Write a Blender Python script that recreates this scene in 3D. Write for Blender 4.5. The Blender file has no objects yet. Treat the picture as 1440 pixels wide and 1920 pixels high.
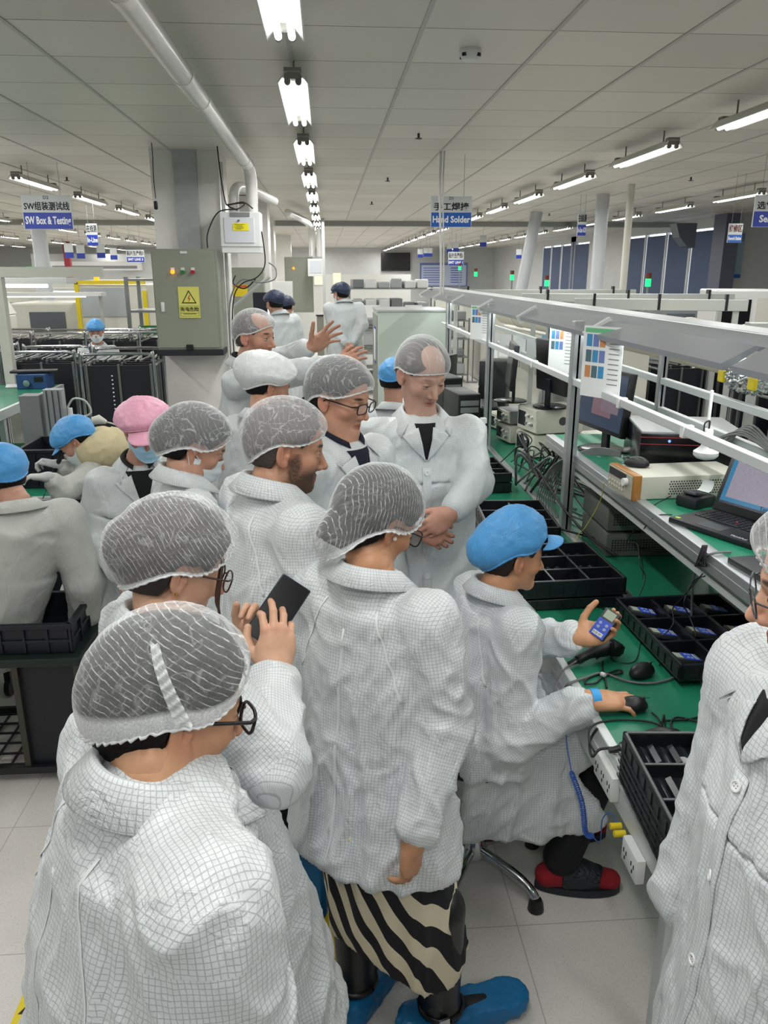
import bpy, bmesh, math, random
import numpy as np
from mathutils import Vector, Matrix
from mathutils.bvhtree import BVHTree

S = bpy.context.scene
COL = S.collection
# ------------------------------------------------------------------ camera, world, exposure
FPX, CAM_H = 1480.0, 2.02
PITCH = math.atan(450 / FPX)
CP, SP = math.cos(PITCH), math.sin(PITCH)
YAW = math.atan(110 * CP / FPX)
cam = bpy.data.objects.new('camera', bpy.data.cameras.new('camera'))
COL.objects.link(cam)
cam.data.sensor_fit = 'VERTICAL'; cam.data.sensor_height = 36.0; cam.data.lens = 36.0 * FPX / 1920
cam.location = (0, 0, CAM_H)
cam.rotation_euler = (math.pi / 2 - PITCH, 0, -YAW)
cam.data.clip_start = 0.05
S.camera = cam
S.view_settings.view_transform = 'Standard'; S.view_settings.look = 'None'
S.view_settings.exposure = -0.22; S.view_settings.gamma = 1.0; S.view_settings.use_curve_mapping = False
W = bpy.data.worlds.new('world'); S.world = W; W.use_nodes = True
W.node_tree.nodes['Background'].inputs[0].default_value = (0.98, 0.98, 1.0, 1)
W.node_tree.nodes['Background'].inputs[1].default_value = 0.15
TUBE_WATTS = 12.0
TUBE_GLOW = 6.0

# the photographed place was measured with this: a pixel of the 1440x1920 photograph turned into a metric point
def ray(px, py):
    u = (px - 720) / FPX; v = (960 - py) / FPX
    f = CP + v * SP; z = -SP + v * CP
    return Vector((u * math.cos(YAW) + f * math.sin(YAW), -u * math.sin(YAW) + f * math.cos(YAW), z))
def at(px, py, Y=None, z=None, X=None):
    r = ray(px, py)
    s = Y / r.y if Y is not None else (z - CAM_H) / r.z if z is not None else X / r.x
    return Vector((0, 0, CAM_H)) + r * s

# ------------------------------------------------------------------ materials
MATS = {}
def lin(c):
    return tuple((x / 12.92 if x <= 0.04045 else ((x + 0.055) / 1.055) ** 2.4) for x in c)
def hexc(h):
    return lin(tuple(int(h[i:i + 2], 16) / 255 for i in (0, 2, 4)))
def mat(name, color='808080', rough=0.5, metal=0.0, emit=0.0, alpha=1.0, trans=0.0, bump=None, var=0.0, spec=None, sss=0.0):
    if name in MATS: return MATS[name]
    m = bpy.data.materials.new(name); m.use_nodes = True; MATS[name] = m
    nt = m.node_tree; b = nt.nodes['Principled BSDF']
    c = hexc(color) if isinstance(color, str) else color
    b.inputs['Base Color'].default_value = (*c, 1)
    b.inputs['Roughness'].default_value = rough; b.inputs['Metallic'].default_value = metal
    if spec is not None: b.inputs['Specular IOR Level'].default_value = spec
    if emit:
        b.inputs['Emission Color'].default_value = (*c, 1); b.inputs['Emission Strength'].default_value = emit
    if alpha < 1: b.inputs['Alpha'].default_value = alpha
    if trans: b.inputs['Transmission Weight'].default_value = trans
    if sss:
        b.inputs['Subsurface Weight'].default_value = sss; b.inputs['Subsurface Radius'].default_value = (0.02, 0.008, 0.005)
    if var or bump:
        tc = nt.nodes.new('ShaderNodeTexCoord'); nz = nt.nodes.new('ShaderNodeTexNoise')
        nz.inputs['Scale'].default_value = bump[0] if bump else 4.0; nz.inputs['Detail'].default_value = 5
        nt.links.new(tc.outputs['Object'], nz.inputs['Vector'])
        if var:
            r = nt.nodes.new('ShaderNodeMapRange'); r.inputs[1].default_value = 0.3; r.inputs[2].default_value = 0.7
            r.inputs[3].default_value = 1 - var; r.inputs[4].default_value = 1 + var * 0.4
            h = nt.nodes.new('ShaderNodeMix'); h.data_type = 'RGBA'; h.blend_type = 'MULTIPLY'; h.inputs[0].default_value = 1
            h.inputs[6].default_value = (*c, 1)
            nt.links.new(nz.outputs[0], r.inputs[0]); nt.links.new(r.outputs[0], h.inputs[7]); nt.links.new(h.outputs[2], b.inputs['Base Color'])
        if bump:
            bp = nt.nodes.new('ShaderNodeBump'); bp.inputs['Strength'].default_value = bump[1]; bp.inputs['Distance'].default_value = 0.01
            nt.links.new(nz.outputs[0], bp.inputs['Height']); nt.links.new(bp.outputs[0], b.inputs['Normal'])
    return m

class N:                                   # tiny node-tree writer
    def __init__(s, m): s.nt = m.node_tree; s.b = s.nt.nodes.get('Principled BSDF')
    def add(s, t, **k):
        n = s.nt.nodes.new(t)
        for a, v in k.items():
            if a.startswith('i_'):
                n.inputs[int(a[2:])].default_value = v
            else: setattr(n, a, v)
        return n
    def link(s, a, b): s.nt.links.new(a, b)
    def math(s, op, a, b=None, clamp=False):
        n = s.nt.nodes.new('ShaderNodeMath'); n.operation = op; n.use_clamp = clamp
        for i, v in enumerate((a, b)):
            if v is None: continue
            if isinstance(v, (int, float)): n.inputs[i].default_value = v
            else: s.link(v, n.inputs[i])
        return n.outputs[0]
    def mix(s, f, a, b):
        n = s.nt.nodes.new('ShaderNodeMix'); n.data_type = 'RGBA'
        for i, v in ((0, f), (6, a), (7, b)):
            if isinstance(v, (int, float)): n.inputs[i].default_value = v
            elif isinstance(v, tuple): n.inputs[i].default_value = (*v, 1)
            else: s.link(v, n.inputs[i])
        return n.outputs[2]

# ------------------------------------------------------------------ object helpers
def tag(o, label=None, cat=None, group=None, kind=None):
    if label: o['label'] = label
    if cat: o['category'] = cat
    if group: o['group'] = group
    if kind: o['kind'] = kind
    return o
def thing(name, label, cat, loc=(0, 0, 0), rz=0, group=None):
    o = bpy.data.objects.new(name, None); COL.objects.link(o); o.empty_display_size = 0.05
    o.location = loc; o.rotation_euler = (0, 0, rz)
    return tag(o, label, cat, group)
def dup(root, loc=None, rz=None, label=None, group=None):
    def cp(o, par):
        c = o.copy(); COL.objects.link(c); c.parent = par
        for ch in list(o.children): cp(ch, c)
        return c
    r = cp(root, None)
    if loc is not None: r.location = loc
    if rz is not None: r.rotation_euler = (0, 0, rz)
    if label: r['label'] = label
    if group: r['group'] = group
    return r

class B:                                   # bmesh collector: everything added ends in ONE mesh object
    def __init__(s): s.bm = bmesh.new()
    def box(s, c, d, rot=None, bev=0.0):
        r = bmesh.ops.create_cube(s.bm, size=1.0); vs = r['verts']
        for v in vs: v.co = Vector((v.co.x * d[0], v.co.y * d[1], v.co.z * d[2]))
        if bev:
            es = list({e for v in vs for e in v.link_edges})
            n0 = set(s.bm.verts)
            q = bmesh.ops.bevel(s.bm, geom=es, offset=bev, segments=2, profile=0.5, affect='EDGES')
            vs = list({v for f in q['faces'] for v in f.verts} | {v for v in vs if v.is_valid})
        M = Matrix.Translation(Vector(c))
        if rot is not None: M = M @ (rot if isinstance(rot, Matrix) else Matrix.Rotation(rot, 4, 'Z'))
        bmesh.ops.transform(s.bm, matrix=M, verts=vs)
        return s
    def box2(s, a, b, bev=0.0):
        return s.box([(a[i] + b[i]) / 2 for i in range(3)], [abs(b[i] - a[i]) for i in range(3)], None, bev)
    def tube(s, pts, r, n=8, cap=True):
        pts = [Vector(p) for p in pts]; k = len(pts)
        rs = r if isinstance(r, (list, tuple)) else [r] * k
        t0 = (pts[1] - pts[0]).normalized()
        u = t0.orthogonal().normalized(); prev = t0; rings = []
        for i, p in enumerate(pts):
            t = ((pts[min(i + 1, k - 1)] - pts[max(i - 1, 0)])).normalized()
            if t.length < 1e-9: t = prev
            q = prev.rotation_difference(t); u = q @ u; u = (u - t * u.dot(t)).normalized(); w = t.cross(u); prev = t
            rings.append([s.bm.verts.new(p + (u * math.cos(2 * math.pi * j / n) + w * math.sin(2 * math.pi * j / n)) * rs[i]) for j in range(n)])
        for a, b in zip(rings, rings[1:]):
            for j in range(n): s.bm.faces.new((a[j], a[(j + 1) % n], b[(j + 1) % n], b[j]))
        if cap:
            s.bm.faces.new(list(reversed(rings[0]))); s.bm.faces.new(rings[-1])
        return s
    def cyl(s, a, b, r, r2=None, n=16):
        return s.tube([a, b], [r, r if r2 is None else r2], n)
    def lathe(s, prof, c=(0, 0, 0), n=24, M=None):      # prof: (radius, z)
        M = M or Matrix.Translation(Vector(c)); rings = []
        for r, z in prof:
            rings.append([s.bm.verts.new(M @ Vector((r * math.cos(2 * math.pi * j / n), r * math.sin(2 * math.pi * j / n), z))) for j in range(n)])
        for a, b in zip(rings, rings[1:]):
            for j in range(n): s.bm.faces.new((a[j], a[(j + 1) % n], b[(j + 1) % n], b[j]))
        s.bm.faces.new(list(reversed(rings[0]))); s.bm.faces.new(rings[-1])
        return s
    def sph(s, c, r, n=12, sc=(1, 1, 1)):
        q = bmesh.ops.create_uvsphere(s.bm, u_segments=n, v_segments=max(6, n // 2), radius=r)
        for v in q['verts']: v.co = Vector((v.co.x * sc[0], v.co.y * sc[1], v.co.z * sc[2])) + Vector(c)
        return s
    def prism(s, poly, z0, z1, M=None):                 # poly of (x, y), extruded along z
        M = M or Matrix.Identity(4)
        a = [s.bm.verts.new(M @ Vector((x, y, z0))) for x, y in poly]; b = [s.bm.verts.new(M @ Vector((x, y, z1))) for x, y in poly]
        k = len(poly)
        for j in range(k): s.bm.faces.new((a[j], a[(j + 1) % k], b[(j + 1) % k], b[j]))
        s.bm.faces.new(list(reversed(a))); s.bm.faces.new(b)
        return s
    def build(s, name, m, parent=None, smooth=None, loc=None):
        bmesh.ops.recalc_face_normals(s.bm, faces=s.bm.faces[:])
        me = bpy.data.meshes.new(name); s.bm.to_mesh(me); s.bm.free()
        if smooth is not None:
            me.polygons.foreach_set('use_smooth', [True] * len(me.polygons))
            if smooth < 180:
                try: me.set_sharp_from_angle(angle=math.radians(smooth))
                except Exception: pass
        me.materials.append(m)
        o = bpy.data.objects.new(name, me); COL.objects.link(o)
        if parent: o.parent = parent
        if loc: o.location = loc
        return o
def recenter(o, rz=0.0):                    # put a single-mesh thing's origin at its base
    vs = [v.co.copy() for v in o.data.vertices]
    c = Vector(((min(v.x for v in vs) + max(v.x for v in vs)) / 2, (min(v.y for v in vs) + max(v.y for v in vs)) / 2, min(v.z for v in vs)))
    o.data.transform(Matrix.Translation(-c)); o.location = o.location + c
    return o
def solo(b, name, m, label, cat, group=None, smooth=None):
    return tag(recenter(b.build(name, m, None, smooth)), label, cat, group)
def text(body, size, loc, rot, m, name='lettering', parent=None, align='CENTER', ext=0.0008, sx=1.0, bold=0.0):
    cu = bpy.data.curves.new(name, 'FONT'); cu.body = body; cu.size = size; cu.align_x = align; cu.align_y = 'CENTER'
    cu.extrude = ext; cu.offset = bold; cu.resolution_u = 2
    o = bpy.data.objects.new(name, cu); COL.objects.link(o); cu.materials.append(m)
    dg = bpy.context.evaluated_depsgraph_get(); me = bpy.data.meshes.new_from_object(o.evaluated_get(dg))
    bpy.data.objects.remove(o)
    q = bpy.data.objects.new(name, me); COL.objects.link(q)
    q.location = loc; q.rotation_euler = rot; q.scale = (sx, 1, 1)
    if parent: q.parent = parent
    return q

def mesh_np(name, V, F, m, parent=None, uv=None, col=None, smooth=True, mi=None):
    me = bpy.data.meshes.new(name)
    V = np.asarray(V, np.float32); F = np.asarray(F, np.int32)
    n, k = F.shape
    me.vertices.add(len(V)); me.vertices.foreach_set('co', V.ravel())
    me.loops.add(n * k); me.loops.foreach_set('vertex_index', F.ravel())
    me.polygons.add(n); me.polygons.foreach_set('loop_start', np.arange(n, dtype=np.int32) * k)
    try: me.polygons.foreach_set('loop_total', np.full(n, k, np.int32))
    except Exception: pass
    me.update(calc_edges=True)
    if smooth: me.polygons.foreach_set('use_smooth', np.ones(n, bool))
    if uv is not None:
        l = me.uv_layers.new(name='UVMap'); l.data.foreach_set('uv', np.asarray(uv, np.float32).ravel())
    if col is not None:
        a = me.color_attributes.new('tint', 'FLOAT_COLOR', 'POINT')
        a.data.foreach_set('color', np.c_[col, np.ones(len(V))].astype(np.float32).ravel())
    for q in (m if isinstance(m, (list, tuple)) else [m]): me.materials.append(q)
    if mi is not None: me.polygons.foreach_set('material_index', np.asarray(mi, np.int32))
    me.validate(clean_customdata=False)
    o = bpy.data.objects.new(name, me); COL.objects.link(o)
    if parent: o.parent = parent
    return o

# ------------------------------------------------------------------ signed-distance modelling (numpy)
A3 = lambda v: np.array([v[0], v[1], v[2]], float)
def smin(a, b, k):
    h = np.clip(0.5 + 0.5 * (b - a) / k, 0, 1); return b * (1 - h) + a * h - k * h * (1 - h)
def smax(a, b, k): return -smin(-a, -b, k)
def rc(P, a, b, ra, rb):
    a = A3(a); b = A3(b); d = b - a; t = np.clip((P - a) @ d / max(d @ d, 1e-12), 0, 1)
    return np.linalg.norm(P - a - t[:, None] * d, axis=1) - (ra + (rb - ra) * t)
def el(P, c, r, R=None):
    q = P - A3(c)
    if R is not None: q = q @ R
    r = A3(r); k0 = np.linalg.norm(q / r, axis=1); k1 = np.linalg.norm(q / (r * r), axis=1)
    return k0 * (k0 - 1) / np.maximum(k1, 1e-9)
def esec(P, a, b, L, A, Bd):               # elliptic tapered segment: centre a->b, lateral vector L, half widths A=(a0,a1), half depths
    a = A3(a); b = A3(b); d = b - a; n = np.linalg.norm(d); d = d / n
    L = A3(L); L = L - d * (L @ d); L /= np.linalg.norm(L); Fv = np.cross(d, L)
    q = P - a; t = q @ d; tc = np.clip(t / n, 0, 1); x = q @ L; y = q @ Fv
    w = A[0] + (A[1] - A[0]) * tc; h = Bd[0] + (Bd[1] - Bd[0]) * tc
    k0 = np.sqrt((x / w) ** 2 + (y / h) ** 2) + 1e-9; k1 = np.sqrt((x / w ** 2) ** 2 + (y / h ** 2) ** 2) + 1e-9
    rad = k0 * (k0 - 1) / k1; ax = np.maximum(t - n, -t)
    return np.where(ax > 0, np.sqrt(np.maximum(rad, 0) ** 2 + ax ** 2) + np.minimum(rad, 0) * 0.0, np.maximum(rad, -1))
_rng = np.random.RandomState(7)
_PERM = np.tile(_rng.permutation(256), 3)
_G = _rng.normal(size=(256, 3)); _G /= np.linalg.norm(_G, axis=1)[:, None]
def perlin(P):
    I = np.floor(P).astype(int); f = P - I; u = f * f * f * (f * (f * 6 - 15) + 10); I &= 255; out = 0
    for dx in (0, 1):
        for dy in (0, 1):
            for dz in (0, 1):
                h = _PERM[_PERM[_PERM[I[:, 0] + dx] + I[:, 1] + dy] + I[:, 2] + dz]
                g = (_G[h] * (f - [dx, dy, dz])).sum(1)
                out = out + g * (u[:, 0] if dx else 1 - u[:, 0]) * (u[:, 1] if dy else 1 - u[:, 1]) * (u[:, 2] if dz else 1 - u[:, 2])
    return out
def surfnet(f, lo, hi, h):
    K = 4
    lo = np.asarray(lo, float); n = np.ceil((np.asarray(hi, float) - lo) / (h * K)).astype(int) + 1
    ax = [lo[i] + (np.arange(n[i]) + 0.5) * h * K - h * 0.5 for i in range(3)]
    G = np.stack(np.meshgrid(*ax, indexing='ij'), -1).reshape(-1, 3)
    c = f(G).reshape(n)
    near = np.abs(c) < h * K * 1.75
    m = near.copy()
    V = np.repeat(np.repeat(np.repeat(np.where(c < 0, -1.0, 1.0), K, 0), K, 1), K, 2)
    idx = np.argwhere(m)
    off = np.stack(np.meshgrid(*[np.arange(K)] * 3, indexing='ij'), -1).reshape(-1, 3)
    fi = (idx[:, None, :] * K + off[None]).reshape(-1, 3)
    V[fi[:, 0], fi[:, 1], fi[:, 2]] = f(lo + fi * h)
    s = V < 0
    cs = [s[dx:s.shape[0] - 1 + dx, dy:s.shape[1] - 1 + dy, dz:s.shape[2] - 1 + dz] for dx in (0, 1) for dy in (0, 1) for dz in (0, 1)]
    cnt = sum(x.astype(np.int8) for x in cs); act = (cnt > 0) & (cnt < 8)
    ci = np.argwhere(act); ids = np.full(act.shape, -1, np.int64); ids[act] = np.arange(len(ci))
    co = np.array([(dx, dy, dz) for dx in (0, 1) for dy in (0, 1) for dz in (0, 1)])
    val = np.stack([V[ci[:, 0] + o[0], ci[:, 1] + o[1], ci[:, 2] + o[2]] for o in co], 1)
    pos = np.zeros((len(ci), 3)); num = np.zeros(len(ci))
    for i in range(8):
        for j in range(i + 1, 8):
            if np.abs(co[i] - co[j]).sum() != 1: continue
            a, b = val[:, i], val[:, j]; x = (a < 0) != (b < 0)
            t = np.where(x, a / np.where(x, a - b, 1), 0)
            pos += x[:, None] * (co[i] + t[:, None] * (co[j] - co[i])); num += x
    P = lo + (ci + pos / np.maximum(num, 1)[:, None]) * h
    F = []
    for a in range(3):
        b, d = (a + 1) % 3, (a + 2) % 3
        s0 = np.take(s, range(0, s.shape[a] - 1), a); s1 = np.take(s, range(1, s.shape[a]), a)
        e = np.argwhere(s0 != s1); fl = s0[tuple(e.T)]
        ok = (e[:, b] > 0) & (e[:, d] > 0) & (e[:, b] < act.shape[b]) & (e[:, d] < act.shape[d]); e = e[ok]; fl = fl[ok]
        def g(ob, od):
            q = e.copy(); q[:, b] += ob; q[:, d] += od; return ids[tuple(q.T)]
        Q = np.stack([g(-1, -1), g(0, -1), g(0, 0), g(-1, 0)], 1)
        Q[~fl] = Q[~fl][:, ::-1]; F.append(Q)
    F = np.concatenate(F); F = F[(F >= 0).all(1)]
    return P, F
def vnormals(V, F):
    n = np.cross(V[F[:, 2]] - V[F[:, 0]], V[F[:, 3]] - V[F[:, 1]]); o = np.zeros_like(V)
    for i in range(4): np.add.at(o, F[:, i], n)
    return o / np.maximum(np.linalg.norm(o, axis=1), 1e-12)[:, None]
def relax(V, F, it=1, lam=0.5):
    for _ in range(it):
        s = np.zeros_like(V); c = np.zeros(len(V))
        for i in range(4):
            for j in (1, 3):
                np.add.at(s, F[:, i], V[F[:, (i + j) % 4]]); np.add.at(c, F[:, i], 1)
        V = V + lam * (s / np.maximum(c, 1)[:, None] - V)
    return V
def ang(phi):                              # compass angle, 0 = away from the camera, 90 = to its right
    a = math.radians(phi); return Vector((math.sin(a), math.cos(a), 0))
def frame(phi, pitch=0, roll=0):           # columns: right, forward, up
    f = ang(phi); r = Vector((f.y, -f.x, 0)); u = Vector((0, 0, 1))
    M = Matrix((r, f, u)).transposed()
    return M @ Matrix.Rotation(math.radians(-pitch), 3, 'X') @ Matrix.Rotation(math.radians(roll), 3, 'Y')
# ------------------------------------------------------------------ the room
XL, XR, YB, YF, ZC = -17.0, 12.0, -1.5, 37.0, 3.05
def floor_material():
    m = mat('floor_tiles', 'B4B7B5', 0.34, spec=0.45); n = N(m)
    tc = n.add('ShaderNodeTexCoord'); sep = n.add('ShaderNodeSeparateXYZ'); n.link(tc.outputs['Object'], sep.inputs[0])
    ds = []
    for i, o in ((0, .025), (1, .385)):
        a = n.math('FRACT', n.math('ADD', n.math('DIVIDE', n.math('ADD', sep.outputs[i], o), .6), .5)); ds.append(n.math('ABSOLUTE', n.math('SUBTRACT', a, .5)))
    d = n.math('MINIMUM', *ds); r = n.add('ShaderNodeMapRange'); r.inputs[1].default_value = .0042; r.inputs[2].default_value = .0018; n.link(d, r.inputs[0])
    nz = n.add('ShaderNodeTexNoise'); nz.inputs['Scale'].default_value = 1.6; nz.inputs['Detail'].default_value = 7; nz.inputs['Roughness'].default_value = .65; n.link(tc.outputs['Object'], nz.inputs['Vector'])
    sp = n.add('ShaderNodeTexNoise'); sp.inputs['Scale'].default_value = 190; sp.inputs['Detail'].default_value = 2; n.link(tc.outputs['Object'], sp.inputs['Vector'])
    c = n.mix(nz.outputs[0], hexc('B5B2AE'), hexc('DAD7D0'))
    g = n.add('ShaderNodeMapRange'); g.inputs[1].default_value = .58; g.inputs[2].default_value = .70; n.link(sp.outputs[0], g.inputs[0])
    c = n.mix(n.math('MULTIPLY', g.outputs[0], .35), c, hexc('5E605F'))
    c = n.mix(n.math('MULTIPLY', r.outputs[0], .55), c, hexc('6F7270'))
    n.link(c, n.b.inputs['Base Color'])
    rr = n.add('ShaderNodeMapRange'); rr.inputs[3].default_value = .22; rr.inputs[4].default_value = .5; n.link(nz.outputs[0], rr.inputs[0]); n.link(rr.outputs[0], n.b.inputs['Roughness'])
    return m
def ceil_material():
    m = mat('ceiling_tiles', 'D3CFC6', 0.42, spec=0.5); n = N(m)
    tc = n.add('ShaderNodeTexCoord'); sep = n.add('ShaderNodeSeparateXYZ'); n.link(tc.outputs['Object'], sep.inputs[0])
    def line(i, o, a0, a1):
        a = n.math('FRACT', n.math('ADD', n.math('DIVIDE', n.math('ADD', sep.outputs[i], o), .6), .5)); d = n.math('ABSOLUTE', n.math('SUBTRACT', a, .5))
        r = n.add('ShaderNodeMapRange'); r.inputs[1].default_value = a0; r.inputs[2].default_value = a1; n.link(d, r.inputs[0]); return r.outputs[0]
    cell = n.add('ShaderNodeTexWhiteNoise'); cell.noise_dimensions = '2D'
    fx = n.math('FLOOR', n.math('DIVIDE', n.math('ADD', sep.outputs[0], -.45), .6)); fy = n.math('FLOOR', n.math('DIVIDE', n.math('ADD', sep.outputs[1], -3.93), .6))
    cb = n.add('ShaderNodeCombineXYZ'); n.link(fx, cb.inputs[0]); n.link(fy, cb.inputs[1]); n.link(cb.outputs[0], cell.inputs[0])
    v = n.add('ShaderNodeMapRange'); v.inputs[3].default_value = .90; v.inputs[4].default_value = 1.06; n.link(cell.outputs[0], v.inputs[0])
    h = n.add('ShaderNodeMix'); h.data_type = 'RGBA'; h.blend_type = 'MULTIPLY'; h.inputs[0].default_value = 1; h.inputs[6].default_value = (*hexc('D3CFC6'), 1); n.link(v.outputs[0], h.inputs[7])
    c = n.mix(line(1, -3.93, .0075, .0045), h.outputs[2], hexc('4A4A48'))
    n.link(c, n.b.inputs['Base Color'])
    return m
def struct(name, b, m):
    o = b.build(name, m); o['kind'] = 'structure'; return o
PAINT = mat('white_wall_paint', 'C9CCCB', 0.5, var=.05)
b = B(); b.box2((XL, YB, -.1), (XR, YF, 0)); struct('floor', b, floor_material())
b = B(); b.box2((XL, YB, ZC), (XR, YF, ZC + .1)); struct('ceiling', b, ceil_material())
# ceiling runners along the room
b = B()
for k in range(-29, 17):
    x = .45 + .6 * k
    if XL < x < XR: b.box2((x - .010, YB, ZC - .005), (x + .010, YF, ZC + .01))
struct('trim_1', b, mat('ceiling_runner', 'B9B6B2', .5))
b = B(); b.box2((XL, YF, 0), (XR, YF + .1, ZC)); struct('wall_back', b, PAINT)
b = B(); b.box2((XL - .1, YB, 0), (XL, YF, ZC)); struct('wall_left', b, PAINT)
# right wall with tall windows behind blue-grey blinds
XW = 7.6
WIN = [(15.60, 16.86), (16.92, 18.1), (18.16, 19.3), (19.36, 20.5), (23.5, 25.0), (25.06, 26.3), (26.36, 27.5), (27.56, 28.6)]
b = B(); y = 15.4
for y0, y1 in WIN:
    b.box2((XW, y, 0), (XW + .12, y0, ZC)); b.box2((XW, y0, 0), (XW + .12, y1, .95)); b.box2((XW, y0, 2.90), (XW + .12, y1, ZC)); y = y1
b.box2((XW, y, 0), (XW + .12, YF, ZC)); struct('wall_right', b, PAINT)
b = B(); b.box2((XR, YB, 0), (XR + .1, 15.4, ZC)); struct('wall_right_near', b, PAINT)
b = B(); b.box2((XW, 15.4, 0), (XR, 15.5, ZC)); struct('wall_right_return', b, PAINT)
b = B(); b.box2((XL, 17.7, ZC - .10), (XR, 17.95, ZC)); struct('trim_2', b, mat('beam_paint', '9A9C98', .6))
SKYG = mat('daylight', 'F2F6FA', emit=2.2)
BLIND = mat('blue_grey_blind', '55637F', .8, var=.08)
FRAME = mat('white_frame', 'C9CCCE', .4)
for i, (y0, y1) in enumerate(WIN):
    w = thing('window_%d' % (i + 1), None, None, (XW, (y0 + y1) / 2, .95)); w['kind'] = 'structure'
    L = (y1 - y0) / 2
    f = B(); f.box((.06, 0, .02), (.1, 2 * L, .05)); f.box((.06, 0, 1.93), (.1, 2 * L, .05)); f.box((.06, -L + .02, .93), (.1, .05, 1.87)); f.box((.06, L - .02, .93), (.1, .05, 1.87)); f.box((.06, 0, .93), (.08, .03, 1.87))
    f.build('window_frame', FRAME, w)
    g = B(); g.box((.09, 0, .96), (.008, 2 * L - .02, 1.9)); g.build('window_pane', SKYG, w)
    q = B(); q.box((.012, -.02, .93), (.004, 2 * L - .12, 1.86)); q.build('roller_blind', BLIND, w)
# the aluminium-clad square column with its cabinet
COLP = mat('glossy_white_paint', 'E8E7E3', .22, var=.05)
b = B(); b.box2((-1.53, 7.7, 0), (-.93, 8.3, ZC)); struct('column_1', b, COLP)
b = B(); b.box2((-1.55, 16.6, 0), (-1.0, 17.2, ZC)); struct('column_2', b, COLP)
b = B(); b.box2((-1.5, 24.6, 0), (-1.0, 25.2, ZC)); struct('column_3', b, COLP)
b = B(); b.box2((7.6, 24.8, 0), (8.1, 25.3, ZC)); struct('column_4', b, mat('grey_column_paint', '7F849A', .5))
b = B(); b.box2((7.35, 14.9, 0), (7.62, 15.38, ZC)); struct('column_5', b, mat('slate_column_paint', '5A6070', .5))
# low partition with two lit windows, far end
b = B(); b.box2((-1.0, 25.0, 0), (2.6, 25.1, 1.95)); struct('wall_partition', b, mat('partition_panel', 'D4D6D3', .5))
# ------------------------------------------------------------------ ceiling lamps (each one a real light)
TUBE = mat('lamp_tube', 'FFFFFF', emit=TUBE_GLOW)
LAMPW = mat('lamp_reflector', 'D6D7D2', .35)
LAMPE = mat('lamp_end_plate', '7C7C74', .5)
def make_lamp(light=True):
    t = thing('ceiling_lamp', None, 'lamp')
    b = B(); b.prism([(-.078, -.012), (-.036, .040), (.036, .040), (.078, -.012), (.072, -.015), (.033, .032), (-.033, .032), (-.072, -.015)], -.60, .60, Matrix.Rotation(math.pi / 2, 4, 'X'))
    b.build('reflector', LAMPW, t)
    b = B(); b.box((0, -.57, .030), (.085, .06, .05)); b.build('ballast_box', LAMPE, t); b = B(); b.box((0, .56, .035), (.06, .06, .05)); b.build('end_box', LAMPE, t)
    for s in (-1, 1):
        q = B(); q.cyl((s * .027, -.585, -.005), (s * .027, .585, -.005), .0145, n=10); tu = q.build('tube', TUBE, t, 180)
        c = B()
        for e in (-1, 1): c.cyl((s * .027, e * .57, -.005), (s * .027, e * .592, -.005), .016, n=10)
        c.build('tube_cap', LAMPE, tu)
    for s in (-.4, .4): b = B(); b.cyl((0, s, .045), (0, s, .17), .006, n=6); b.build('hanger', LAMPE, t)
    return t
LAMP_Z = 2.92
lamp0 = make_lamp(); first = True
def place_lamp(x, y, label, group, watts=TUBE_WATTS, z=LAMP_Z):
    global first
    o = lamp0 if first else dup(lamp0)
    first = False
    o.location = (x, y, z); o['label'] = label; o['group'] = group
    if watts:
        L = bpy.data.lights.new('lamp_light', 'AREA'); L.shape = 'RECTANGLE'; L.size = .12; L.size_y = 1.15; L.energy = watts; L.color = (1.0, .99, .965)
        q = bpy.data.objects.new('lamp_light', L); COL.objects.link(q); q.parent = o; q.location = (0, 0, -.03)
ORD = ['nearest', 'second', 'third', 'fourth', 'fifth', 'sixth', 'seventh', 'eighth', 'ninth', 'tenth', 'eleventh', 'twelfth', 'thirteenth', 'fourteenth', 'fifteenth', 'sixteenth', 'seventeenth', 'eighteenth']
for r_, (x, y0, n, nm, w) in enumerate([(-.14, 3.0, 18, 'the row over the central aisle', 1), (2.6, 4.9, 17, 'the row over the right-hand bench', 1), (5.2, 8.4, 14, 'the second row right of the aisle', 1), (-3.05, 9.3, 14, 'the first row left of the column', 1), (-5.8, 11.2, 13, 'the second row left of the column', 1), (-8.5, 13, 12, 'the third row left of the column', 1), (-11.2, 15, 9, 'the far left row', 1), (-13.9, 19, 7, 'the outermost left row', 1)]):
    for k in range(n):
        y = y0 + k * (1.93 if x > -3 else 2.05)
        if y > YF - 1: break
        lb = 'twin-tube ceiling lamp, %s in %s' % (ORD[k], nm)
        place_lamp(x, y, lb, 'ceiling lamps of %s' % nm, TUBE_WATTS * (1 if y < 14 else 1.6) if (y < 14 or k % 2 == 0) else 0)
# lamps of the same rows over and just behind the photographer, out of frame, and left side
for x, y in [(-.14, 1.07), (-.14, -.86), (2.6, 2.97), (2.6, 1.04), (2.6, -.9), (-3.05, 7.25), (-3.05, 5.2), (-3.05, 3.15), (-3.05, 1.1), (-3.05, -.9), (5.2, 6.4), (5.2, 4.4), (5.2, 2.4), (-5.8, 9.1), (-5.8, 7.0), (-5.8, 5.0), (-5.8, 3.0)]:
    place_lamp(x, y, 'twin-tube ceiling lamp outside the frame', 'ceiling lamps outside the frame')
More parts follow.
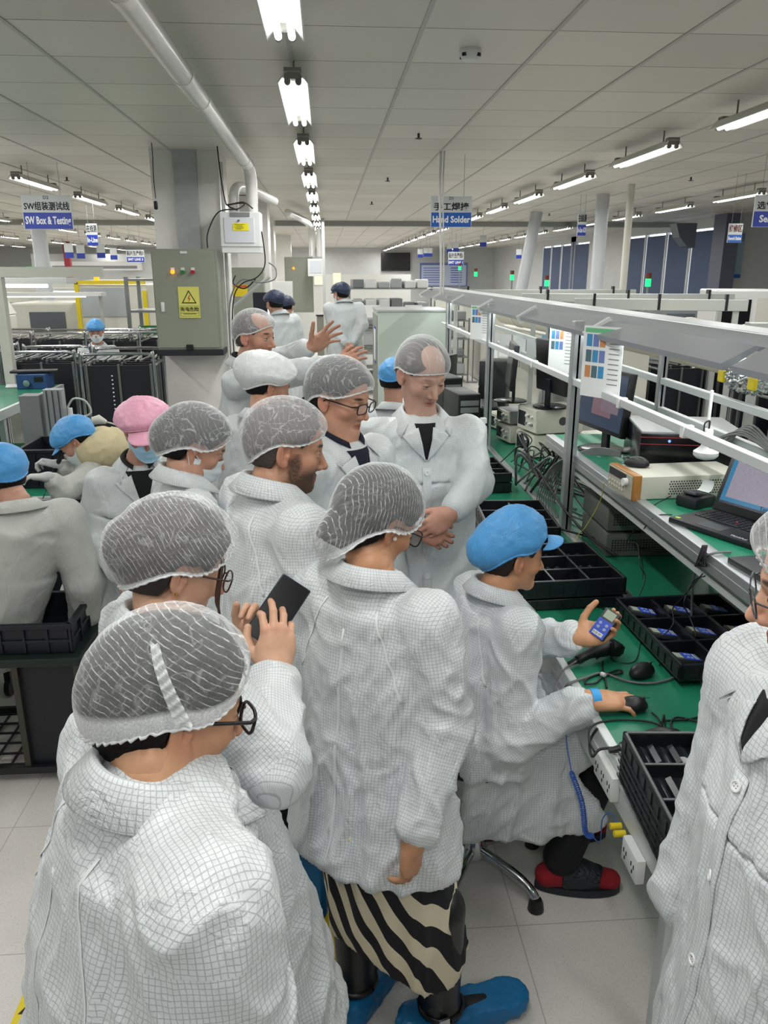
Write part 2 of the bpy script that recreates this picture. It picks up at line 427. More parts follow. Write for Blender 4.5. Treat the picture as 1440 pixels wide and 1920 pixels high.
# ------------------------------------------------------------------ people: materials
def coat_material(name, base, line, pitch=0.010, strength=0.62, wid=0.085, tint2=None):
    m = mat(name, base, 0.55); n = N(m)
    uv = n.add('ShaderNodeUVMap'); sep = n.add('ShaderNodeSeparateXYZ'); n.link(uv.outputs[0], sep.inputs[0])
    tc = n.add('ShaderNodeTexCoord'); nz = n.add('ShaderNodeTexNoise'); nz.inputs['Scale'].default_value = 9; nz.inputs['Detail'].default_value = 3
    n.link(tc.outputs['Object'], nz.inputs['Vector'])
    wob = n.math('MULTIPLY', nz.outputs[0], 0.008)
    lines = []
    for i in (0, 1):
        a = n.math('FRACT', n.math('DIVIDE', n.math('ADD', sep.outputs[i], wob), pitch))
        d = n.math('ABSOLUTE', n.math('SUBTRACT', a, 0.5))
        r = n.add('ShaderNodeMapRange'); r.inputs[1].default_value = wid; r.inputs[2].default_value = wid * 0.45
        n.link(d, r.inputs[0]); lines.append(r.outputs[0])
    l = n.math('MAXIMUM', *lines)
    c = n.mix(n.math('MULTIPLY', l, strength), hexc(base), hexc(line))
    nz2 = n.add('ShaderNodeTexNoise'); nz2.inputs['Scale'].default_value = 16; nz2.inputs['Detail'].default_value = 6; nz2.inputs['Roughness'].default_value = 0.6
    mp = n.add('ShaderNodeMapping'); mp.inputs['Scale'].default_value = (1.0, 1.0, 0.45); n.link(tc.outputs['Object'], mp.inputs[0]); n.link(mp.outputs[0], nz2.inputs['Vector'])
    nz2.inputs['Distortion'].default_value = 0.8
    b1 = n.math('ABSOLUTE', n.math('SUBTRACT', nz2.outputs[0], 0.5))
    bp = n.add('ShaderNodeBump'); bp.inputs['Strength'].default_value = 0.6; bp.inputs['Distance'].default_value = 0.02
    n.link(b1, bp.inputs['Height']); n.link(bp.outputs[0], n.b.inputs['Normal'])
    n.link(c, n.b.inputs['Base Color']); n.b.inputs['Roughness'].default_value = .42
    n.b.inputs['Sheen Weight'].default_value = 0.1
    return m
COAT = coat_material('white_grid_cloth', 'D4DADC', '666D70', .0078, .46, .110)
COATF = coat_material('white_fine_grid_cloth', 'D0D7D8', '8A9294', 0.006, 0.45, 0.12)
COATD = coat_material('white_plain_cloth', 'C4CBCD', 'A0A6A8', 0.012, 0.18)
COATC = coat_material('cream_plain_cloth', 'BDBFBA', 'A0A6A0', 0.012, 0.18)
CAPB = coat_material('blue_cap_cloth', '4E9FDC', '3B7FBE', 0.006, 0.5)
CAPP = coat_material('pink_cap_cloth', 'E9A9C2', 'D58DAA', 0.006, 0.5)
CAPN = coat_material('navy_cap_cloth', '1C2C4A', '142039', 0.006, 0.4)
CAPW = coat_material('white_bonnet_cloth', 'DADFDF', 'B0B6B8', 0.006, 0.4)
def skin_mat():
    m = mat('skin', 'C99A7C', 0.48, spec=0.35, sss=0.06); n = N(m)
    a = n.add('ShaderNodeAttribute'); a.attribute_name = 'tint'
    tc = n.add('ShaderNodeTexCoord'); nz = n.add('ShaderNodeTexNoise'); nz.inputs['Scale'].default_value = 45; nz.inputs['Detail'].default_value = 4
    n.link(tc.outputs['Object'], nz.inputs['Vector'])
    r = n.add('ShaderNodeMapRange'); r.inputs[3].default_value = 0.86; r.inputs[4].default_value = 1.12; n.link(nz.outputs[0], r.inputs[0])
    h = n.add('ShaderNodeMix'); h.data_type = 'RGBA'; h.blend_type = 'MULTIPLY'; h.inputs[0].default_value = 1
    n.link(a.outputs[0], h.inputs[6]); n.link(r.outputs[0], h.inputs[7]); hs = n.add('ShaderNodeHueSaturation'); hs.inputs['Saturation'].default_value = .97; hs.inputs['Value'].default_value = .98; n.link(h.outputs[2], hs.inputs['Color']); n.link(hs.outputs[0], n.b.inputs['Base Color'])
    return m
SKIN = skin_mat()
HAIR = mat('black_hair', '0B0A0A', 0.6, bump=(160, 0.5), spec=.2)
HAIRB = mat('brown_hair', '1C1410', 0.6, bump=(160, 0.5))
HAIRG = mat('grey_brown_hair', '4A423D', 0.6, bump=(160, 0.5))
def net_material(name, base=0.05, fine=0.17, pitch=0.0085, line=0.50, wavy=.42, crease=0.14, w=0.12):
    m = mat(name, 'ECEFF0', 0.8); n = N(m)
    uv = n.add('ShaderNodeUVMap'); sep = n.add('ShaderNodeSeparateXYZ'); n.link(uv.outputs[0], sep.inputs[0])
    nz = n.add('ShaderNodeTexNoise'); nz.inputs['Scale'].default_value = 26; nz.inputs['Detail'].default_value = 4; n.link(uv.outputs[0], nz.inputs['Vector'])
    nb = n.add('ShaderNodeTexNoise'); nb.inputs['Scale'].default_value = 7; nb.inputs['Detail'].default_value = 2; n.link(uv.outputs[0], nb.inputs['Vector'])
    wob = n.math('ADD', n.math('MULTIPLY', nz.outputs[0], 0.022 * wavy), n.math('MULTIPLY', nb.outputs[0], 0.05 * wavy))
    a = n.math('FRACT', n.math('DIVIDE', n.math('ADD', sep.outputs[0], wob), pitch))
    d = n.math('ABSOLUTE', n.math('SUBTRACT', a, 0.5))
    r = n.add('ShaderNodeMapRange'); r.inputs[1].default_value = w; r.inputs[2].default_value = 0.0; n.link(d, r.inputs[0])
    nz3 = n.add('ShaderNodeTexNoise'); nz3.inputs['Scale'].default_value = 55; nz3.inputs['Detail'].default_value = 2; n.link(uv.outputs[0], nz3.inputs['Vector'])
    brk = n.add('ShaderNodeMapRange'); brk.inputs[1].default_value = 0.40; brk.inputs[2].default_value = 0.60; brk.inputs[3].default_value = 0.25; n.link(nz3.outputs[0], brk.inputs[0])
    L = n.math('MULTIPLY', n.math('MULTIPLY', r.outputs[0], brk.outputs[0]), line)
    nc = n.add('ShaderNodeTexNoise'); nc.inputs['Scale'].default_value = 14; nc.inputs['Detail'].default_value = 3; nc.inputs['Distortion'].default_value = 1.2
    n.link(uv.outputs[0], nc.inputs['Vector'])
    cr = n.add('ShaderNodeMapRange'); cr.inputs[1].default_value = 0.022; cr.inputs[2].default_value = 0.0
    n.link(n.math('ABSOLUTE', n.math('SUBTRACT', nc.outputs[0], 0.5)), cr.inputs[0])
    C = n.math('MULTIPLY', cr.outputs[0], crease)
    fz = n.add('ShaderNodeTexNoise'); fz.inputs['Scale'].default_value = 330; fz.inputs['Detail'].default_value = 3; n.link(uv.outputs[0], fz.inputs['Vector'])
    fb = n.math('MULTIPLY', fz.outputs[0], fine)
    fr = n.add('ShaderNodeLayerWeight'); fr.inputs[0].default_value = 0.35
    edge = n.math('MULTIPLY', n.math('POWER', fr.outputs[1], 2.2), 0.55)
    al = n.math('ADD', n.math('ADD', n.math('MAXIMUM', L, C), fb), n.math('ADD', edge, base), True)
    rim = n.add('ShaderNodeAttribute'); rim.attribute_name = 'tint'
    al = n.math('MAXIMUM', al, n.math('MULTIPLY', rim.outputs[2], n.math('ADD', n.math('MULTIPLY', fz.outputs[0], 0.9), 0.35)), True)
    n.link(al, n.b.inputs['Alpha'])
    return m
NETP = net_material('pleated_hairnet_gauze')
NETS = net_material('sheer_hairnet_gauze', 0.09, 0.22, 0.014, 0.22, 1.0, 0.26, 0.09)
GLASSB = mat('black_glasses_frame', '121214', 0.3)
GLASSBR = mat('tortoise_glasses_frame', '3A2416', 0.3)
LENS = mat('lens', 'F4F8FA', 0.03, alpha=0.14)
MASKB = mat('blue_mask', '9CC6DE', 0.8, bump=(40, 0.2))
MASKW = mat('white_mask', 'D8E2E4', 0.8)
TROUS = mat('dark_trousers', '14161C', 0.85)
SHOE = mat('dark_shoe', '17181B', 0.5)
KNITB = mat('navy_knit', '141A2C', 0.95)
BLACKC = mat('black_cloth', '0C0D10', 0.9)
BUTTON = mat('white_button', 'E4E6E6', 0.35)

# ------------------------------------------------------------------ people: head
def skull(p):
    x, y, z = p.T; ax = np.abs(x); q = np.stack([ax, y, z], 1)
    d = el(p, (0, -.014, .030), (.076, .098, .086))
    d = smin(d, el(p, (0, .022, -.030), (.063, .066, .080)), .03)
    d = smin(d, rc(q, (.046, -.002, -.062), (.010, .064, -.098), .018, .015), .03)
    return d, q
def head_sdf(p, o):
    d, q = skull(p)
    d = smin(d, el(q, (.044, .050, -.026), (.023, .024, .021)), .02)
    d = smin(d, rc(q, (.012, .078, .020), (.042, .066, .018), .0105, .009), .012)
    d = smax(d, -el(q, (.031, .093, -.001), (.017, .015, .011)), .012)
    d = smin(d, el(q, (.031, .0715, -.002), (.0145, .0130, .0115)), .004)
    nl = o.get('nose', 1.0)
    n = rc(p, (0, .080, .008), (0, .090 + .016 * nl, -.036), .0070, .0105)
    n = smin(n, el(q, (.0115, .091, -.041), (.0085, .010, .0075)), .006)
    n = smax(n, -el(q, (.0065, .094, -.0485), (.0035, .006, .004)), .003)
    d = smin(d, n, .009)
    d = smin(d, rc(q, (0, .0835, -.0655), (.021, .0755, -.068), .0068, .004), .006)
    d = smin(d, rc(q, (0, .0825, -.0765), (.018, .0745, -.074), .0072, .004), .006)
    d = smax(d, -rc(q, (0, .093, -.0708), (.024, .081, -.0700), .0020, .0012), .0025)
    d = smin(d, el(p, (0, .068, -.098), (.021, .018, .017)), .018)
    ca, sa = math.cos(.42), math.sin(.42); qe = np.stack([(q[:, 0] - .082) * ca + (q[:, 1] + .016) * sa, -(q[:, 0] - .082) * sa + (q[:, 1] + .016) * ca, q[:, 2] + .006], 1)
    e = el(qe, (0, 0, 0), (.0060, .0200, .0335))
    e = smax(e, -el(qe, (.0062, .002, .004), (.0055, .0125, .0235)), .003)
    e = smin(e, rc(qe, (.001, -.002, -.012), (.001, -.005, .014), .0036, .0030), .003)
    e = smin(e, el(q, (.079, -.004, -.012), (.006, .006, .008)), .005)
    e = smin(e, el(q, (.077, -.010, -.034), (.006, .009, .010)), .008)
    return smin(d, e, .006)
def hairline(p, o):                        # negative inside the haired region
    x, y, z = p.T
    top = o.get('front', .072)
    l = np.interp(y, [-.12, -.085, -.04, -.018, .012, .030, .055, .075, .1], [o.get('nape', -.072), o.get('nape', -.072), -.055, .012, .026, .014, .045, top, top + .01])
    return l - z
def hair_under(o):
    def f(p):
        d, _ = skull(p); d = smin(d, el(p, (0, -.03, .01), (.074, .085, .09)), .03); t = d - o.get('hair', .010) * .9
        if 'bun' in o: t = smin(t, el(p, *o['bun']), .03)
        return t
    return f
def hair_sdf(p, o):
    d, _ = skull(p); th = o.get('hair', .010)
    d = smin(d, el(p, (0, -.03, .01), (.074, .085, .09)), .03)
    t = d - th
    if 'bun' in o:
        c, r = o['bun']; t = smin(t, el(p, c, r), .03)
    t = smax(t, -el(np.stack([np.abs(p[:, 0]), p[:, 1], p[:, 2]], 1), (.092, -.012, -.012), (.022, .024, .036)), .004)
    if 'bald' in o:
        c, r = o['bald']; t = smax(t, -el(p, c, r), .025)
    return smax(t, hairline(p, o), .006)
def head_color(p, o):
    x, y, z = p.T; ax = np.abs(x); base = np.array(hexc(o.get('skin', 'C79877')))
    c = np.tile(base, (len(p), 1))
    def blob(cx, cy, cz, rx, ry, rz, soft=.35):
        k = np.sqrt(((ax - cx) / rx) ** 2 + ((y - cy) / ry) ** 2 + ((z - cz) / rz) ** 2)
        return np.clip((1 + soft - k) / (2 * soft), 0, 1)
    def mixc(w, col):
        nonlocal c
        c = c * (1 - w[:, None]) + np.array(hexc(col)) * w[:, None]
    mixc(blob(.045, .05, -.03, .03, .04, .025, .8) * .22, 'B5604E')
    mixc(blob(0, .105, -.038, .018, .02, .014, .6) * .25, 'B5604E')
    mixc(blob(.082, -.012, -.008, .02, .03, .04, .4) * .30, 'C06A55')
    if o.get('stubble'):
        w = np.maximum(blob(0, .05, -.088, .078, .085, .050, .25), blob(.064, .020, -.045, .018, .018, .045, .3) * .8) * (z < .0) * (1 - blob(0, .085, -.03, .03, .03, .022, .3))
        w = np.clip(w * (1.2 + perlin(p * 180) * .8), 0, 1)
        mixc(w * o['stubble'], '2A211C')
    mixc(blob(0, .086, -.0665, .022, .016, .0045, .4) * .75, '94413E')
    mixc(blob(0, .084, -.0765, .019, .016, .0052, .4) * .75, 'A04A46')
    mixc(blob(0, .086, -.0706, .023, .018, .0016, .4) * .8, '4A2220')
    mixc(blob(.031, .078, .0235 + 0, .0185, .02, .0045, .35) * o.get('brow', .95), o.get('browc', '1D1714'))
    op = o.get('eye', .5)
    mixc(blob(.031, .083, -.002, .0125, .012, .0048 * op + .0005, .25) * (op > .1), 'D8D2CC')
    mixc(blob(.031, .086, -.002, .0052, .012, .0050 * op + .0005, .25) * (op > .1), '18100D')
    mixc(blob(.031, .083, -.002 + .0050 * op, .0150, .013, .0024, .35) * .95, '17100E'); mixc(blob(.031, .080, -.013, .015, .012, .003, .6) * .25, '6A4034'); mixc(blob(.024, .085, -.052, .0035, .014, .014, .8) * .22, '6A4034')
    mixc(blob(.0068, .094, -.048, .0035, .007, .004, .3) * .8, '30150F')
    return c

# ------------------------------------------------------------------ people: hands
def hand_sdf(P, M, o, side):
    """M: 4x4 numpy, canonical right hand: +y fingers, +z back of the hand, -x thumb side"""
    sc = o.get('s', 1.0)
    q = (P - M[:3, 3]) @ M[:3, :3] / sc
    if side == 'L': q = q * np.array([-1, 1, 1])
    d = el(q, (0, .052, 0), (.042, .056, .0165))
    d = smin(d, rc(q, (-.022, .030, -.006), (-.030, .052, -.008), .017, .012), .012)
    d = smin(d, rc(q, (.024, .025, -.004), (.028, .070, -.004), .014, .012), .012)
    d = smin(d, rc(q, (0, -.008, 0), (0, .02, 0), .025, .024), .02)
    cu = o.get('curl', (.3, .35, .4, .45)); pf = o.get('pip', 1.1); sp = o.get('spread', .06); cup = o.get('cup', 0.0)
    xs = (-.029, -.010, .010, .028); ln = (.074, .082, .076, .060); ys = (.090, .095, .091, .081); rr = (.0088, .0090, .0086, .0076)
    for i in range(4):
        b = np.array([xs[i], ys[i], -cup * abs(i - 1.3) * .004]); a = cu[i] if hasattr(cu, '__len__') else cu
        pi = pf[i] if hasattr(pf, '__len__') else pf
        s = (i - 1.5) * sp; r = rr[i]; an = a
        prev = b - np.array([0, .018, 0]); d = smin(d, rc(q, prev, b, r * 1.0, r * 1.08), .006)
        for k, fr in enumerate((.47, .29, .24)):
            dirv = np.array([math.sin(s) * math.cos(an), math.cos(s) * math.cos(an), -math.sin(an)])
            nx = b + dirv * ln[i] * fr
            d = smin(d, rc(q, b, nx, r * (1.06 - .10 * k), r * (.98 - .10 * k)), .0022 if k else .005)
            b = nx; an += a * 0 + pi * (1.0 if k == 0 else .65)
    t = [np.array(v, float) for v in o.get('thumb', ((-.026, .022, -.006), (-.046, .050, -.012), (-.056, .078, -.014), (-.058, .102, -.016)))]
    for k in range(3):
        d = smin(d, rc(q, t[k], t[k + 1], (.015, .0112, .0102)[k], (.0112, .0102, .0086)[k]), .008 if k == 0 else .003)
    return d * sc
def hand_matrix(w, fdir, dorsal):
    y = Vector(fdir).normalized(); z = Vector(dorsal); z = (z - y * z.dot(y)).normalized(); x = y.cross(z)
    M = np.eye(4); M[:3, 0] = x; M[:3, 1] = y; M[:3, 2] = z; M[:3, 3] = w
    return M

def join_np(parts):                        # [(V, F, C)]
    V = []; F = []; C = []; n = 0
    for v, f, c in parts:
        V.append(v); F.append(f + n); C.append(c); n += len(v)
    return np.concatenate(V), np.concatenate(F), np.concatenate(C)

def to_np(M): return np.array([list(r) for r in M], float)

# ------------------------------------------------------------------ people: cap and net shells
def shell(name, parent, C, R, m, rim, rad, cen=(0, -.012, .028), bulges=(), tuck=.75, nu=96, nv=34, ripple=.0015, uvdir=(0, 1, 0), thick=0, rimw=.004, fold=.0, seed=1, rims=0.0, under=None):
    """puffed cap around the head: rim(azimuth) gives the local height of its edge"""
    az = np.linspace(0, 2 * np.pi, nu, endpoint=False); vv = np.linspace(0, 1, nv)
    c0 = np.array(cen); rad = np.array(rad)
    P = np.zeros((nu, nv, 3))
    zr = np.array([rim(a) for a in az]) - c0[2]
    rb = np.array([.0795, .104, .093]) + rims
    for j, v in enumerate(vv):
        e0 = np.arctan2(zr, .095); e = e0 + (np.pi / 2 - e0) * v
        dirs = np.stack([np.sin(az) * np.cos(e), np.cos(az) * np.cos(e), np.sin(e)], 1)
        big = 1 / np.linalg.norm(dirs / rad, axis=1); sm = 1 / np.linalg.norm(dirs / rb, axis=1)
        if under is not None:
            rt = np.full(nu, .22)
            for _ in range(14): rt = rt - np.clip(under(c0 + dirs * rt[:, None]), -.02, .05) * .9
            sm = rt + .0035; big = np.maximum(big, rt + .006)
        b = np.zeros(nu)
        for d, a, w in bulges:
            d = np.array(d, float); d /= np.linalg.norm(d); b += a * np.exp(-(1 - dirs @ d) / w)
        k = 1 - (1 - min(1, v / (1 - tuck))) ** 2 if v < (1 - tuck) else 1.0
        r = sm * (1 - k) + (big + b) * k
        nzv = perlin(dirs * 4 + seed * 7.3) * fold + perlin(dirs * 11 + seed * 3.1) * fold * .5
        P[:, j] = c0 + dirs * (r * (1 + nzv * k) + ripple * np.sin(az * 46 + 3 * np.sin(az * 5)) * (1 - k) * 1.6)[:, None]
    loc = P.reshape(-1, 3)
    idx = lambda i, j: (i % nu) * nv + j
    F = [(idx(i, j), idx(i + 1, j), idx(i + 1, j + 1), idx(i, j + 1)) for i in range(nu) for j in range(nv - 1)]
    F = np.array(F)
    V = loc @ R.T + C
    L = loc[F]; ud = np.array(uvdir, float); ud /= np.linalg.norm(ud)
    wd = np.cross(ud, [1, 0, 0]); 
    if np.linalg.norm(wd) < .1: wd = np.cross(ud, [0, 1, 0])
    uv = np.stack([L @ ud, L @ wd + L @ np.array([1.0, 0, 0])], -1).reshape(-1, 2) + seed * .37
    t = np.tile(np.clip((rimw * 10 - vv) / (rimw * 3) , 0, 1), nu); col = np.stack([t, t, t], 1)
    o = mesh_np(name, V, F, m, parent, uv, col)
    return o, loc.reshape(nu, nv, 3)
def rim_line(front, back, side=None):
    s = (front + back) / 2 if side is None else side
    def f(a):
        c = math.cos(a)
        return s + (front - s) * c * c if c > 0 else s + (back - s) * c * c
    return f
def visor(parent, C, R, m, rim, length=.065, width=.80, droop=.35, fw=.104, z0=None):
    nu, nv = 24, 8; V = []; F = []
    for side in (0, 1):
        for i in range(nu + 1):
            a = (i / nu * 2 - 1) * width
            for j in range(nv + 1):
                v = j / nv; ln = length * math.cos(a / width * math.pi / 2) ** .55 * v
                r = np.array([math.sin(a) * .083, math.cos(a) * fw])
                zz = rim(a) - ln * droop - abs(math.sin(a)) ** 2 * .006 * (1 + v)
                p = np.array([r[0] + math.sin(a) * ln * .5, r[1] + ln * .93, zz - side * .003])
                V.append(p)
    n = (nu + 1) * (nv + 1); ix = lambda s, i, j: s * n + i * (nv + 1) + j
    for i in range(nu):
        for j in range(nv):
            F.append((ix(0, i, j), ix(0, i + 1, j), ix(0, i + 1, j + 1), ix(0, i, j + 1)))
            F.append((ix(1, i, j), ix(1, i, j + 1), ix(1, i + 1, j + 1), ix(1, i + 1, j)))
        F.append((ix(0, i, nv), ix(0, i + 1, nv), ix(1, i + 1, nv), ix(1, i, nv)))
    V = np.array(V); uv = (V[np.array(F)][:, :, :2]).reshape(-1, 2)
    return mesh_np('visor', V @ R.T + C, F, m, parent, uv)

def make_glasses(parent, C, R, fm, w=.025, h=.019, rt=.0019, z=-.004, y=.106, rnd=1.6):
    M4 = Matrix([list(r) + [c] for r, c in zip(R, C)] + [[0, 0, 0, 1]])
    b = B(); q = B()
    for s in (-1, 1):
        pts = []
        for k in range(25):
            t = 2 * math.pi * k / 24; c, sn = math.cos(t), math.sin(t)
            px = s * .033 + w * math.copysign(abs(c) ** (1 / rnd), c); pz = z + h * math.copysign(abs(sn) ** (1 / rnd), sn)
            pts.append((px, y - abs(px) * .12, pz))
        b.tube(pts, rt, 6, False)
        vs = [q.bm.verts.new(p) for p in pts[:-1]]; q.bm.faces.new(vs)
        b.tube([(s * (.033 + w), y - .007, z + h * .55), (s * .076, y - .022, z + h * .5), (s * .082, .03, z + h * .45), (s * .084, -.008, z + .006), (s * .083, -.028, z - .012)], rt * 1.1, 6)
    b.tube([(-.009, y, z + .005), (0, y + .002, z + .008), (.009, y, z + .005)], rt, 6)
    b.bm.transform(M4); q.bm.transform(M4)
    o = b.build('glasses', fm, parent, 180); q.build('lens', LENS, o)
    return o

def make_mask(parent, C, R, m, sag=.0):
    nu, nv = 22, 14; V = []; F = []
    for i in range(nu + 1):
        a = (i / nu * 2 - 1)
        for j in range(nv + 1):
            v = j / nv; x = a * .078
            y = .112 - .105 * abs(a) ** 2.0 - .018 * abs(v - .45) * 1.4 + .003 * math.sin(v * 20) * (1 - abs(a))
            zz = -.012 - v * (.105 - .045 * abs(a) ** 1.5) + .008 * (1 - abs(a)) - .018 * abs(a)
            V.append((x, y, zz))
    ix = lambda i, j: i * (nv + 1) + j
    for i in range(nu):
        for j in range(nv): F.append((ix(i, j), ix(i + 1, j), ix(i + 1, j + 1), ix(i, j + 1)))
    V = np.array(V)
    o = mesh_np('face_mask', V @ R.T + C, F, m, parent)
    b = B()
    for s in (-1, 1):
        for z0, z1 in ((-.028, .004), (-.082, -.028)):
            p = [np.array((s * .076, .014, z0)), np.array((s * .083, -.008, (z0 + z1) / 2)), np.array((s * .088, -.024, z1))]
            b.tube([x @ R.T + C for x in p], .0012, 5)
    b.build('ear_loop', MASKW, o)
    return o

# ------------------------------------------------------------------ people: coat
def body_joints(d):
    H = d['head']; f = ang(d['bphi']); r = Vector((f.y, -f.x, 0)); s = d.get('s', 1.0)
    hf = ang(d['hphi'])
    nb = d.get('nb') or H - hf * .045 * s + Vector((0, 0, -.165 * s))
    foot = d.get('foot'); foot = Vector((foot[0], foot[1], 0)) if foot is not None else Vector((nb.x, nb.y, 0)) - f * .02
    sw = d.get('sw', .175) * s
    sh = {}
    for k, sg in (('R', 1), ('L', -1)):
        sh[k] = d.get('sh' + k) or nb + r * sg * sw + Vector((0, 0, -.075 * s)) + f * d.get('hunch', 0.0)
    def axis(z):
        t = (nb.z - z) / max(nb.z, .1); return Vector((nb.x + (foot.x - nb.x) * t, nb.y + (foot.y - nb.y) * t, z))
    ar = {}
    for k, sg in (('R', 1), ('L', -1)):
        e, w = (d.get('arm' + k) or (None, None))[:2]
        e = e or sh[k] + r * sg * .05 + f * .0 + Vector((0, 0, -.29 * s))
        w = w or e + f * .07 + r * sg * -.01 + Vector((0, 0, -.24 * s))
        ar[k] = (e, w)
    return nb, f, r, s, sh, ar, axis, foot
def fold_noise(P, axis_z, sc, amp, seed):
    a = A3(axis_z); a /= np.linalg.norm(a)
    t = np.cross(a, [1, 0, 0]) if abs(a[0]) < .8 else np.cross(a, [0, 1, 0]); t /= np.linalg.norm(t); u = np.cross(a, t)
    q = np.stack([P @ t * sc[0], P @ u * sc[0], P @ a * sc[1]], 1) + seed * 11.7
    w = np.stack([perlin(q * .6 + 3), perlin(q * .6 + 40), perlin(q * .6 + 80)], 1)
    n = perlin(q + w * 1.1); rd = 1 - np.minimum(np.abs(n) * 3.2, 1); m = perlin(q * 2.1 + w * 2.0)
    r2 = 1 - np.minimum(np.abs(m) * 3.2, 1)
    return amp * (rd ** 2.2 * 1.1 - .25 + .30 * r2 ** 2.2 + n * .45)
def make_coat(parent, d, J, h=.009, name='lab_coat'):
    nb, f, r, s, sh, ar, axis, foot = J
    bulk = d.get('bulk', 1.0) * s; hem = d.get('hem', .60)
    down = Vector((0, 0, -1)); prims = []
    zc, zw, zh = nb.z - .24 * s, nb.z - .44 * s, nb.z - .62 * s
    P0, P1, P2, P3, P4 = nb + Vector((0, 0, -.09 * s)) + f * -.012, axis(zc) + f * d.get('chest', 0.0), axis(zw), axis(zh), axis(hem - .05)
    if 'spine' in d: P1, P2, P3, P4 = d['spine']
    up = r
    fl = d.get('flare', 1.0)
    T = [('t', P0 + Vector((0, 0, .02)), P1, (.150 * bulk, .196 * bulk), (.088 * bulk, .120 * bulk)),
         ('t', P1, P2, (.196 * bulk, .200 * bulk), (.120 * bulk, .130 * bulk)),
         ('t', P2, P3, (.200 * bulk, .218 * bulk * fl), (.130 * bulk, .145 * bulk * fl)),
         ('t', P3, P4, (.218 * bulk * fl, .245 * bulk * fl), (.145 * bulk * fl, .175 * bulk * fl))]
    extra = d.get('extra', [])
    ab = d.get('armr', 1.0) * bulk
    A = []
    for k in 'RL':
        if d.get('noarm' + k): continue
        e, w = ar[k]; w2 = w + (e - w).normalized() * .035
        A.append((k, sh[k], e, .068 * ab, .062 * ab)); A.append((k, e, w2, .064 * ab, .050 * ab)); A.append((k, w2 + (e - w2).normalized() * .03, w2 + (w2 - e).normalized() * .012, .036 * s, .031 * s))
    def tors(P):
        g = esec(P, nb + Vector((0, 0, -.005)), nb + Vector((0, 0, -.09 * s)), r, (.060 * s, .12 * bulk), (.060 * s, .095 * bulk))
        for k in 'RL':
            g = smin(g, rc(P, nb + Vector((0, 0, -.075 * s)), sh[k] + Vector((0, 0, -.01)), .078 * bulk, .058 * bulk), .035)
        tc = esec(P, T[0][1], T[0][2], r, T[0][3], T[0][4])
        for t in T[1:]: tc = np.minimum(tc, esec(P, t[1], t[2], r, t[3], t[4]))
        g = smin(g, tc, .035)
        for e in extra:
            g = smin(g, rc(P, *e[:4]) if len(e) < 5 or e[4] == 'rc' else esec(P, e[0], e[1], e[2], e[3], e[4]), .045)
        return g
    def arms(P, k):
        q = [rc(P, a[1], a[2], a[3], a[4]) for a in A if a[0] == k]
        g = smin(q[0], q[1], .03); return smin(g, q[2], .012)
    ks = sorted({a[0] for a in A})
    def F(P):
        g = tors(P)
        for k in ks: g = smin(g, arms(P, k), .028)
        if not d.get('nohem'): g = np.maximum(g, hem - P[:, 2])
        for n, p in d.get('cuts', []): g = np.maximum(g, -((P - A3(p)) @ A3(n)))
        return g
    pts = [A3(x) for x in [nb, P1, P2, P3, P4] + [q for a in A for q in (a[1], a[2])] + [q for e in extra for q in e[:2]]]
    lo = np.min(pts, 0) - .30; hi = np.max(pts, 0) + .30
    V, Fc = surfnet(F, lo, hi, h); V = relax(V, Fc, 1)
    # folds: streaks down the body, rings along the sleeves
    D = [tors(V)] + [arms(V, k) for k in ks]; D = np.stack(D, 1); Wt = np.exp(-D / .018); Wt /= Wt.sum(1)[:, None]
    seed = d.get('seed', 1); amp = d.get('fold', 1.0)
    low = np.clip((nb.z - V[:, 2]) / .6, .25, 1)
    disp = Wt[:, 0] * fold_noise(V, (.15, .1, 1), (8, 2.6), .0105 * amp, seed) * low
    disp += Wt[:, 0] * fold_noise(V, (.6, .3, 1), (15, 5), .0055 * amp, seed + 5)
    for i, k in enumerate(ks):
        a = [q for q in A if q[0] == k]
        d1 = rc(V, a[0][1], a[0][2], .07, .07); d2 = rc(V, a[1][1], a[1][2], .07, .07); w1 = (d1 < d2).astype(float)
        n1 = fold_noise(V, a[0][2] - a[0][1] + r * .12, (11, 7), .0085 * amp, seed + 2 + i)
        n2 = fold_noise(V, a[1][2] - a[1][1] + r * .1, (11, 8), .0085 * amp, seed + 3 + i)
        sm1 = 1 / (1 + np.exp((d1 - d2) / .02)); disp += Wt[:, i + 1] * (n1 * sm1 + n2 * (1 - sm1))
        dc = np.linalg.norm(V - A3(a[1][2]), axis=1); disp *= np.clip(dc / .05, .1, 1)
    nn = vnormals(V, Fc); V = relax(V + nn * disp[:, None], Fc, 1, .4)
    # cloth coordinates: arc length around, distance along, seams between body and sleeves
    cen = V[Fc].mean(1)
    segs = [('t', nb, P4, r, bulk * .2)] + [('a', a[1], a[2], r, .065 * ab) for a in A if a is not None and a[3] > .05 * ab] 
    def arm_d(P, a):
        g = rc(P, a[1], a[2], a[3], a[4]); D_ = A3(a[2]) - A3(a[1]); t_ = (P - A3(a[1])) @ D_ / (D_ @ D_)
        return g + (.25 * np.clip(.10 - t_, 0, 1) if a[3] > .066 * ab else 0)
    al = [a for a in A if a[3] > .05 * ab]
    DD = np.stack([tors(cen) - .012] + [arm_d(cen, a) for a in al], 1); own = DD.argmin(1)
    uv = np.zeros((len(Fc), 4, 2)); L = V[Fc]
    base = [(nb, nb + Vector((0, 0, -1)), r)] + [(a[1], a[2], r) for a in al]
    rad = [bulk * .2] + [.068 * ab] * len(al)
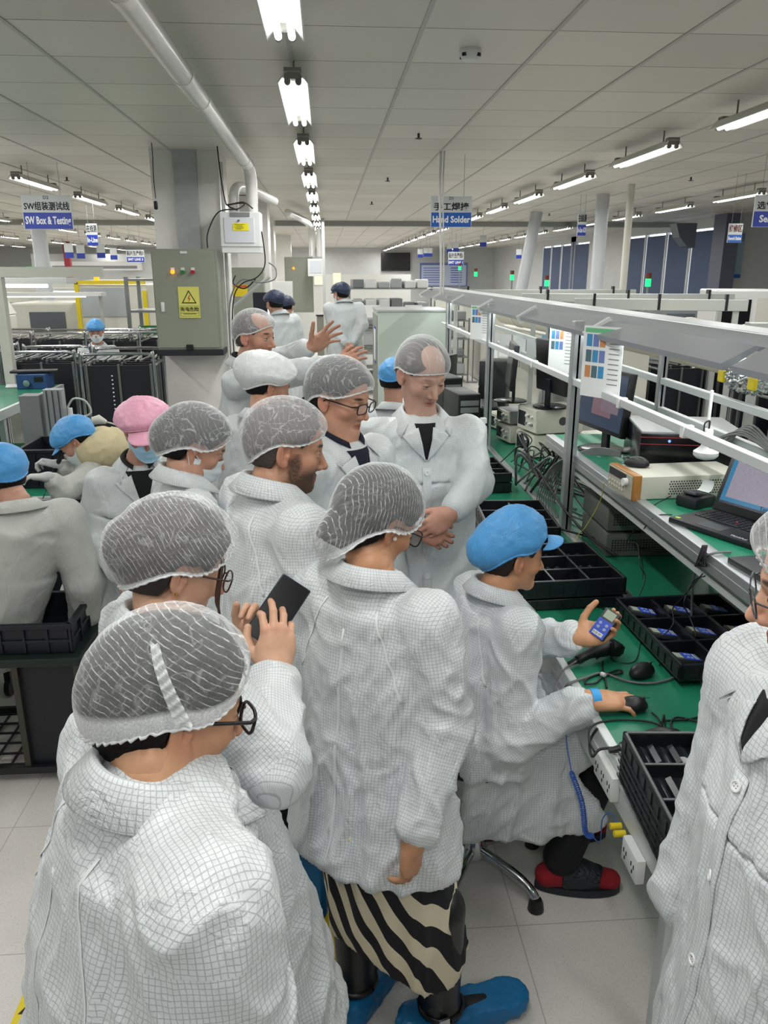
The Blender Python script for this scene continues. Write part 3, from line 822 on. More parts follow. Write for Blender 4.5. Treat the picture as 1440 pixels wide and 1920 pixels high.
    for i, (a, b, lat) in enumerate(base):
        mk = own == i
        if not mk.any(): continue
        ax = A3(b - a); ax /= np.linalg.norm(ax); la = A3(lat); 
        if abs(la @ ax) > .9: la = A3(f)
        la = la - ax * (la @ ax); la /= np.linalg.norm(la); fo = np.cross(ax, la)
        q = L[mk] - A3(a); x, y, t = q @ la, q @ fo, q @ ax
        if i == 0:                        # body cloth: flat front/back panels joined at the sides
            u = x + 0 * y; nm_ = vnormals(V, Fc)[Fc[mk]].mean(1); side = np.abs(nm_ @ la) > .80; topf = np.abs(nm_[:, 2]) > .72
            u = np.where(side[:, None], y + .0037, u)
            tt = np.where(topf[:, None], y, t)
        else:
            th = np.arctan2(y, x); th0 = np.arctan2(y.mean(1), x.mean(1))[:, None]; dth = (th - th0 + np.pi) % (2 * np.pi) - np.pi
            u = (th0 + dth) * rad[i]; tt = t
        uv[mk, :, 0] = u; uv[mk, :, 1] = tt
    o = mesh_np(name, V, Fc, d.get('coat', COAT), parent, uv.reshape(-1, 2))
    o['_'] = 0; del o['_']
    return o, (V, Fc, F)
def bvh_of(V, F): return BVHTree.FromPolygons([Vector(v) for v in V], [tuple(int(x) for x in q) for q in F])
def patch(name, parent, bvh, org, ux, uz, cast, corners, m, off=.003, thick=.003, n=10, lift=None):
    """cloth panel laid on the coat: corners (x, z) in the plane org + ux*x + uz*z, cast along `cast`"""
    (a, b, c, d) = [np.array(q, float) for q in corners]; V = []; T = []
    for i in range(n + 1):
        for j in range(n + 1):
            u, v = i / n, j / n; q = a * (1 - u) * (1 - v) + b * u * (1 - v) + c * u * v + d * (1 - u) * v
            p = org + ux * q[0] + uz * q[1] - cast * .5
            hit = bvh.ray_cast(p, cast, 1.2)
            V.append(None if hit[0] is None else hit[0] + hit[1] * off if hit[1].dot(cast) < 0 else hit[0] - hit[1] * off); T.append(q)
    dep = [((v - org).dot(cast)) for v in V if v is not None]
    if not dep: return None
    med = sorted(dep)[len(dep) // 2]
    for i, v in enumerate(V):
        if v is None or abs((v - org).dot(cast) - med) > .12: q = T[i]; V[i] = org + ux * q[0] + uz * q[1] + cast * med
    k = len(V); V2 = [v + cast * thick for v in V]; F = []
    ix = lambda i, j: i * (n + 1) + j
    for i in range(n):
        for j in range(n):
            q = (ix(i, j), ix(i + 1, j), ix(i + 1, j + 1), ix(i, j + 1)); F.append(q); F.append(tuple(x + k for x in reversed(q)))
    for i in range(n):
        for q in ((ix(i, 0), ix(i + 1, 0)), (ix(i + 1, n), ix(i, n)), (ix(0, i + 1), ix(0, i)), (ix(n, i), ix(n, i + 1))):
            F.append((q[1], q[0], q[0] + k, q[1] + k))
    W = np.array([list(v) for v in V + V2]); TT = np.array(T + T); uv = TT[np.array(F)].reshape(-1, 2)
    return mesh_np(name, W, F, m, parent, uv)
def fall0(w): return w * .9
def make_collar(parent, nb, f, r, s, m, gap=.5, w=.055, tip=.035, tilt=.0, rr=.064, ph=.034):
    """folded shirt collar round the neck: stands up, folds over, points at the front"""
    V = []; n = 40; up = Vector((0, 0, 1)); prof_n = 7
    for i in range(n + 1):
        t = (i / n * 2 - 1); a = t * (math.pi - gap) + math.pi       # 0 = front
        fr = abs(t) ** 4                                             # 1 at the front points
        dr = f * math.cos(a) + r * math.sin(a)
        fall = (w + tip * fr); dz = -.018 * math.cos(a) * 1.0 - .02 * fr
        pr = [(rr, -.02), (rr + .002, ph), (rr + .008, ph + .004), (rr + .014, ph - .002), (rr + .012 + fall * .62, ph - fall * .62), (rr + .010 + fall * .62, ph - fall * .62 - .004), (rr + .004, ph - .012)]
        for q, z in pr:
            V.append(nb + dr * q * s + up * (z + dz) * s)
    F = []
    for i in range(n):
        for j in range(prof_n):
            F.append((i * prof_n + j, (i + 1) * prof_n + j, (i + 1) * prof_n + (j + 1) % prof_n, i * prof_n + (j + 1) % prof_n))
    V = np.array([list(v) for v in V]); F = np.array(F)
    i = F // prof_n; j = F % prof_n; arc = np.array([0, .054, .062, .070, .070 + fall0(w), .074 + fall0(w), .11 + w])[j]; uv = np.stack([i * .0122, arc], -1).reshape(-1, 2)
    return mesh_np('collar', V, F, m, parent, uv)

def capsule_body(J, d, tone):
    nb, f, r, s, sh, ar, axis, foot = J
    def F(P):
        g = rc(P, nb + Vector((0, 0, .02)), nb + Vector((0, 0, -.12)), .052 * s, .075 * s)
        g = smin(g, rc(P, nb + Vector((0, 0, -.15)), d['spine'][2] if 'spine' in d else axis(nb.z - .50 * s), .075 * s, .075 * s), .03)
        for k in 'RL':
            e, w = ar[k]
            g = smin(g, rc(P, nb + Vector((0, 0, -.1)), sh[k] + Vector((0, 0, -.02)), .045, .034), .03)
            g = smin(g, rc(P, sh[k] + Vector((0, 0, -.02)), e, .034 * s, .028 * s), .02); g = smin(g, rc(P, e, w, .028 * s, .022 * s), .02)
        return g
    q = [A3(x) for x in [nb, axis(nb.z - .62 * s)] + list(sh.values()) + [y for a in ar.values() for y in a]]
    V, Fc = surfnet(F, np.min(q, 0) - .15, np.max(q, 0) + .15, .014)
    return V, Fc, np.tile(np.array(hexc(tone)), (len(V), 1))

def person(d):
    """d holds the pose in metres; returns the person Empty and its working data"""
    J = body_joints(d); nb, f, r, s, sh, ar, axis, foot = J
    base = foot if 'base' not in d else Vector(d['base'])
    root = thing('person', d['label'], 'person', base)
    inv = Matrix.Translation(-base)
    H = d['head']; Rm = frame(d['hphi'], d.get('hpitch', 0), d.get('hroll', 0)); R = to_np(Rm) ; C = A3(H); hs = s * d.get('hs', 1.0)
    o = d.get('face', {}); tone = o.get('skin', 'C79877'); hv = d.get('hv', .0026)
    nbl = A3(nb)
    def HF(P):
        q = (P - C) @ R / hs
        g = head_sdf(q, o) * hs
        nk = rc(P, C + R @ np.array([0, -.022, -.045]) * hs, nbl + A3(f) * .0, .054 * hs, .058 * s)
        return smin(g, nk, .022)
    V, F = surfnet(HF, C - .165, C + .165, hv)
    V2, F2 = surfnet(lambda P: rc(P, C + R @ np.array([0, -.022, -.045]) * hs, nbl, .053 * hs, .057 * s), np.minimum(C, nbl) - .09, np.maximum(C, nbl) + .09, .007)
    parts = [(V, F, head_color((V - C) @ R / hs, o)), (V2, F2, np.tile(np.array(hexc(tone)), (len(V2), 1))), capsule_body(J, d, tone)]
    for k in 'RL':
        a = d.get('arm' + k)
        if a and len(a) > 3:
            e, w = ar[k]; M = hand_matrix(w, a[2], a[3]); ho = a[4] if len(a) > 4 else {}
            gl = hexc(ho.get('tone', tone)); hsz = s * ho.get('size', .97)
            oo = dict(ho); oo['s'] = hsz
            HFn = lambda P: smin(hand_sdf(P, M, oo, k), rc(P, w, w + (e - w).normalized() * .10, .025 * s, .029 * s), .02)
            Ce = A3(w) + M[:3, 1] * .07
            Vh, Fh = surfnet(HFn, Ce - .155, Ce + .155, d.get('handv', .0028))
            if d.get('fixhand'): pass
            q = (Vh - M[:3, 3]) @ M[:3, :3]
            c = np.tile(np.array(gl), (len(Vh), 1)); kn = np.clip(1 - np.abs(q[:, 1] - .095) / .012, 0, 1) * (q[:, 2] > 0)
            tp = np.clip((np.linalg.norm(q, axis=1) - .12) / .05, 0, 1)
            wr = np.clip(kn * .35 + tp * .25, 0, 1)[:, None]; c = c * (1 - wr) + np.array(hexc('B8705A')) * wr if 'tone' not in ho else c
            parts.append((Vh, Fh, c))
    V, F, Cc = join_np(parts)
    body = mesh_np('body', V - A3(base), F, SKIN, root, None, Cc)
    cl = []
    if not d.get('nocoat'):
        co, (cv, cf, cF) = make_coat(root, d, J, d.get('cv', .010)); cl.append(co)
        bv = bvh_of(cv, cf)
        if not d.get('nocollar'): cl.append(make_collar(root, nb + Vector((0, 0, d.get('colz', -.008))), f, r, s, d.get('coat', COAT), **d.get('collar', {})))
    else: bv = None; cv = cf = None
    if d.get('hairm') is not None:
        def hf(P): return hair_sdf((P - C) @ R / hs, o) * hs
        hvx, hfc = surfnet(hf, C - .19, C + .19, .004)
        hn = perlin(((hvx - C) @ R) * 90); hvx = hvx + vnormals(hvx, hfc) * (hn * .0016)[:, None]
        cl.append(mesh_np('hair', hvx, hfc, d['hairm'], root))
    g = d.get('gear')
    if g:
        kind = g[0]; k = dict(g[1])
        if kind == 'net':
            k['under'] = hair_under(o); ob, L = shell('hairnet', root, C, R * hs, k.pop('m', NETP), k.pop('rim'), k.pop('rad'), **k); cl.append(ob)
            edge = L[:, 0]; b = B(); pts = [Vector(C + (R * hs) @ (p * 1.004 + np.array([0, 0, .001 * math.sin(i * 1.7)]))) for i, p in enumerate(edge)]
            pts.append(pts[0]); b.tube(pts, [.0022 + .0009 * math.sin(i * 2.1) for i in range(len(pts))], 6, False)
            cl.append(b.build('elastic_band', mat('net_elastic', 'E3E6E6', .8, alpha=.9), root, 180))
        else:
            m = k.pop('m'); vis = k.pop('visor', None); rim = k.pop('rim')
            k['under'] = hair_under(o); ob, L = shell('cap', root, C, R * hs, m, rim, k.pop('rad'), **k); cl.append(ob)
            band = B(); pts = [Vector(C + (R * hs) @ (p * 1.006)) for p in L[:, 0]]; pts.append(pts[0])
            band.tube(pts, .0045, 6, False); cl.append(band.build('cap_band', m, root, 180))
            if vis is not None: cl.append(visor(root, C, R * hs, m, rim, **vis))
    if d.get('glasses'): cl.append(make_glasses(root, C, R * hs, **d['glasses']))
    if d.get('mask'): cl.append(make_mask(root, C, R * hs, d['mask']))
    if d.get('legs', True):
        def lf(P):
            g = None
            for sg in (-1, 1):
                hp = axis(max(nb.z - .62 * s, .75)) + r * sg * .085; ft = Vector((foot.x, foot.y, .08)) + r * sg * .10; kn = (hp + ft) / 2 + f * .02
                q = smin(rc(P, hp, kn, .09, .065), rc(P, kn, ft, .065, .05), .03); g = q if g is None else smin(g, q, .02)
            return np.maximum(g, .05 - P[:, 2])
        c0 = axis(.5); lo = [min(c0.x, foot.x) - .3, min(c0.y, foot.y) - .3, 0]; hi = [max(c0.x, foot.x) + .3, max(c0.y, foot.y) + .3, 1.05]
        a, b_ = surfnet(lf, lo, hi, .016); cl.append(mesh_np('trousers', a, b_, TROUS, root))
        for sg in (-1, 1):
            c1 = Vector((foot.x, foot.y, 0)) + r * sg * .10 + f * .05
            sf = lambda P: np.maximum(smin(rc(P, c1 - f * .07 + Vector((0, 0, .05)), c1 + f * .09 + Vector((0, 0, .035)), .045, .042), rc(P, c1 - f * .06 + Vector((0, 0, .04)), c1 - f * .05 + Vector((0, 0, .10)), .04, .04), .03), -P[:, 2] + .001)
            a, b_ = surfnet(sf, A3(c1) - .2, A3(c1) + .2, .009); cl.append(mesh_np('shoe', a, b_, SHOE, root))
    def tr(c):
        c.data.transform(inv)
        for q in c.children: tr(q)
    for c in cl:
        if c is not None: tr(c)
    return dict(root=root, J=J, C=C, R=R, hs=hs, bvh=bv, inv=inv, base=base, d=d)
def wear(p, *objs):                        # late children: bring them into the person's own space
    for o in objs:
        if o is None: continue
        if o.type == 'MESH' and not any(abs(x) > 1e-9 for x in o.location): o.data.transform(p['inv'])
        else: o.location = o.location - p['base']
        o.parent = p['root']
def opening(p, wtop=.045, depth=.16, m=BLACKC, lap=True, off=.0035, lw=.05, ztop=-.02):
    """V neck opening with inner shirt and two lapels"""
    nb, f, r, s = p['J'][:4]; z = Vector((0, 0, 1)); out = []
    out.append(patch('inner_shirt', None, p['bvh'], nb, r, z, -f, [(-wtop, ztop), (wtop, ztop), (.004, -depth), (-.004, -depth)], m, off, .003, 12))
    if lap:
        for sg in (-1, 1):
            out.append(patch('lapel', None, p['bvh'], nb, r, z, -f, [(sg * wtop * .7, ztop - .015), (sg * (wtop + lw), ztop - .045), (sg * (.035 + lw * .5), -depth * .62), (sg * .002, -depth - .01)], p['d'].get('coat', COAT), off + .004, .003, 10))
    wear(p, *out)
def placket(p, x=.0, z0=-.18, z1=-.75, buttons=5, w=.018, off=.003, br=.009):
    nb, f, r, s = p['J'][:4]; z = Vector((0, 0, 1))
    q = patch('button_placket', None, p['bvh'], nb, r, z, -f, [(x - w, z0), (x + w, z0), (x + w, z1), (x - w, z1)], p['d'].get('coat', COAT), off, .002, 24)
    wear(p, q)
    for i in range(buttons):
        zz = z0 - .02 + (z1 - z0) * (i / max(1, buttons - .5)); h = p['bvh'].ray_cast(nb + r * x + z * zz + f * .5, -f, 1)
        if h[0] is None: continue
        button(p, h[0] + h[1] * (off + .002), h[1], br)
def button(p, loc, nrm, br=.009):
    b = B(); M = Matrix.Translation(loc) @ Vector((0, 0, 1)).rotation_difference(nrm).to_matrix().to_4x4()
    b.lathe([(br * .3, .0004), (br * .62, .0008), (br * .7, .0026), (br * .95, .0026), (br, .0012), (br * .98, 0)], n=20, M=M)
    o = b.build('button', BUTTON, None, 40)
    q = B()
    for a in range(4): q.bm.verts.ensure_lookup_table(); q.lathe([(br * .10, .0004), (br * .10, .0012)], n=8, M=M @ Matrix.Translation((br * .25 * (1 if a & 1 else -1), br * .25 * (1 if a & 2 else -1), 0)))
    h = q.build('thread_hole', mat('button_hole', '77797A', .8), None)
    wear(p, o); h.data.transform(p['inv']); h.parent = o
# ------------------------------------------------------------------ the people
def dirv(x, y, z): return Vector((x, y, z))
CAST = {}
def net(rim=(.068, -.045), rad=(.094, .118, .108), **k):
    q = dict(rim=rim_line(*rim), rad=rad); q.update(k); return ('net', q)
def capg(m, rim=(.045, -.050), rad=(.112, .135, .115), **k):
    q = dict(m=m, rim=rim_line(*rim), rad=rad, fold=.05, tuck=.8, ripple=.001); q.update(k); return ('cap', q)

# bottom left, seen from behind
p = CAST['front_man'] = person(dict(label='short-haired man in hairnet and glasses at bottom left, seen over his shoulder', head=at(326, 1318, Y=1.05), hphi=62, hpitch=20, hroll=-4, bphi=62, foot=(-.39, .98),
    nb=at(290, 1445, Y=.98), s=1.05, sw=.19, bulk=1.27, hem=.75, fold=1.4, seed=3, cv=.0075, hv=.0024, hs=1.0, face=dict(skin='CB9A75', hair=.013, nape=-.100), hairm=HAIR, glasses=dict(fm=GLASSB, w=.028, h=.018, rt=.0026),
    gear=net((.080, -.046, .002), (.098, .122, .114), uvdir=(.1, .35, .93), seed=1, fold=.03, ripple=.0014, nu=160, nv=44, rimw=.017, tuck=.8), collar=dict(w=.062, tip=.05, gap=.42, ph=.03, rr=.066)))
# woman with the phone
wr = at(512, 1262, Y=1.52); wl = at(474, 1215, Y=1.66)
p = CAST['phone_woman'] = person(dict(label='woman in hairnet and tortoiseshell glasses holding up a black phone', head=at(334, 1056, Y=1.52), hphi=66, hpitch=24, hroll=0, bphi=58, foot=(-.17, 1.38),
    nb=at(305, 1165, Y=1.46), s=.99, sw=.17, flare=1.12, bulk=1.08, hem=.45, fold=1.3, seed=5, cv=.009, face=dict(skin='CDA184', hair=.016, bun=((0, -.112, .012), (.05, .042, .05)), nape=-.07), hairm=HAIRB,
    glasses=dict(fm=GLASSBR, w=.026, h=.022, rnd=1.2), gear=net((.066, -.088, .006), (.106, .132, .118), uvdir=(.0, .62, .78), seed=2, fold=.04, ripple=.0015, nu=120, nv=40, bulges=[]),
    armR=(at(508, 1435, Y=1.29), wr, dirv(.14, .30, .95), dirv(.25, -.95, .1), dict(size=1.0, curl=(.55, .40, .50, .7), pip=(1.0, .55, .6, .8), spread=.13, thumb=((-.026, .022, -.006), (-.050, .042, -.020), (-.060, .066, -.032), (-.058, .088, -.040)))),
    armL=(at(350, 1330, Y=1.66), wl, dirv(.25, .0, .95), dirv(.2, .9, -.1), dict(curl=(.9, .9, 1.0, 1.0), pip=(.8, .8, .8, .8)))))
# centre woman
p = CAST['centre_woman'] = person(dict(label='woman in centre with black and cream striped skirt, seen from behind', head=at(712, 975, Y=1.84), hphi=62, hpitch=30, hroll=0, bphi=40, foot=(.10, 1.72),
    nb=at(696, 1078, Y=1.76), s=.99, sw=.168, bulk=1.02, hem=.60, fold=1.35, seed=8, cv=.0075, flare=1.04, face=dict(skin='B98763', hair=.016, bun=((0, -.080, -.080), (.064, .062, .064)), nape=-.10), hairm=HAIR,
    glasses=dict(fm=GLASSB, w=.024, h=.020), gear=net((.066, -.140, -.010), (.098, .116, .114), uvdir=(0, .97, .25), seed=3, fold=.025, nu=120, nv=40, bulges=[]),
    armR=(at(833, 1360, Y=1.62), at(776, 1575, Y=1.50), dirv(-.05, .02, -1), dirv(.75, -.6, .1), dict(curl=(.25, .35, .45, .5), pip=.55, size=.95)),
    armL=(at(560, 1330, Y=1.90), at(600, 1480, Y=1.95)), legs=False))
# seated technician
TFD = Vector((.96, .06, .20)).normalized(); TPN = Vector((-.10, -.45, .88)); TPN = (TPN - TFD * TPN.dot(TFD)).normalized()
wR = at(1104, 1312, Y=2.05); wL = at(1082, 1196, Y=2.28)
pel = Vector((.50, 2.32, .60)); 
nbT = at(930, 1105, Y=2.32)
kR = Vector((.90, 2.20, .56)); kL = Vector((.90, 2.44, .56))
p = CAST['technician'] = person(dict(label='technician in blue peaked cap sitting at the bench with a hand on a mouse', head=at(963, 1040, Y=2.35), hphi=80, hpitch=8, hroll=0, bphi=76, foot=(.48, 2.34), base=(.50, 2.32, 0),
    nb=nbT, s=.98, sw=.165, bulk=1.04, armr=1.08, nohem=True, fold=1.3, seed=11, cv=.0075, spine=(at(892, 1230, Y=2.34), at(882, 1350, Y=2.34), pel + Vector((-.02, 0, .02)), pel + Vector((-.02, 0, -.10))),
    extra=[(pel, kR + Vector((-.13, 0, .0)), .125, .090), (pel, kL + Vector((-.04, 0, .0)), .125, .092), (pel + Vector((-.06, -.04, -.04)), pel + Vector((.04, -.06, -.20)), .15, .12),
        (Vector((.42, 2.15, .42)), Vector((.70, 2.13, .40)), Vector((0, 0, 1)), (.19, .17), (.045, .026)), (Vector((.68, 2.13, .38)), Vector((.86, 2.12, .29)), Vector((0, 0, 1)), (.14, .03), (.028, .016)), (Vector((.42, 2.42, .42)), Vector((.84, 2.50, .42)), Vector((0, 0, 1)), (.16, .11), (.04, .02)), (pel, Vector((.80, 2.34, .54)), .11, .06)],
    face=dict(skin='C8936C', hair=.006, nape=-.080, eye=.35, nose=.95), hairm=HAIRB, gear=capg(CAPB, (.072, -.060, .030), (.098, .122, .128), bulges=[((0, -1, -.25), .034, .2), ((0, .35, 1), .014, .3)], visor=dict(length=.062, width=.85, droop=.02), seed=4),
    armR=(at(950, 1392, Y=2.12), wR, dirv(.98, .05, -.06), dirv(.06, -.10, 1), dict(curl=(.06, .04, .08, .14), pip=(.50, .50, .55, .55), spread=.09, cup=1.0, size=1.08, thumb=((-.026, .022, -.006), (-.050, .042, -.020), (-.062, .066, -.028), (-.064, .088, -.036)))),
    armL=(at(990, 1200, Y=2.45), wL, TFD, -TPN, dict(curl=(.35, .42, .5, .6), pip=(.85, .9, .95, .95), spread=.05, size=1.08, thumb=((-.026, .022, -.006), (-.056, .044, -.018), (-.074, .070, -.030), (-.084, .094, -.038)))),
    legs=False))
# right edge man
p = CAST['edge_man'] = person(dict(label='person in white coat and glasses cut off by the right edge', head=at(1562, 1105, Y=.98), hphi=298, hpitch=12, hroll=0, bphi=272, foot=(.74, .93),
    nb=at(1560, 1290, Y=.95), s=1.0, sw=.19, bulk=1.10, hem=.5, seed=14, cv=.0075, fold=1.2, hv=.0024, face=dict(skin='CFA084', hair=.01, nape=-.07), hairm=HAIR, glasses=dict(fm=mat('grey_metal_frame', '5A6066', .3, 1.0), w=.026, h=.019, rt=.0014),
    gear=net((.058, -.05, .0), (.106, .134, .116), m=NETP, seed=5), collar=dict(gap=.9, w=.06, tip=.07),
    armR=(None, None), armL=(None, None)))
# standing right
p = CAST['right_man'] = person(dict(label='tall man in hairnet standing by the bench with clasped hands, looking down', head=at(792, 702, Y=3.0), hphi=152, hpitch=24, hroll=0, bphi=176, foot=(.36, 2.98),
    nb=at(790, 778, Y=3.0), s=1.04, sw=.178, bulk=1.08, armr=.92, hem=.72, seed=17, cv=.009, coat=COATF, face=dict(skin='CBA28E', hair=.006, front=.083, nape=-.07, eye=.28, stubble=.18, brow=.5, browc='5A463C', bald=((0, .055, .10), (.05, .055, .045))), hairm=HAIRG,
    gear=net((.050, -.066, .018), (.094, .120, .112), m=NETS, seed=6, uvdir=(1, .2, .3)), collar=dict(gap=.75, w=.055, tip=.035),
    armR=(at(708, 920, Y=2.90), at(786, 984, Y=2.73), dirv(.75, -.15, -.5), dirv(-.2, -.9, .3), dict(curl=.5, pip=.6, tone='B9846F')),
    armL=(at(890, 905, Y=2.88), at(845, 962, Y=2.72), dirv(-.75, -.25, -.45), dirv(.35, -.85, .35), dict(curl=.6, pip=.8, tone='C08D78'))))
# man with glasses
p = CAST['glasses_man'] = person(dict(label='man in hairnet and black rectangular glasses, navy collar, behind the bearded man', head=at(640, 745, Y=2.6), hphi=122, hpitch=14, hroll=0, bphi=132, foot=(-.12, 2.62),
    nb=at(640, 826, Y=2.6), s=1.0, sw=.18, bulk=1.02, hem=.62, seed=19, cv=.010, coat=COATF, face=dict(skin='C9967A', hair=.012, nape=-.06, eye=.3, nose=.85), hairm=HAIR, glasses=dict(fm=GLASSB, w=.026, h=.017, rt=.0022),
    gear=net((.052, -.078, .010), (.098, .126, .108), m=NETS, seed=8, uvdir=(.3, 1, .2)), collar=dict(gap=.85)))
# bearded man
p = CAST['bearded_man'] = person(dict(label='bearded man in hairnet with white collared coat, facing right', head=at(540, 838, Y=2.15), hphi=84, hpitch=12, hroll=0, bphi=62, foot=(-.26, 2.12),
    nb=at(508, 912, Y=2.12), s=1.03, sw=.19, bulk=1.08, hem=.6, seed=21, cv=.008, face=dict(skin='B98A6E', hair=.004, nape=-.06, eye=.6, stubble=.85, front=.075), hairm=HAIRG,
    gear=net((.052, -.072, .018), (.098, .122, .108), m=NETS, seed=9, uvdir=(0, .9, .4)), collar=dict(gap=.4, w=.06, tip=.03)))
# gesturing man
p = CAST['gesturing_man'] = person(dict(label='man in hairnet with both arms raised, gesturing towards the hall', head=at(480, 631, Y=4.2), hphi=118, hpitch=4, hroll=0, bphi=100, foot=(-.50, 4.2),
    nb=at(462, 682, Y=4.2), s=1.02, sw=.19, bulk=1.10, hem=.7, seed=23, cv=.012, coat=COATD, face=dict(skin='BE8E76', hair=.004, front=.085, nape=-.05, eye=.7, stubble=.3, bald=((0, .05, .09), (.06, .06, .05))), hairm=HAIRG,
    gear=net((.058, -.068, .015), (.098, .126, .112), m=NETS, seed=10, uvdir=(0, 1, .2)), collar=dict(gap=.8), armr=.95,
    armR=(at(530, 702, Y=3.95), at(632, 688, Y=3.72), dirv(.80, -.2, .42), dirv(-.3, -.9, .2), dict(curl=(.35, .4, .5, .6), pip=.6, spread=.15)),
    armL=(at(520, 676, Y=4.42), at(582, 652, Y=4.30), dirv(.78, .05, .52), dirv(.2, .75, .5), dict(curl=(.05, .1, .15, .2), pip=.25, spread=.22, size=1.1, thumb=((-.026, .022, -.006), (-.058, .040, -.012), (-.082, .060, -.016), (-.104, .078, -.018))))))
# white bonnet
p = CAST['bonnet_person'] = person(dict(label='person in opaque white bonnet seen from behind, in front of the gesturing man', head=at(506, 722, Y=3.55), hphi=70, hpitch=22, hroll=0, bphi=40, foot=(-.45, 3.5),
    nb=at(490, 780, Y=3.45), s=.95, sw=.165, bulk=1.0, hem=.6, seed=25, cv=.012, coat=COATD, face=dict(skin='B98A70', hair=.012), hairm=HAIR,
    gear=capg(CAPW, (.075, -.055, .01), (.118, .150, .122), seed=12, bulges=[((0, -1, .2), .03, .2)]), collar=dict(gap=.5)))
# pink cap
p = CAST['pink_cap'] = person(dict(label='worker in pink peaked cap and blue face mask looking down', head=at(272, 806, Y=3.42), hphi=168, hpitch=17, hroll=5, bphi=160, foot=(-1.17, 3.40),
    nb=at(260, 868, Y=3.46), s=1.0, sw=.165, bulk=1.0, hem=.5, seed=27, cv=.010, coat=COATF, face=dict(skin='B98C78', hair=.012, nape=-.06, eye=.2), hairm=HAIR, mask=MASKB,
    glasses=dict(fm=mat('thin_gold_frame', '8A7458', .3, 1.0), w=.024, h=.018, rt=.0008),
    gear=capg(CAPP, (.046, -.045, .022), (.112, .134, .112), visor=dict(length=.070, width=.90, droop=.42), seed=14, bulges=[((.9, -.3, .1), .018, .2), ((-.9, -.3, .1), .018, .2)]),
    armR=(at(172, 1000, Y=3.4), at(232, 1080, Y=3.12), dirv(.35, -.5, -.75), dirv(-.5, -.6, .5), dict(curl=.5, pip=.6)), armL=(at(340, 960, Y=3.3), at(330, 1050, Y=3.1)), collar=dict(gap=.8)))
# masked woman in net
p = CAST['net_woman'] = person(dict(label='person in grey-looking hairnet and pale mask beside the pink cap, head turned away', head=at(368, 835, Y=2.45), hphi=76, hpitch=28, hroll=0, bphi=68, foot=(-.62, 2.42),
    nb=at(345, 892, Y=2.40), s=.95, sw=.16, bulk=.95, hem=.5, seed=29, cv=.010, coat=COATF, face=dict(skin='BE9078', hair=.016, bun=((0, -.10, -.01), (.06, .05, .06))), hairm=HAIR, mask=MASKW,
    gear=net((.072, -.088, .0), (.104, .128, .112), m=NETS, seed=15, uvdir=(.2, .6, .7)), collar=dict(gap=.5)))
# bent blue-cap worker, left
p = CAST['bench_worker'] = person(dict(label='gloved worker in blue cap and cream hood bent over trays at the left bench', head=at(140, 826, Y=4.2), hphi=262, hpitch=42, hroll=0, bphi=262, foot=(-1.55, 4.3), base=(-1.5, 4.3, 0),
    nb=at(176, 850, Y=4.25), s=.95, sw=.16, bulk=.98, hem=.45, seed=31, cv=.012, coat=COATC, face=dict(skin='BE8F78', hair=.012, eye=.2), hairm=HAIR, mask=MASKW,
    gear=capg(CAPB, (.040, -.050, .02), (.104, .132, .104), visor=dict(length=.045, width=.75, droop=.25), seed=16), nocollar=True,
    armR=(at(165, 905, Y=4.35), at(112, 872, Y=4.2), dirv(-.8, -.1, .3), dirv(.1, .2, 1), dict(tone='B9BDBB', curl=.9, pip=.9)), armL=(at(120, 922, Y=4.0), at(92, 895, Y=3.95), dirv(-.85, -.1, .1), dirv(.1, .1, 1), dict(tone='B9BDBB', curl=.5, pip=.5))))
# left edge worker from behind
p = CAST['edge_worker'] = person(dict(label='worker in blue cap cut off by the left edge, seen from behind', head=at(0, 895, Y=3.15), hphi=318, hpitch=30, hroll=0, bphi=330, foot=(-1.75, 3.05),
    nb=at(34, 950, Y=3.08), s=1.0, sw=.165, bulk=1.22, fold=.5, hem=.45, seed=33, cv=.011, coat=COATC, face=dict(skin='BE8F78'), hairm=HAIR, gear=capg(CAPB, (.045, -.055, .0), (.112, .140, .105), seed=17), collar=dict(gap=.5)))
# far people
p = CAST['far_man'] = person(dict(label='man in navy cap with hands behind his back in the aisle', head=at(638, 550, Y=10.2), hphi=318, hpitch=14, hroll=0, bphi=350, foot=(.27, 10.2),
    nb=at(645, 566, Y=10.2), s=1.02, sw=.19, bulk=1.05, hem=.78, seed=35, cv=.016, coat=COATD, hv=.005, face=dict(skin='BE8F78', hair=.012), hairm=HAIR, mask=MASKW,
    gear=capg(CAPN, (.045, -.03, .02), (.110, .138, .105), visor=dict(length=.05, width=.75, droop=.2), seed=18),
    armR=(at(680, 610, Y=10.15), at(660, 645, Y=10.0), dirv(-.6, -.2, -.5), dirv(.2, -.9, .1), dict(curl=.5, pip=.6)), armL=(at(625, 615, Y=10.2), at(650, 645, Y=10.0), dirv(.6, -.2, -.4), dirv(.1, -.9, .2), dict(curl=.4, pip=.5))))
p = CAST['far_stoop'] = person(dict(label='person in navy cap with grey coat, back turned, behind the gesturing man', head=at(514, 568, Y=8.6), hphi=322, hpitch=16, hroll=0, bphi=330, foot=(-.5, 8.7),
    nb=at(524, 588, Y=8.6), s=.98, sw=.17, bulk=1.05, hem=.7, seed=37, cv=.016, coat=COATD, hv=.005, face=dict(skin='BE8F78', hair=.012), hairm=HAIR, gear=capg(CAPN, (.045, -.03, .02), (.116, .140, .100), seed=19)))
p = CAST['far_other'] = person(dict(label='half-hidden person in navy cap and white coat by the grey cabinet', head=at(538, 574, Y=10.0), hphi=20, hpitch=20, hroll=0, bphi=30, foot=(-.42, 10.0),
    s=.95, sw=.165, bulk=1.0, hem=.85, seed=39, cv=.016, coat=COATD, hv=.005, face=dict(skin='BE8F78', hair=.012), hairm=HAIR, gear=capg(CAPN, (.045, -.03, .02), (.106, .130, .095), seed=20)))
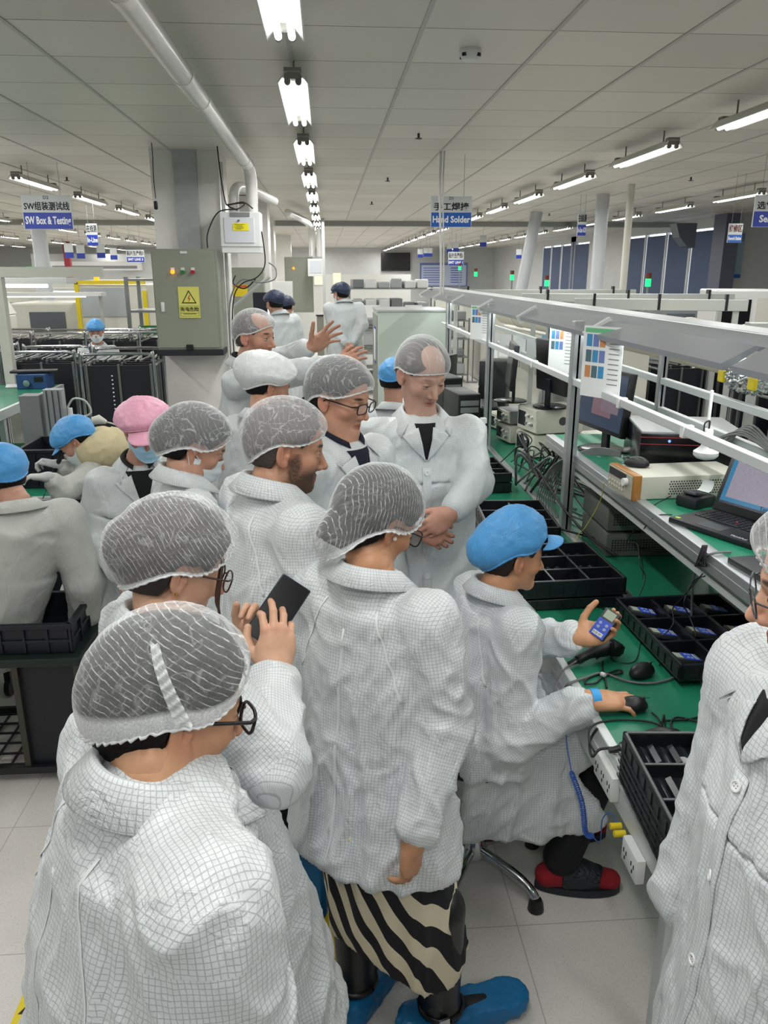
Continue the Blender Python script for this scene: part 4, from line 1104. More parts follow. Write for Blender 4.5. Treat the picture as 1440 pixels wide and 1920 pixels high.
p = CAST['behind_right'] = person(dict(label='worker in light blue cap crouching behind the tall man, mostly hidden', head=at(742, 712, Y=4.6), hphi=25, hpitch=20, hroll=0, bphi=20, foot=(.33, 4.6),
    s=.95, sw=.165, bulk=1.0, hem=.4, seed=41, cv=.014, coat=COATD, hv=.004, face=dict(skin='BE8F78', hair=.014), hairm=HAIR, gear=capg(CAPB, (.045, -.03, .02), (.106, .132, .098), seed=21)))
p = CAST['behind_posts'] = person(dict(label='person in cream coat leaning behind the bench posts, head out of sight', head=at(1085, 676, Y=6.0), hphi=30, hpitch=70, hroll=0, bphi=30, foot=(2.15, 5.8),
    nb=at(1080, 690, Y=5.8), s=1.0, sw=.17, bulk=1.1, hem=.5, seed=43, cv=.016, coat=COATC, hv=.006, face=dict(skin='BE8F78'), hairm=HAIR, gear=capg(CAPB, (.045, -.03, .02), (.106, .130, .095), seed=22)))
p = CAST['far_trolley'] = person(dict(label='masked worker in light blue cap behind the black trolleys on the left', head=at(180, 620, Y=9.0), hphi=170, hpitch=20, hroll=0, bphi=170, foot=(-2.4, 9.0),
    s=.93, sw=.165, bulk=1.0, hem=.5, seed=45, cv=.018, coat=COATD, hv=.006, face=dict(skin='BE8F78', hair=.012), hairm=HAIR, mask=MASKW, gear=capg(CAPB, (.045, -.03, .02), (.106, .130, .095), seed=23)))
# ------------------------------------------------------------------ shared materials for furniture and equipment
GREEN = mat('green_mat', '1F7A5C', .32, spec=.5, var=.06)
ALU = mat('aluminium', 'B8BCBE', .35, .75)
ALUL = mat('pale_aluminium', 'CDD2D2', .42, .35)
CHROME = mat('chrome', 'C6C9CC', .16, 1.0)
STEEL = mat('tube_steel', '8E9290', .35, .8)
BLKP = mat('black_plastic', '141619', .42)
BLKG = mat('black_gloss', '0B0C0F', .18)
BLKT = mat('black_tray_plastic', '15181B', .33, spec=.6)
CRATEM = mat('navy_black_crate', '12151F', .45)
DGREY = mat('dark_grey_plastic', '3A3D40', .5)
MGREY = mat('mid_grey_plastic', '7A7D7E', .5)
BEIGE = mat('beige_instrument', 'B9B9AC', .5, var=.04)
CREAM = mat('cream_machine', 'CFCFC4', .45, var=.04)
WHITEP = mat('white_plastic', 'DADCDB', .35)
PAPER = mat('paper', 'E6E9E8', .8)
BLUED = mat('blue_device', '2D4FC4', .35)
INK = mat('black_print', '1A1B1D', .7)
BLUES = mat('blue_sign_panel', '1F5FB8', .5)
BLUEV = mat('violet_blue_sign_panel', '2A3FA6', .5)
WHITES = mat('white_sign_panel', 'CDD2D2', .5)
WHITET = mat('white_print', 'EEF2F2', .6)
YEL = mat('yellow_plastic', 'D9C21C', .5)
CAB = mat('grey_green_cabinet', '8B9082', .45, var=.03)
GALV = mat('galvanised_steel', 'B4B8B8', .38, .25, var=.15, bump=(6, .1))
PVC = mat('white_pvc', 'D0D0CC', .25)
CABLE = mat('black_cable', '131416', .5)
CABLEG = mat('grey_cable', '6E7070', .5)
RZ = lambda a: Matrix.Rotation(math.radians(a), 4, 'Z')
def tag_part(o, label): o['label'] = label; return o
def bez(pts, n=8):                                          # smooth path through points
    P = [Vector(p) for p in pts]; out = []
    for i in range(len(P) - 1):
        a, b, c, d = P[max(i - 1, 0)], P[i], P[i + 1], P[min(i + 2, len(P) - 1)]
        for k in range(n):
            t = k / n; out.append(.5 * ((2 * b) + (c - a) * t + (2 * a - 5 * b + 4 * c - d) * t * t + (3 * b - a - 3 * c + d) * t ** 3))
    out.append(P[-1]); return out
def cable(name, label, pts, r, m, cat='cable', group=None, n=8):
    b = B(); b.tube(bez(pts, n), r, 6); return tag(recenter(b.build(name, m, None, 180)), label, cat, group)

# ------------------------------------------------------------------ right-hand bench
BX0, BXR, BX1, BZ = .76, 1.20, 1.74, .75
t = thing('workbench', 'long green-topped workbench with aluminium edge running down the right side', 'workbench', (0, 0, 0))
b = B(); b.box2((BX0 + .03, 1.42, BZ - .03), (BX1, 8.3, BZ)); b.build('tabletop', GREEN, t)
b = B(); b.box2((BX0, 1.40, BZ - .13), (BX0 + .03, 8.3, BZ + .004), .004); b.box2((BX0 - .004, 1.40, BZ - .05), (BX0, 8.3, BZ - .045)); b.build('front_rail', ALUL, t)
b = B(); b.box2((BXR - .022, 1.42, BZ), (BXR + .022, 8.3, BZ + .014), .003); b.box2((BXR - .004, 1.42, BZ + .014), (BXR + .004, 8.3, BZ + .016)); b.build('centre_rail', ALU, t)
b = B(); b.box2((BX1, 1.42, BZ - .13), (BX1 + .03, 8.3, BZ + .004)); b.build('rear_rail', ALUL, t)
for y in (1.6, 3.75, 5.8, 7.85):
    for x in (.86, 1.62):
        b = B(); b.box2((x - .02, y - .02, 0), (x + .02, y + .02, BZ - .03)); b.build('leg', ALUL, t)
t = thing('overhead_rail_frame', 'aluminium post and rail frame standing on the right-hand bench', 'frame', (0, 0, 0))
for y in (1.75, 3.75, 5.8, 7.85):
    for x, w in ((1.19, .026), (1.62, .018)):
        b = B(); b.box2((x - w, y - w, BZ + .015), (x + w, y + w, 1.80), .004)
        for s in (-1, 1): b.box2((x - .004 + s * .0, y - w - .002, BZ + .02), (x + .004, y - w, 1.78))
        b.build('post', ALU, t)
for x, z in ((1.185, 1.50), (1.62, 1.50), (1.62, 1.36)):
    b = B(); b.box2((x - .014, 1.5, z), (x + .014, 8.2, z + .032), .003); b.build('cross_rail', ALUL, t)
for y in (2.5, 3.1, 4.5, 5.1, 6.6, 7.2):
    b = B(); b.box2((1.163, y - .012, 1.494), (1.203, y + .012, 1.536), .003); b.build('rail_clip', WHITEP, t)
t = thing('bench_light_rail', 'long grey overhead light housing above the right-hand bench', 'light rail', (0, 0, 0))
b = B(); b.box2((1.30, 1.5, 1.80), (1.44, 9.9, 1.845), .004); b.build('top_beam', ALU, t)
LAMPH = mat('light_housing', '8F9398', .35, .2)
y = 9.9
while y > 1.6:
    y0 = max(y - 1.28, 1.5)
    b = B(); b.prism([(1.15, 1.745), (1.145, 1.765), (1.24, 1.815), (1.33, 1.80), (1.33, 1.785), (1.245, 1.80), (1.16, 1.745)], -y + .03, -y0 - .03, Matrix.Rotation(math.pi / 2, 4, 'X')); b.build('housing', LAMPH, t)
    if 3.0 < y < 9.95: c = B(); c.box((1.20, y, 1.776), (.13, .03, .05), Matrix.Rotation(math.radians(-30), 4, 'Y')); c.build('bracket', WHITEP, t)
    q = B(); q.cyl((1.245, y - .06, 1.765), (1.245, y0 + .06, 1.765), .010, n=8); q.build('tube', mat('bench_tube', 'F4FFF8', emit=3.5), t, 180)
    L = bpy.data.lights.new('bench_light', 'AREA'); L.shape = 'RECTANGLE'; L.size = .08; L.size_y = 1.1; L.energy = 2.6; L.color = (.95, 1, .97)
    o = bpy.data.objects.new('bench_light', L); COL.objects.link(o); o.parent = t; o.location = (1.245, (y + y0) / 2, 1.745)
    y = y0
# raised shelf in the nearer half
SZ = 1.155
t = thing('bench_shelf', 'raised green shelf with silver edge over the near half of the bench', 'shelf', (0, 0, 0))
b = B(); b.box2((1.25, 1.42, SZ - .02), (1.78, 4.25, SZ)); b.build('shelf_board', GREEN, t)
b = B(); b.box2((1.205, 1.42, SZ - .06), (1.25, 4.25, SZ + .003), .003); b.box2((1.203, 1.42, SZ - .032), (1.206, 4.25, SZ - .026)); b.build('edge_profile', ALU, t)
b = B(); b.box2((1.215, 1.42, SZ - .10), (1.24, 3.95, SZ - .085)); b.build('under_rail', ALUL, t)
for y in (1.6, 3.0):
    b = B(); b.box2((1.60, y - .018, BZ + .002), (1.64, y + .018, SZ - .02)); b.build('support', ALUL, t)

# ------------------------------------------------------------------ trays of black vacuum-formed plastic
def tray_mesh(w, l, h, nx, ny, rim=.012, wall=.010, notch=True):
    """open pocketed tray, w along x, l along y, origin at base centre"""
    b = B(); b.box((0, 0, .003), (w - .02, l - .02, .006))
    b.box((0, 0, .010), (w + .008, l + .008, .006))
    for s in (-1, 1):
        b.box((s * (w / 2 - rim / 2), 0, h / 2 + .003), (rim, l, h - .006), None, .003)
        b.box((0, s * (l / 2 - rim / 2), h / 2 + .003), (w, rim, h - .006), None, .003)
    for i in range(1, nx): b.box((-w / 2 + w * i / nx, 0, h * .46), (wall, l - .01, h * .86), None, .002)
    for j in range(1, ny): b.box((0, -l / 2 + l * j / ny, h * .46), (w - .01, wall, h * .86), None, .002)
    k = max(3, int(l / .05))
    for i in range(k):
        y = -l / 2 + (i + .5) * l / k
        for s in (-1, 1): b.box((s * (w / 2 + .001), y, h * .45), (.003, l / k * .5, h * .66))
    k = max(3, int(w / .05))
    for i in range(k):
        x = -w / 2 + (i + .5) * w / k
        for s in (-1, 1): b.box((x, s * (l / 2 + .001), h * .45), (w / k * .5, .003, h * .66))
    return b
def tray(loc, rz, w, l, h, nx, ny, label, group=None, lumps=False):
    b = tray_mesh(w, l, h, nx, ny); o = b.build('component_tray', BLKT); tag(o, label, 'tray', group)
    o.location = loc; o.rotation_euler = (0, 0, math.radians(rz))
    if lumps:
        q = B()
        for i in range(nx):
            for j in range(ny):
                cx, cy = -w / 2 + w * (i + .5) / nx, -l / 2 + l * (j + .5) / ny
                for k in range(5): q.box((cx + (k - 2) * w / nx * .14, cy, .020 + .006 * (k % 2)), (w / nx * .08, l / ny * .55, .014), Matrix.Rotation(.5 * (-1) ** k, 4, 'Y'))
                q.lathe([(.018, 0), (.020, .016), (.014, .024), (.0, .025)][:3], (cx + w / nx * .2, cy - l / ny * .2, .008), 14)
        q.build('moulded_ribs', mat('moulded_black', '24282B', .2, spec=.8), o, 40)
    return o
tray((1.30, 2.46, BZ + .016), 2, .42, .55, .062, 3, 3, 'black nine-pocket tray of blue handheld devices on the green bench', None)
tray((.93, 3.02, BZ + .001), 3, .42, .44, .045, 2, 3, 'thin black tray under the nine-pocket tray beside the technician', 'nested trays beside the technician')
tray((.93, 3.02, BZ + .048), 3, .43, .44, .075, 3, 3, 'black empty nine-pocket tray with glinting bottoms beside the technician', None, True)
tray((.52, 3.02, BZ + .0), 0, .30, .36, .05, 2, 2, 'black tray holding one blue device left of the seated technician', None)
for k in range(2): tray((.90, 3.62, BZ + .001 + .075 * k), -3, .34, .46, .072, 2, 3, ('lower' if k == 0 else 'upper') + ' black tray of the short stack behind the blue cap', 'short tray stack')
for k in range(2): tray((.93, 4.72, BZ + .001 + .062 * k), 2, .30, .44, .06, 3, 3, ('lower' if k == 0 else 'upper') + ' black pocket tray of the stack beside the tall man', 'trays beside the tall man')
for k in range(5):
    tray((.905, 1.52, BZ + .001 + .021 * k), -4, .36, .40, .021 if k < 4 else .055, 2, 3, 'black tray at the near end, ' + ['lowest', 'second from bottom', 'middle', 'fourth from bottom', 'ribbed topmost one'][k] + ' of the stack', 'tray stack at the near end', k == 4)
# support for the small tray left of the technician
b = B(); b.box2((.36, 2.82, BZ - .03), (.70, 3.22, BZ - .001)); 
for x in (.38, .68):
    for y in (2.85, 3.19): b.box2((x - .012, y - .012, 0), (x + .012, y + .012, BZ - .03))
solo(b, 'side_table', DGREY, 'small dark side table under the tray left of the technician', 'table')
# blue devices in the tray pockets
def device(loc, rot, label, group=None, s=1.0):
    t = thing('handheld_device', label, 'device', loc, 0, group); t.rotation_euler = rot; t.scale = (s, s, s)
    b = B(); b.box((0, 0, .009), (.052, .096, .018), None, .004); b.build('casing', DGREY, t, 40)
    b = B(); b.box((0, -.018, .0185), (.049, .058, .002), None, .0008); b.build('front_panel', BLUED, t)
    b = B(); b.box((0, .030, .0186), (.034, .026, .0016)); b.build('screen', mat('lcd_green_grey', 'A9B5A2', .2), t)
    for i in range(4):
        q = B(); q.lathe([(.0055, 0), (.0052, .0022), (.003, .0026)], ((-.011 if i % 2 else .011), -.003 - .014 * (i // 2), .0190), 12); q.build('key', mat('key_grey', '8FA0C8', .4), t)
    b = B(); b.box((0, -.036, .0197), (.034, .012, .0006)); b.build('barcode_label', PAPER, t)
    q = B()
    for i in range(9): q.box((-.014 + i * .0035, -.036, .0201), (.0012 + .0008 * (i % 3 == 0), .008, .0003))
    q.build('barcode_print', INK, t)
    return t
d0 = None
for j in range(3):
    for i in range(3):
        x, y = 1.30 + (i - 1) * .14, 2.47 + (1 - j) * .187
        lb = 'blue device in the %s row of the nine-pocket tray, %s pocket' % (['back', 'middle', 'front'][j], ['left', 'centre', 'right'][i])
        rot = (math.radians(12), 0, math.radians(88 + 4 * ((i * 3 + j) % 3)))
        if d0 is None: d0 = device((x, y, BZ + .036), rot, lb, 'blue devices in the nine-pocket tray')
        else: q = dup(d0, (x, y, BZ + .036), None, lb); q.rotation_euler = rot
q = dup(d0, (.47, 3.06, BZ + .014), None, 'blue device lying in the tray left of the technician'); q.rotation_euler = (.2, 0, 1.4)
del q['group']

# ------------------------------------------------------------------ small things on the bench
def mouse(loc, rz, label, m=BLKP):
    def F(P):
        g = el(P, (0, -.008, .004), (.031, .052, .034)); g = smax(g, -P[:, 2], .003); g = smax(g, el(P, (0, 0, 0), (.033, .060, .05)), .004); return g
    V, Fc = surfnet(F, (-.05, -.075, -.01), (.05, .075, .05), .0026)
    t = thing('computer_mouse', label, 'mouse', loc, math.radians(rz)); mesh_np('shell', V, Fc, m, t)
    b = B(); b.cyl((-.004, .028, .029), (.004, .028, .029), .006, n=12); b.build('scroll_wheel', DGREY, t, 40)
    b = B(); b.box((0, .032, .0290), (.0012, .034, .001)); b.build('button_gap', INK, t)
    return t
mouse(at(1206, 1262, z=BZ + .01), -62, 'black mouse lying free on the green bench')
mouse(at(1188, 1327, z=BZ + .01), -84, "black mouse under the technician's hand")
def scanner(loc, rz, tilt, label):
    t = thing('barcode_scanner', label, 'scanner', loc, math.radians(rz))
    b = B(); pts = bez([(0, 0, .02), (.03, 0, .030), (.07, 0, .040), (.11, 0, .044), (.145, 0, .040)], 5)
    b.tube(pts, [.015, .0165, .017, .017, .0165, .0165, .017, .018, .020, .022, .024, .026, .028, .029, .030, .031, .031, .030, .029, .026, .02], 14); b.build('grip', BLKP, t, 60)
    b = B(); b.box((.150, 0, .036), (.05, .062, .050), Matrix.Rotation(.25, 4, 'Y'), .014); b.build('head', BLKP, t, 60)
    b = B(); b.box((.176, 0, .030), (.004, .048, .026), Matrix.Rotation(.25, 4, 'Y')); b.build('scan_window', mat('dark_red_window', '2A0D10', .1), t)
    b = B(); b.tube([(.085, 0, .03), (.090, 0, .014), (.080, 0, .008)], [.006, .006, .004], 8); b.build('trigger', DGREY, t, 60)
    b = B(); b.tube([(0, 0, .02), (-.035, 0, .014)], [.012, .007], 10); b.build('cord_boot', BLKP, t, 60)
    return t
sc1 = at(1082, 1238, z=BZ + .02); scanner((sc1.x, sc1.y, BZ), 20, 0, 'black barcode scanner lying under the hand with the device')
sc2 = at(1165, 1403, z=BZ + .02); scanner((sc2.x, sc2.y, BZ), 2, 0, 'black barcode scanner by the near tray stack')
def P(x, y, z=BZ + .006): return at(x, y, z=z)
cable('scanner_cable', 'grey cable looping from the first scanner over the bench edge', [P(1080, 1240, .775), P(1052, 1262), P(1040, 1300, .74), P(1046, 1330, .6), P(1052, 1350, .5)], .003, CABLEG)
cable('device_cable', 'tied grey cable with a white tie crossing the bench up to the shelf', [P(1058, 1295, .70), P(1066, 1282), P(1100, 1270), P(1130, 1262), P(1180, 1278), P(1230, 1280), P(1275, 1262), P(1292, 1220), P(1296, 1160, .80), P(1300, 1090, .98), P(1315, 1050, 1.12), P(1340, 1037, 1.165), P(1370, 1035, 1.16)], .004, CABLEG)
cable('cable_bow', 'bow of spare cable held by a white tie beside the free mouse', [P(1130, 1240), P(1133, 1262), P(1160, 1256), P(1165, 1262), P(1132, 1268), P(1118, 1280), P(1098, 1282), P(1102, 1272), P(1130, 1264), P(1138, 1290)], .0035, CABLE)
b = B(); c = P(1131, 1265, BZ + .012); b.tube([c + Vector((-.004, .006, 0)), c + Vector((.004, -.006, 0))], .008, 8); solo(b, 'cable_tie', WHITEP, 'white tie around the cable bow on the bench', 'cable tie', None, 60)
cable('mouse_cable', 'thin black cable running from the free mouse to the device tray', [P(1236, 1248), P(1260, 1225), P(1290, 1205), P(1305, 1192, .83), P(1290, 1150, .86), P(1282, 1130, .95), P(1300, 1090, 1.0), P(1322, 1080, 1.1)], .0022, CABLE)
cable('black_cable', 'thin black cable from the held device across to the tray', [P(1145, 1205, .84), P(1150, 1238), P(1190, 1240), P(1205, 1200), P(1240, 1192, .84), P(1262, 1170, .86), P(1262, 1140, .88), P(1280, 1120, .98), P(1318, 1075, 1.12)], .002, CABLE)
cable('coiled_black_cable', 'coiled black cable with a tie beyond the working hand', [P(1115, 1410, .72), P(1104, 1385, .74), P(1112, 1360), P(1150, 1350), P(1210, 1352), P(1240, 1362), P(1262, 1385), P(1300, 1384), P(1325, 1374), P(1310, 1355), P(1270, 1345), P(1258, 1358), P(1268, 1376), P(1240, 1362), P(1245, 1352), P(1300, 1347), P(1350, 1325), P(1385, 1290, .80)], .0032, CABLE)
cable('second_mouse_cable', 'black cable from the mouse in use, curling by the coil', [P(1222, 1336), P(1235, 1348), P(1240, 1365), P(1245, 1340, .79), P(1250, 1368), P(1275, 1388)], .0026, CABLE)
cable('scanner_lead', 'black lead from the second scanner dropping over the bench edge', [P(1155, 1402, .765), P(1125, 1405), P(1110, 1418, .74), P(1106, 1390, .72), P(1120, 1365, .757)], .004, CABLE)
cable('yellow_cable', 'thin yellow wire falling from the wooden-sided instrument to the bench', [P(1133, 905, 1.17), P(1125, 940, 1.05), P(1100, 985, .90), P(1083, 1005, .82), P(1072, 1035)], .0022, mat('yellow_wire', 'CFC65A', .5))
cable('drooping_black_cable', 'black cable drooping from the shelf in front of the green panel', [P(1258, 930, 1.18), P(1215, 955, 1.14), P(1195, 985, 1.02), P(1175, 1018, .90), P(1195, 1020, .90), P(1200, 1060, .85), P(1210, 1085, .80), P(1190, 1130), P(1160, 1148), P(1110, 1132)], .0024, CABLE)
cable('second_drooping_cable', 'black cable drooping from beside the laptop down to the bench', [P(1260, 965, 1.16), P(1230, 968, 1.15), P(1205, 995, 1.05), P(1198, 1020, .94), P(1205, 1060, .82), P(1205, 1085, .79)], .0022, CABLE)
# cable knot clipped on the shelf edge
b = B()
for k in range(5): b.tube(bez([at(1318 + k * 2, 1022, X=1.20), at(1310 + 3 * k, 1045, X=1.19), at(1304 + 5 * k, 1062, X=1.195), at(1312, 1052, X=1.185), at(1322, 1030, X=1.195)], 4), .0028, 5)
solo(b, 'cable_knot', CABLE, 'knotted black cable clipped to the shelf edge under the laptop', 'cable', None, 180)
# sockets on the front rail
def plate(Y0, Y1, z0, z1, label, holes):
    t = thing('socket_strip', label, 'socket strip', (BX0, (Y0 + Y1) / 2, z0))
    L = (Y1 - Y0); H = z1 - z0; b = B(); b.box((-.012, 0, H / 2), (.024, L, H), None, .004); b.build('housing', WHITEP, t, 40)
    for i in range(holes):
        y = -L / 2 + L * (i + .5) / holes
        q = B(); q.box((-.0245, y - .008, H * .55), (.002, .003, .012)); q.box((-.0245, y + .008, H * .55), (.002, .003, .012)); q.box((-.0245, y, H * .30), (.002, .004, .009)); q.build('socket_opening', INK, t)
plate(1.76, 1.90, BZ - .10, BZ - .025, 'white mains socket strip fixed on the bench edge', 3)
plate(1.56, 1.66, BZ - .19, BZ - .12, 'pale earthing plate with jacks below the bench edge', 2)
b = B()
for i, y in enumerate((1.70, 1.73)): b.cyl((BX0 + .0, y, BZ - .15), (BX0 - .03, y, BZ - .15), .009, n=10)
solo(b, 'banana_jacks', YEL, 'pair of yellow jacks beneath the socket strip', 'jack', None, 40)
# coiled blue wrist-strap cord
a0 = at(1062, 1385, Y=2.05); a1 = at(1072, 1450, Y=2.02); a2 = at(1098, 1560, Y=1.98); a3 = at(1125, 1578, Y=1.9); a4 = at(1130, 1535, Y=1.84); a5 = Vector((BX0 - .02, 1.64, BZ - .155))
path = bez([a1, (a1 + a2) / 2 + Vector((.01, 0, 0)), a2, a2 + Vector((.02, 0, -.015))], 90); b = B(); pts = []
for i, q in enumerate(path):
    a = i * 1.15; pts.append(q + Vector((math.cos(a) * .008, math.sin(a) * .008, math.sin(a) * .004)))
b.tube(bez([at(1066, 1345, Y=2.06), a0, a1], 8) + pts + bez([a2 + Vector((.02, 0, -.015)), a3, a4, at(1150, 1528, Y=1.8), a5], 8), .0018, 5)
solo(b, 'wrist_strap_cord', mat('blue_cord', '3A62B8', .4), 'coiled blue wrist-strap cord hanging from the technician to the bench', 'cord', None, 180)
# held things
ph = at(521, 1146, Y=1.60); t = thing('smartphone', "black smartphone in the phone woman's hands", 'phone', ph)
yv = (at(554, 1096, Y=1.63) - at(486, 1198, Y=1.57)).normalized(); nv = (Vector((0, 0, CAM_H)) - ph); nv = (nv - yv * nv.dot(yv)).normalized(); M3 = Matrix((yv.cross(nv), yv, nv)).transposed()
t.rotation_euler = M3.to_euler()
b = B(); b.box((0, 0, 0), (.074, .152, .009), None, .0035); b.build('phone_body', mat('phone_shell', '1A2436', .25), t, 40)
b = B(); b.box((0, 0, .0049), (.069, .147, .0006)); b.build('screen', BLKG, t)
dv = Vector(wL) + TFD * .095 + TPN * .030; d = dup(d0, dv, None, "handheld blue device with small screen held in the technician's hand"); del d['group']
yv = (at(1180, 1143, Y=2.27) - at(1150, 1185, Y=2.25)).normalized(); nv = TPN.copy(); nv = (nv - yv * nv.dot(yv)).normalized(); d.rotation_euler = Matrix((yv.cross(nv), yv, nv)).transposed().to_euler(); d.scale = (1.05, 1.05, 1.05)

# ------------------------------------------------------------------ things on the raised shelf
def monitor(loc, rz, label, w=.50, h=.30, lit=None, tilt=0, group=None, back_mark=False):
    t = thing('monitor', label, 'monitor', loc, math.radians(rz), group)      # screen faces local -y
    b = B(); b.lathe([(.12, 0), (.12, .008), (.10, .014)], n=28); b.build('stand_base', BLKG, t, 40)
    b = B(); b.box((0, .02, .10), (.06, .02, .19), None, .004); b.build('stand_neck', BLKP, t)
    Mx = Matrix.Rotation(math.radians(tilt), 4, 'X')
    b = B(); b.box((0, 0, .10 + h / 2), (w, .035, h), Mx, .006); f = b.build('bezel', BLKP, t, 40)
    b = B(); b.box((0, -.0185, .10 + h / 2 + .004), (w - .03, .002, h - .04), Mx); s = b.build('screen', lit or BLKG, t)
    if back_mark: b = B(); b.lathe([(.030, .0), (.030, .0015), (.026, .0015), (.026, 0)], n=24, M=Matrix.Translation((0, .0185, .10 + h * .62)) @ Matrix.Rotation(-math.pi / 2, 4, 'X')); b.build('round_badge', MGREY, t)
    return t, s
def screen_material(name, bg, win, emit=.8, seed=0):
    m = mat(name, '202830', .2); n = N(m); tc = n.add('ShaderNodeTexCoord'); sp = n.add('ShaderNodeSeparateXYZ'); n.link(tc.outputs['Generated'], sp.inputs[0])
    def rect(x0, x1, y0, y1):
        r = None
        for i, lo, hi in ((0, x0, x1), (2, y0, y1)):
            q = n.math('MULTIPLY', n.math('GREATER_THAN', sp.outputs[i], lo), n.math('LESS_THAN', sp.outputs[i], hi)); r = q if r is None else n.math('MULTIPLY', r, q)
        return r
    c = n.mix(rect(*win[0]), hexc(bg), hexc(win[1]))
    nz = n.add('ShaderNodeTexNoise'); nz.inputs['Scale'].default_value = 18; n.link(tc.outputs['Generated'], nz.inputs['Vector'])
    mp = n.add('ShaderNodeMapping'); mp.inputs['Scale'].default_value = (1.5, 1, 14); n.link(tc.outputs['Generated'], mp.inputs[0]); n.link(mp.outputs[0], nz.inputs['Vector'])
    k = n.math('MULTIPLY', n.math('GREATER_THAN', nz.outputs[0], .56), rect(*win[0])); c = n.mix(n.math('MULTIPLY', k, .35), c, hexc('40485A'))
    for w, col in win[2:]: c = n.mix(rect(*w), c, hexc(col))
    n.link(c, n.b.inputs['Emission Color']); n.b.inputs['Emission Strength'].default_value = emit
    return m
SCR1 = screen_material('monitor_screen', '3D4A63', ((.30, .75, .20, .92), 'A07A84', ((.5, .9, .30, .6), '9A8490')), .55)
SCR2 = screen_material('laptop_screen', '2E86B4', ((.06, .72, .14, .93), 'B0A6B6', ((.76, .97, .22, .72), 'A9A3B8'), ((.0, 1.0, .0, .05), '2A3040')), .75)
m1, _ = monitor((1.38, 3.84, SZ), 279, 'black monitor with a greyish lit screen on the shelf, left of the black computer', .46, .31, SCR1, -6)
pc = thing('desktop_computer', 'large black computer with red stripes and a blue power light on the shelf', 'computer', (1.60, 3.42, SZ), math.radians(-12))
b = B(); b.box((0, 0, .10), (.44, .42, .20), None, .004); b.build('case', BLKG, pc, 40)
b = B(); b.box((0, 0, .204), (.43, .41, .008)); b.build('top_cover', mat('grey_lid', '9EA2A4', .35), pc)
b = B(); b.box((0, -.211, .155), (.44, .003, .003)); b.box((0, -.211, .185), (.44, .003, .003)); b.build('red_stripe', mat('red_stripe', 'A32830', .4), pc)
b = B(); b.sph((-.10, -.212, .170), .006, 10); b.build('power_light', mat('blue_led', '5A7BFF', emit=3), pc)
ins = thing('bench_instrument', 'long grey bench instrument with orange-brown taped front and round knob on the shelf edge', 'instrument', (1.315, 3.04, SZ)); ins.rotation_euler = (0, 0, math.radians(4))
b = B(); b.box((.12, 0, .048), (.44, .22, .092), None, .004); b.build('case', BEIGE, ins, 40)
b = B(); b.box((-.118, 0, .050), (.036, .232, .104), None, .004); b.build('taped_frame', mat('orange_brown_tape', '9C6B34', .3), ins, 40)
b = B(); b.box((-.138, 0, .050), (.006, .216, .094)); b.build('front_panel', mat('instrument_panel', 'A8A698', .5), ins)
b = B(); b.box((-.1415, .02, .078), (.002, .16, .030)); b.build('display_window', mat('dark_display', '1E1B18', .15), ins)
b = B(); b.cyl((-.140, -.066, .066), (-.158, -.066, .066), .016, n=20); b.build('knob', WHITEP, ins, 40)
for i in range(12):
    q = B(); q.box((-.143, .085 - .024 * (i % 6), .042 - .018 * (i // 6)), (.006, .014, .010), None, .002); q.build('push_button', mat('button_beige', 'C9C6B6', .5), ins)
b = B()
for i in range(26):
    for j in range(6): b.box((.02 + i * .011 + (j % 2) * .005, -.1105, .022 + j * .010), (.005, .002, .005))
b.build('vent_holes', INK, ins)
mouse(at(1190, 872, z=SZ + .10) , 62, 'black mouse resting on top of the grey bench instrument')
lp = thing('receipt_printer', 'small black label printer with a curl of white paper beside the laptop', 'printer', (1.41, 2.84, SZ)); lp.rotation_euler = (0, 0, .5)
b = B(); b.box((0, 0, .022), (.125, .095, .044), None, .010); b.build('body', BLKP, lp, 40)
b = B(); b.box((.0, .004, .048), (.085, .06, .014), Matrix.Rotation(.2, 4, 'Y'), .006); b.build('lid', DGREY, lp, 40)
b = B(); pl = [(.035 + .03 * math.sin(a), .052 + .03 * (1 - math.cos(a))) for a in [i * .22 for i in range(10)]]
b.prism(pl + [(x + .001, z - .001) for x, z in reversed(pl)], -.026, .026, Matrix.Rotation(math.pi / 2, 4, 'X')); b.build('paper_curl', PAPER, lp)
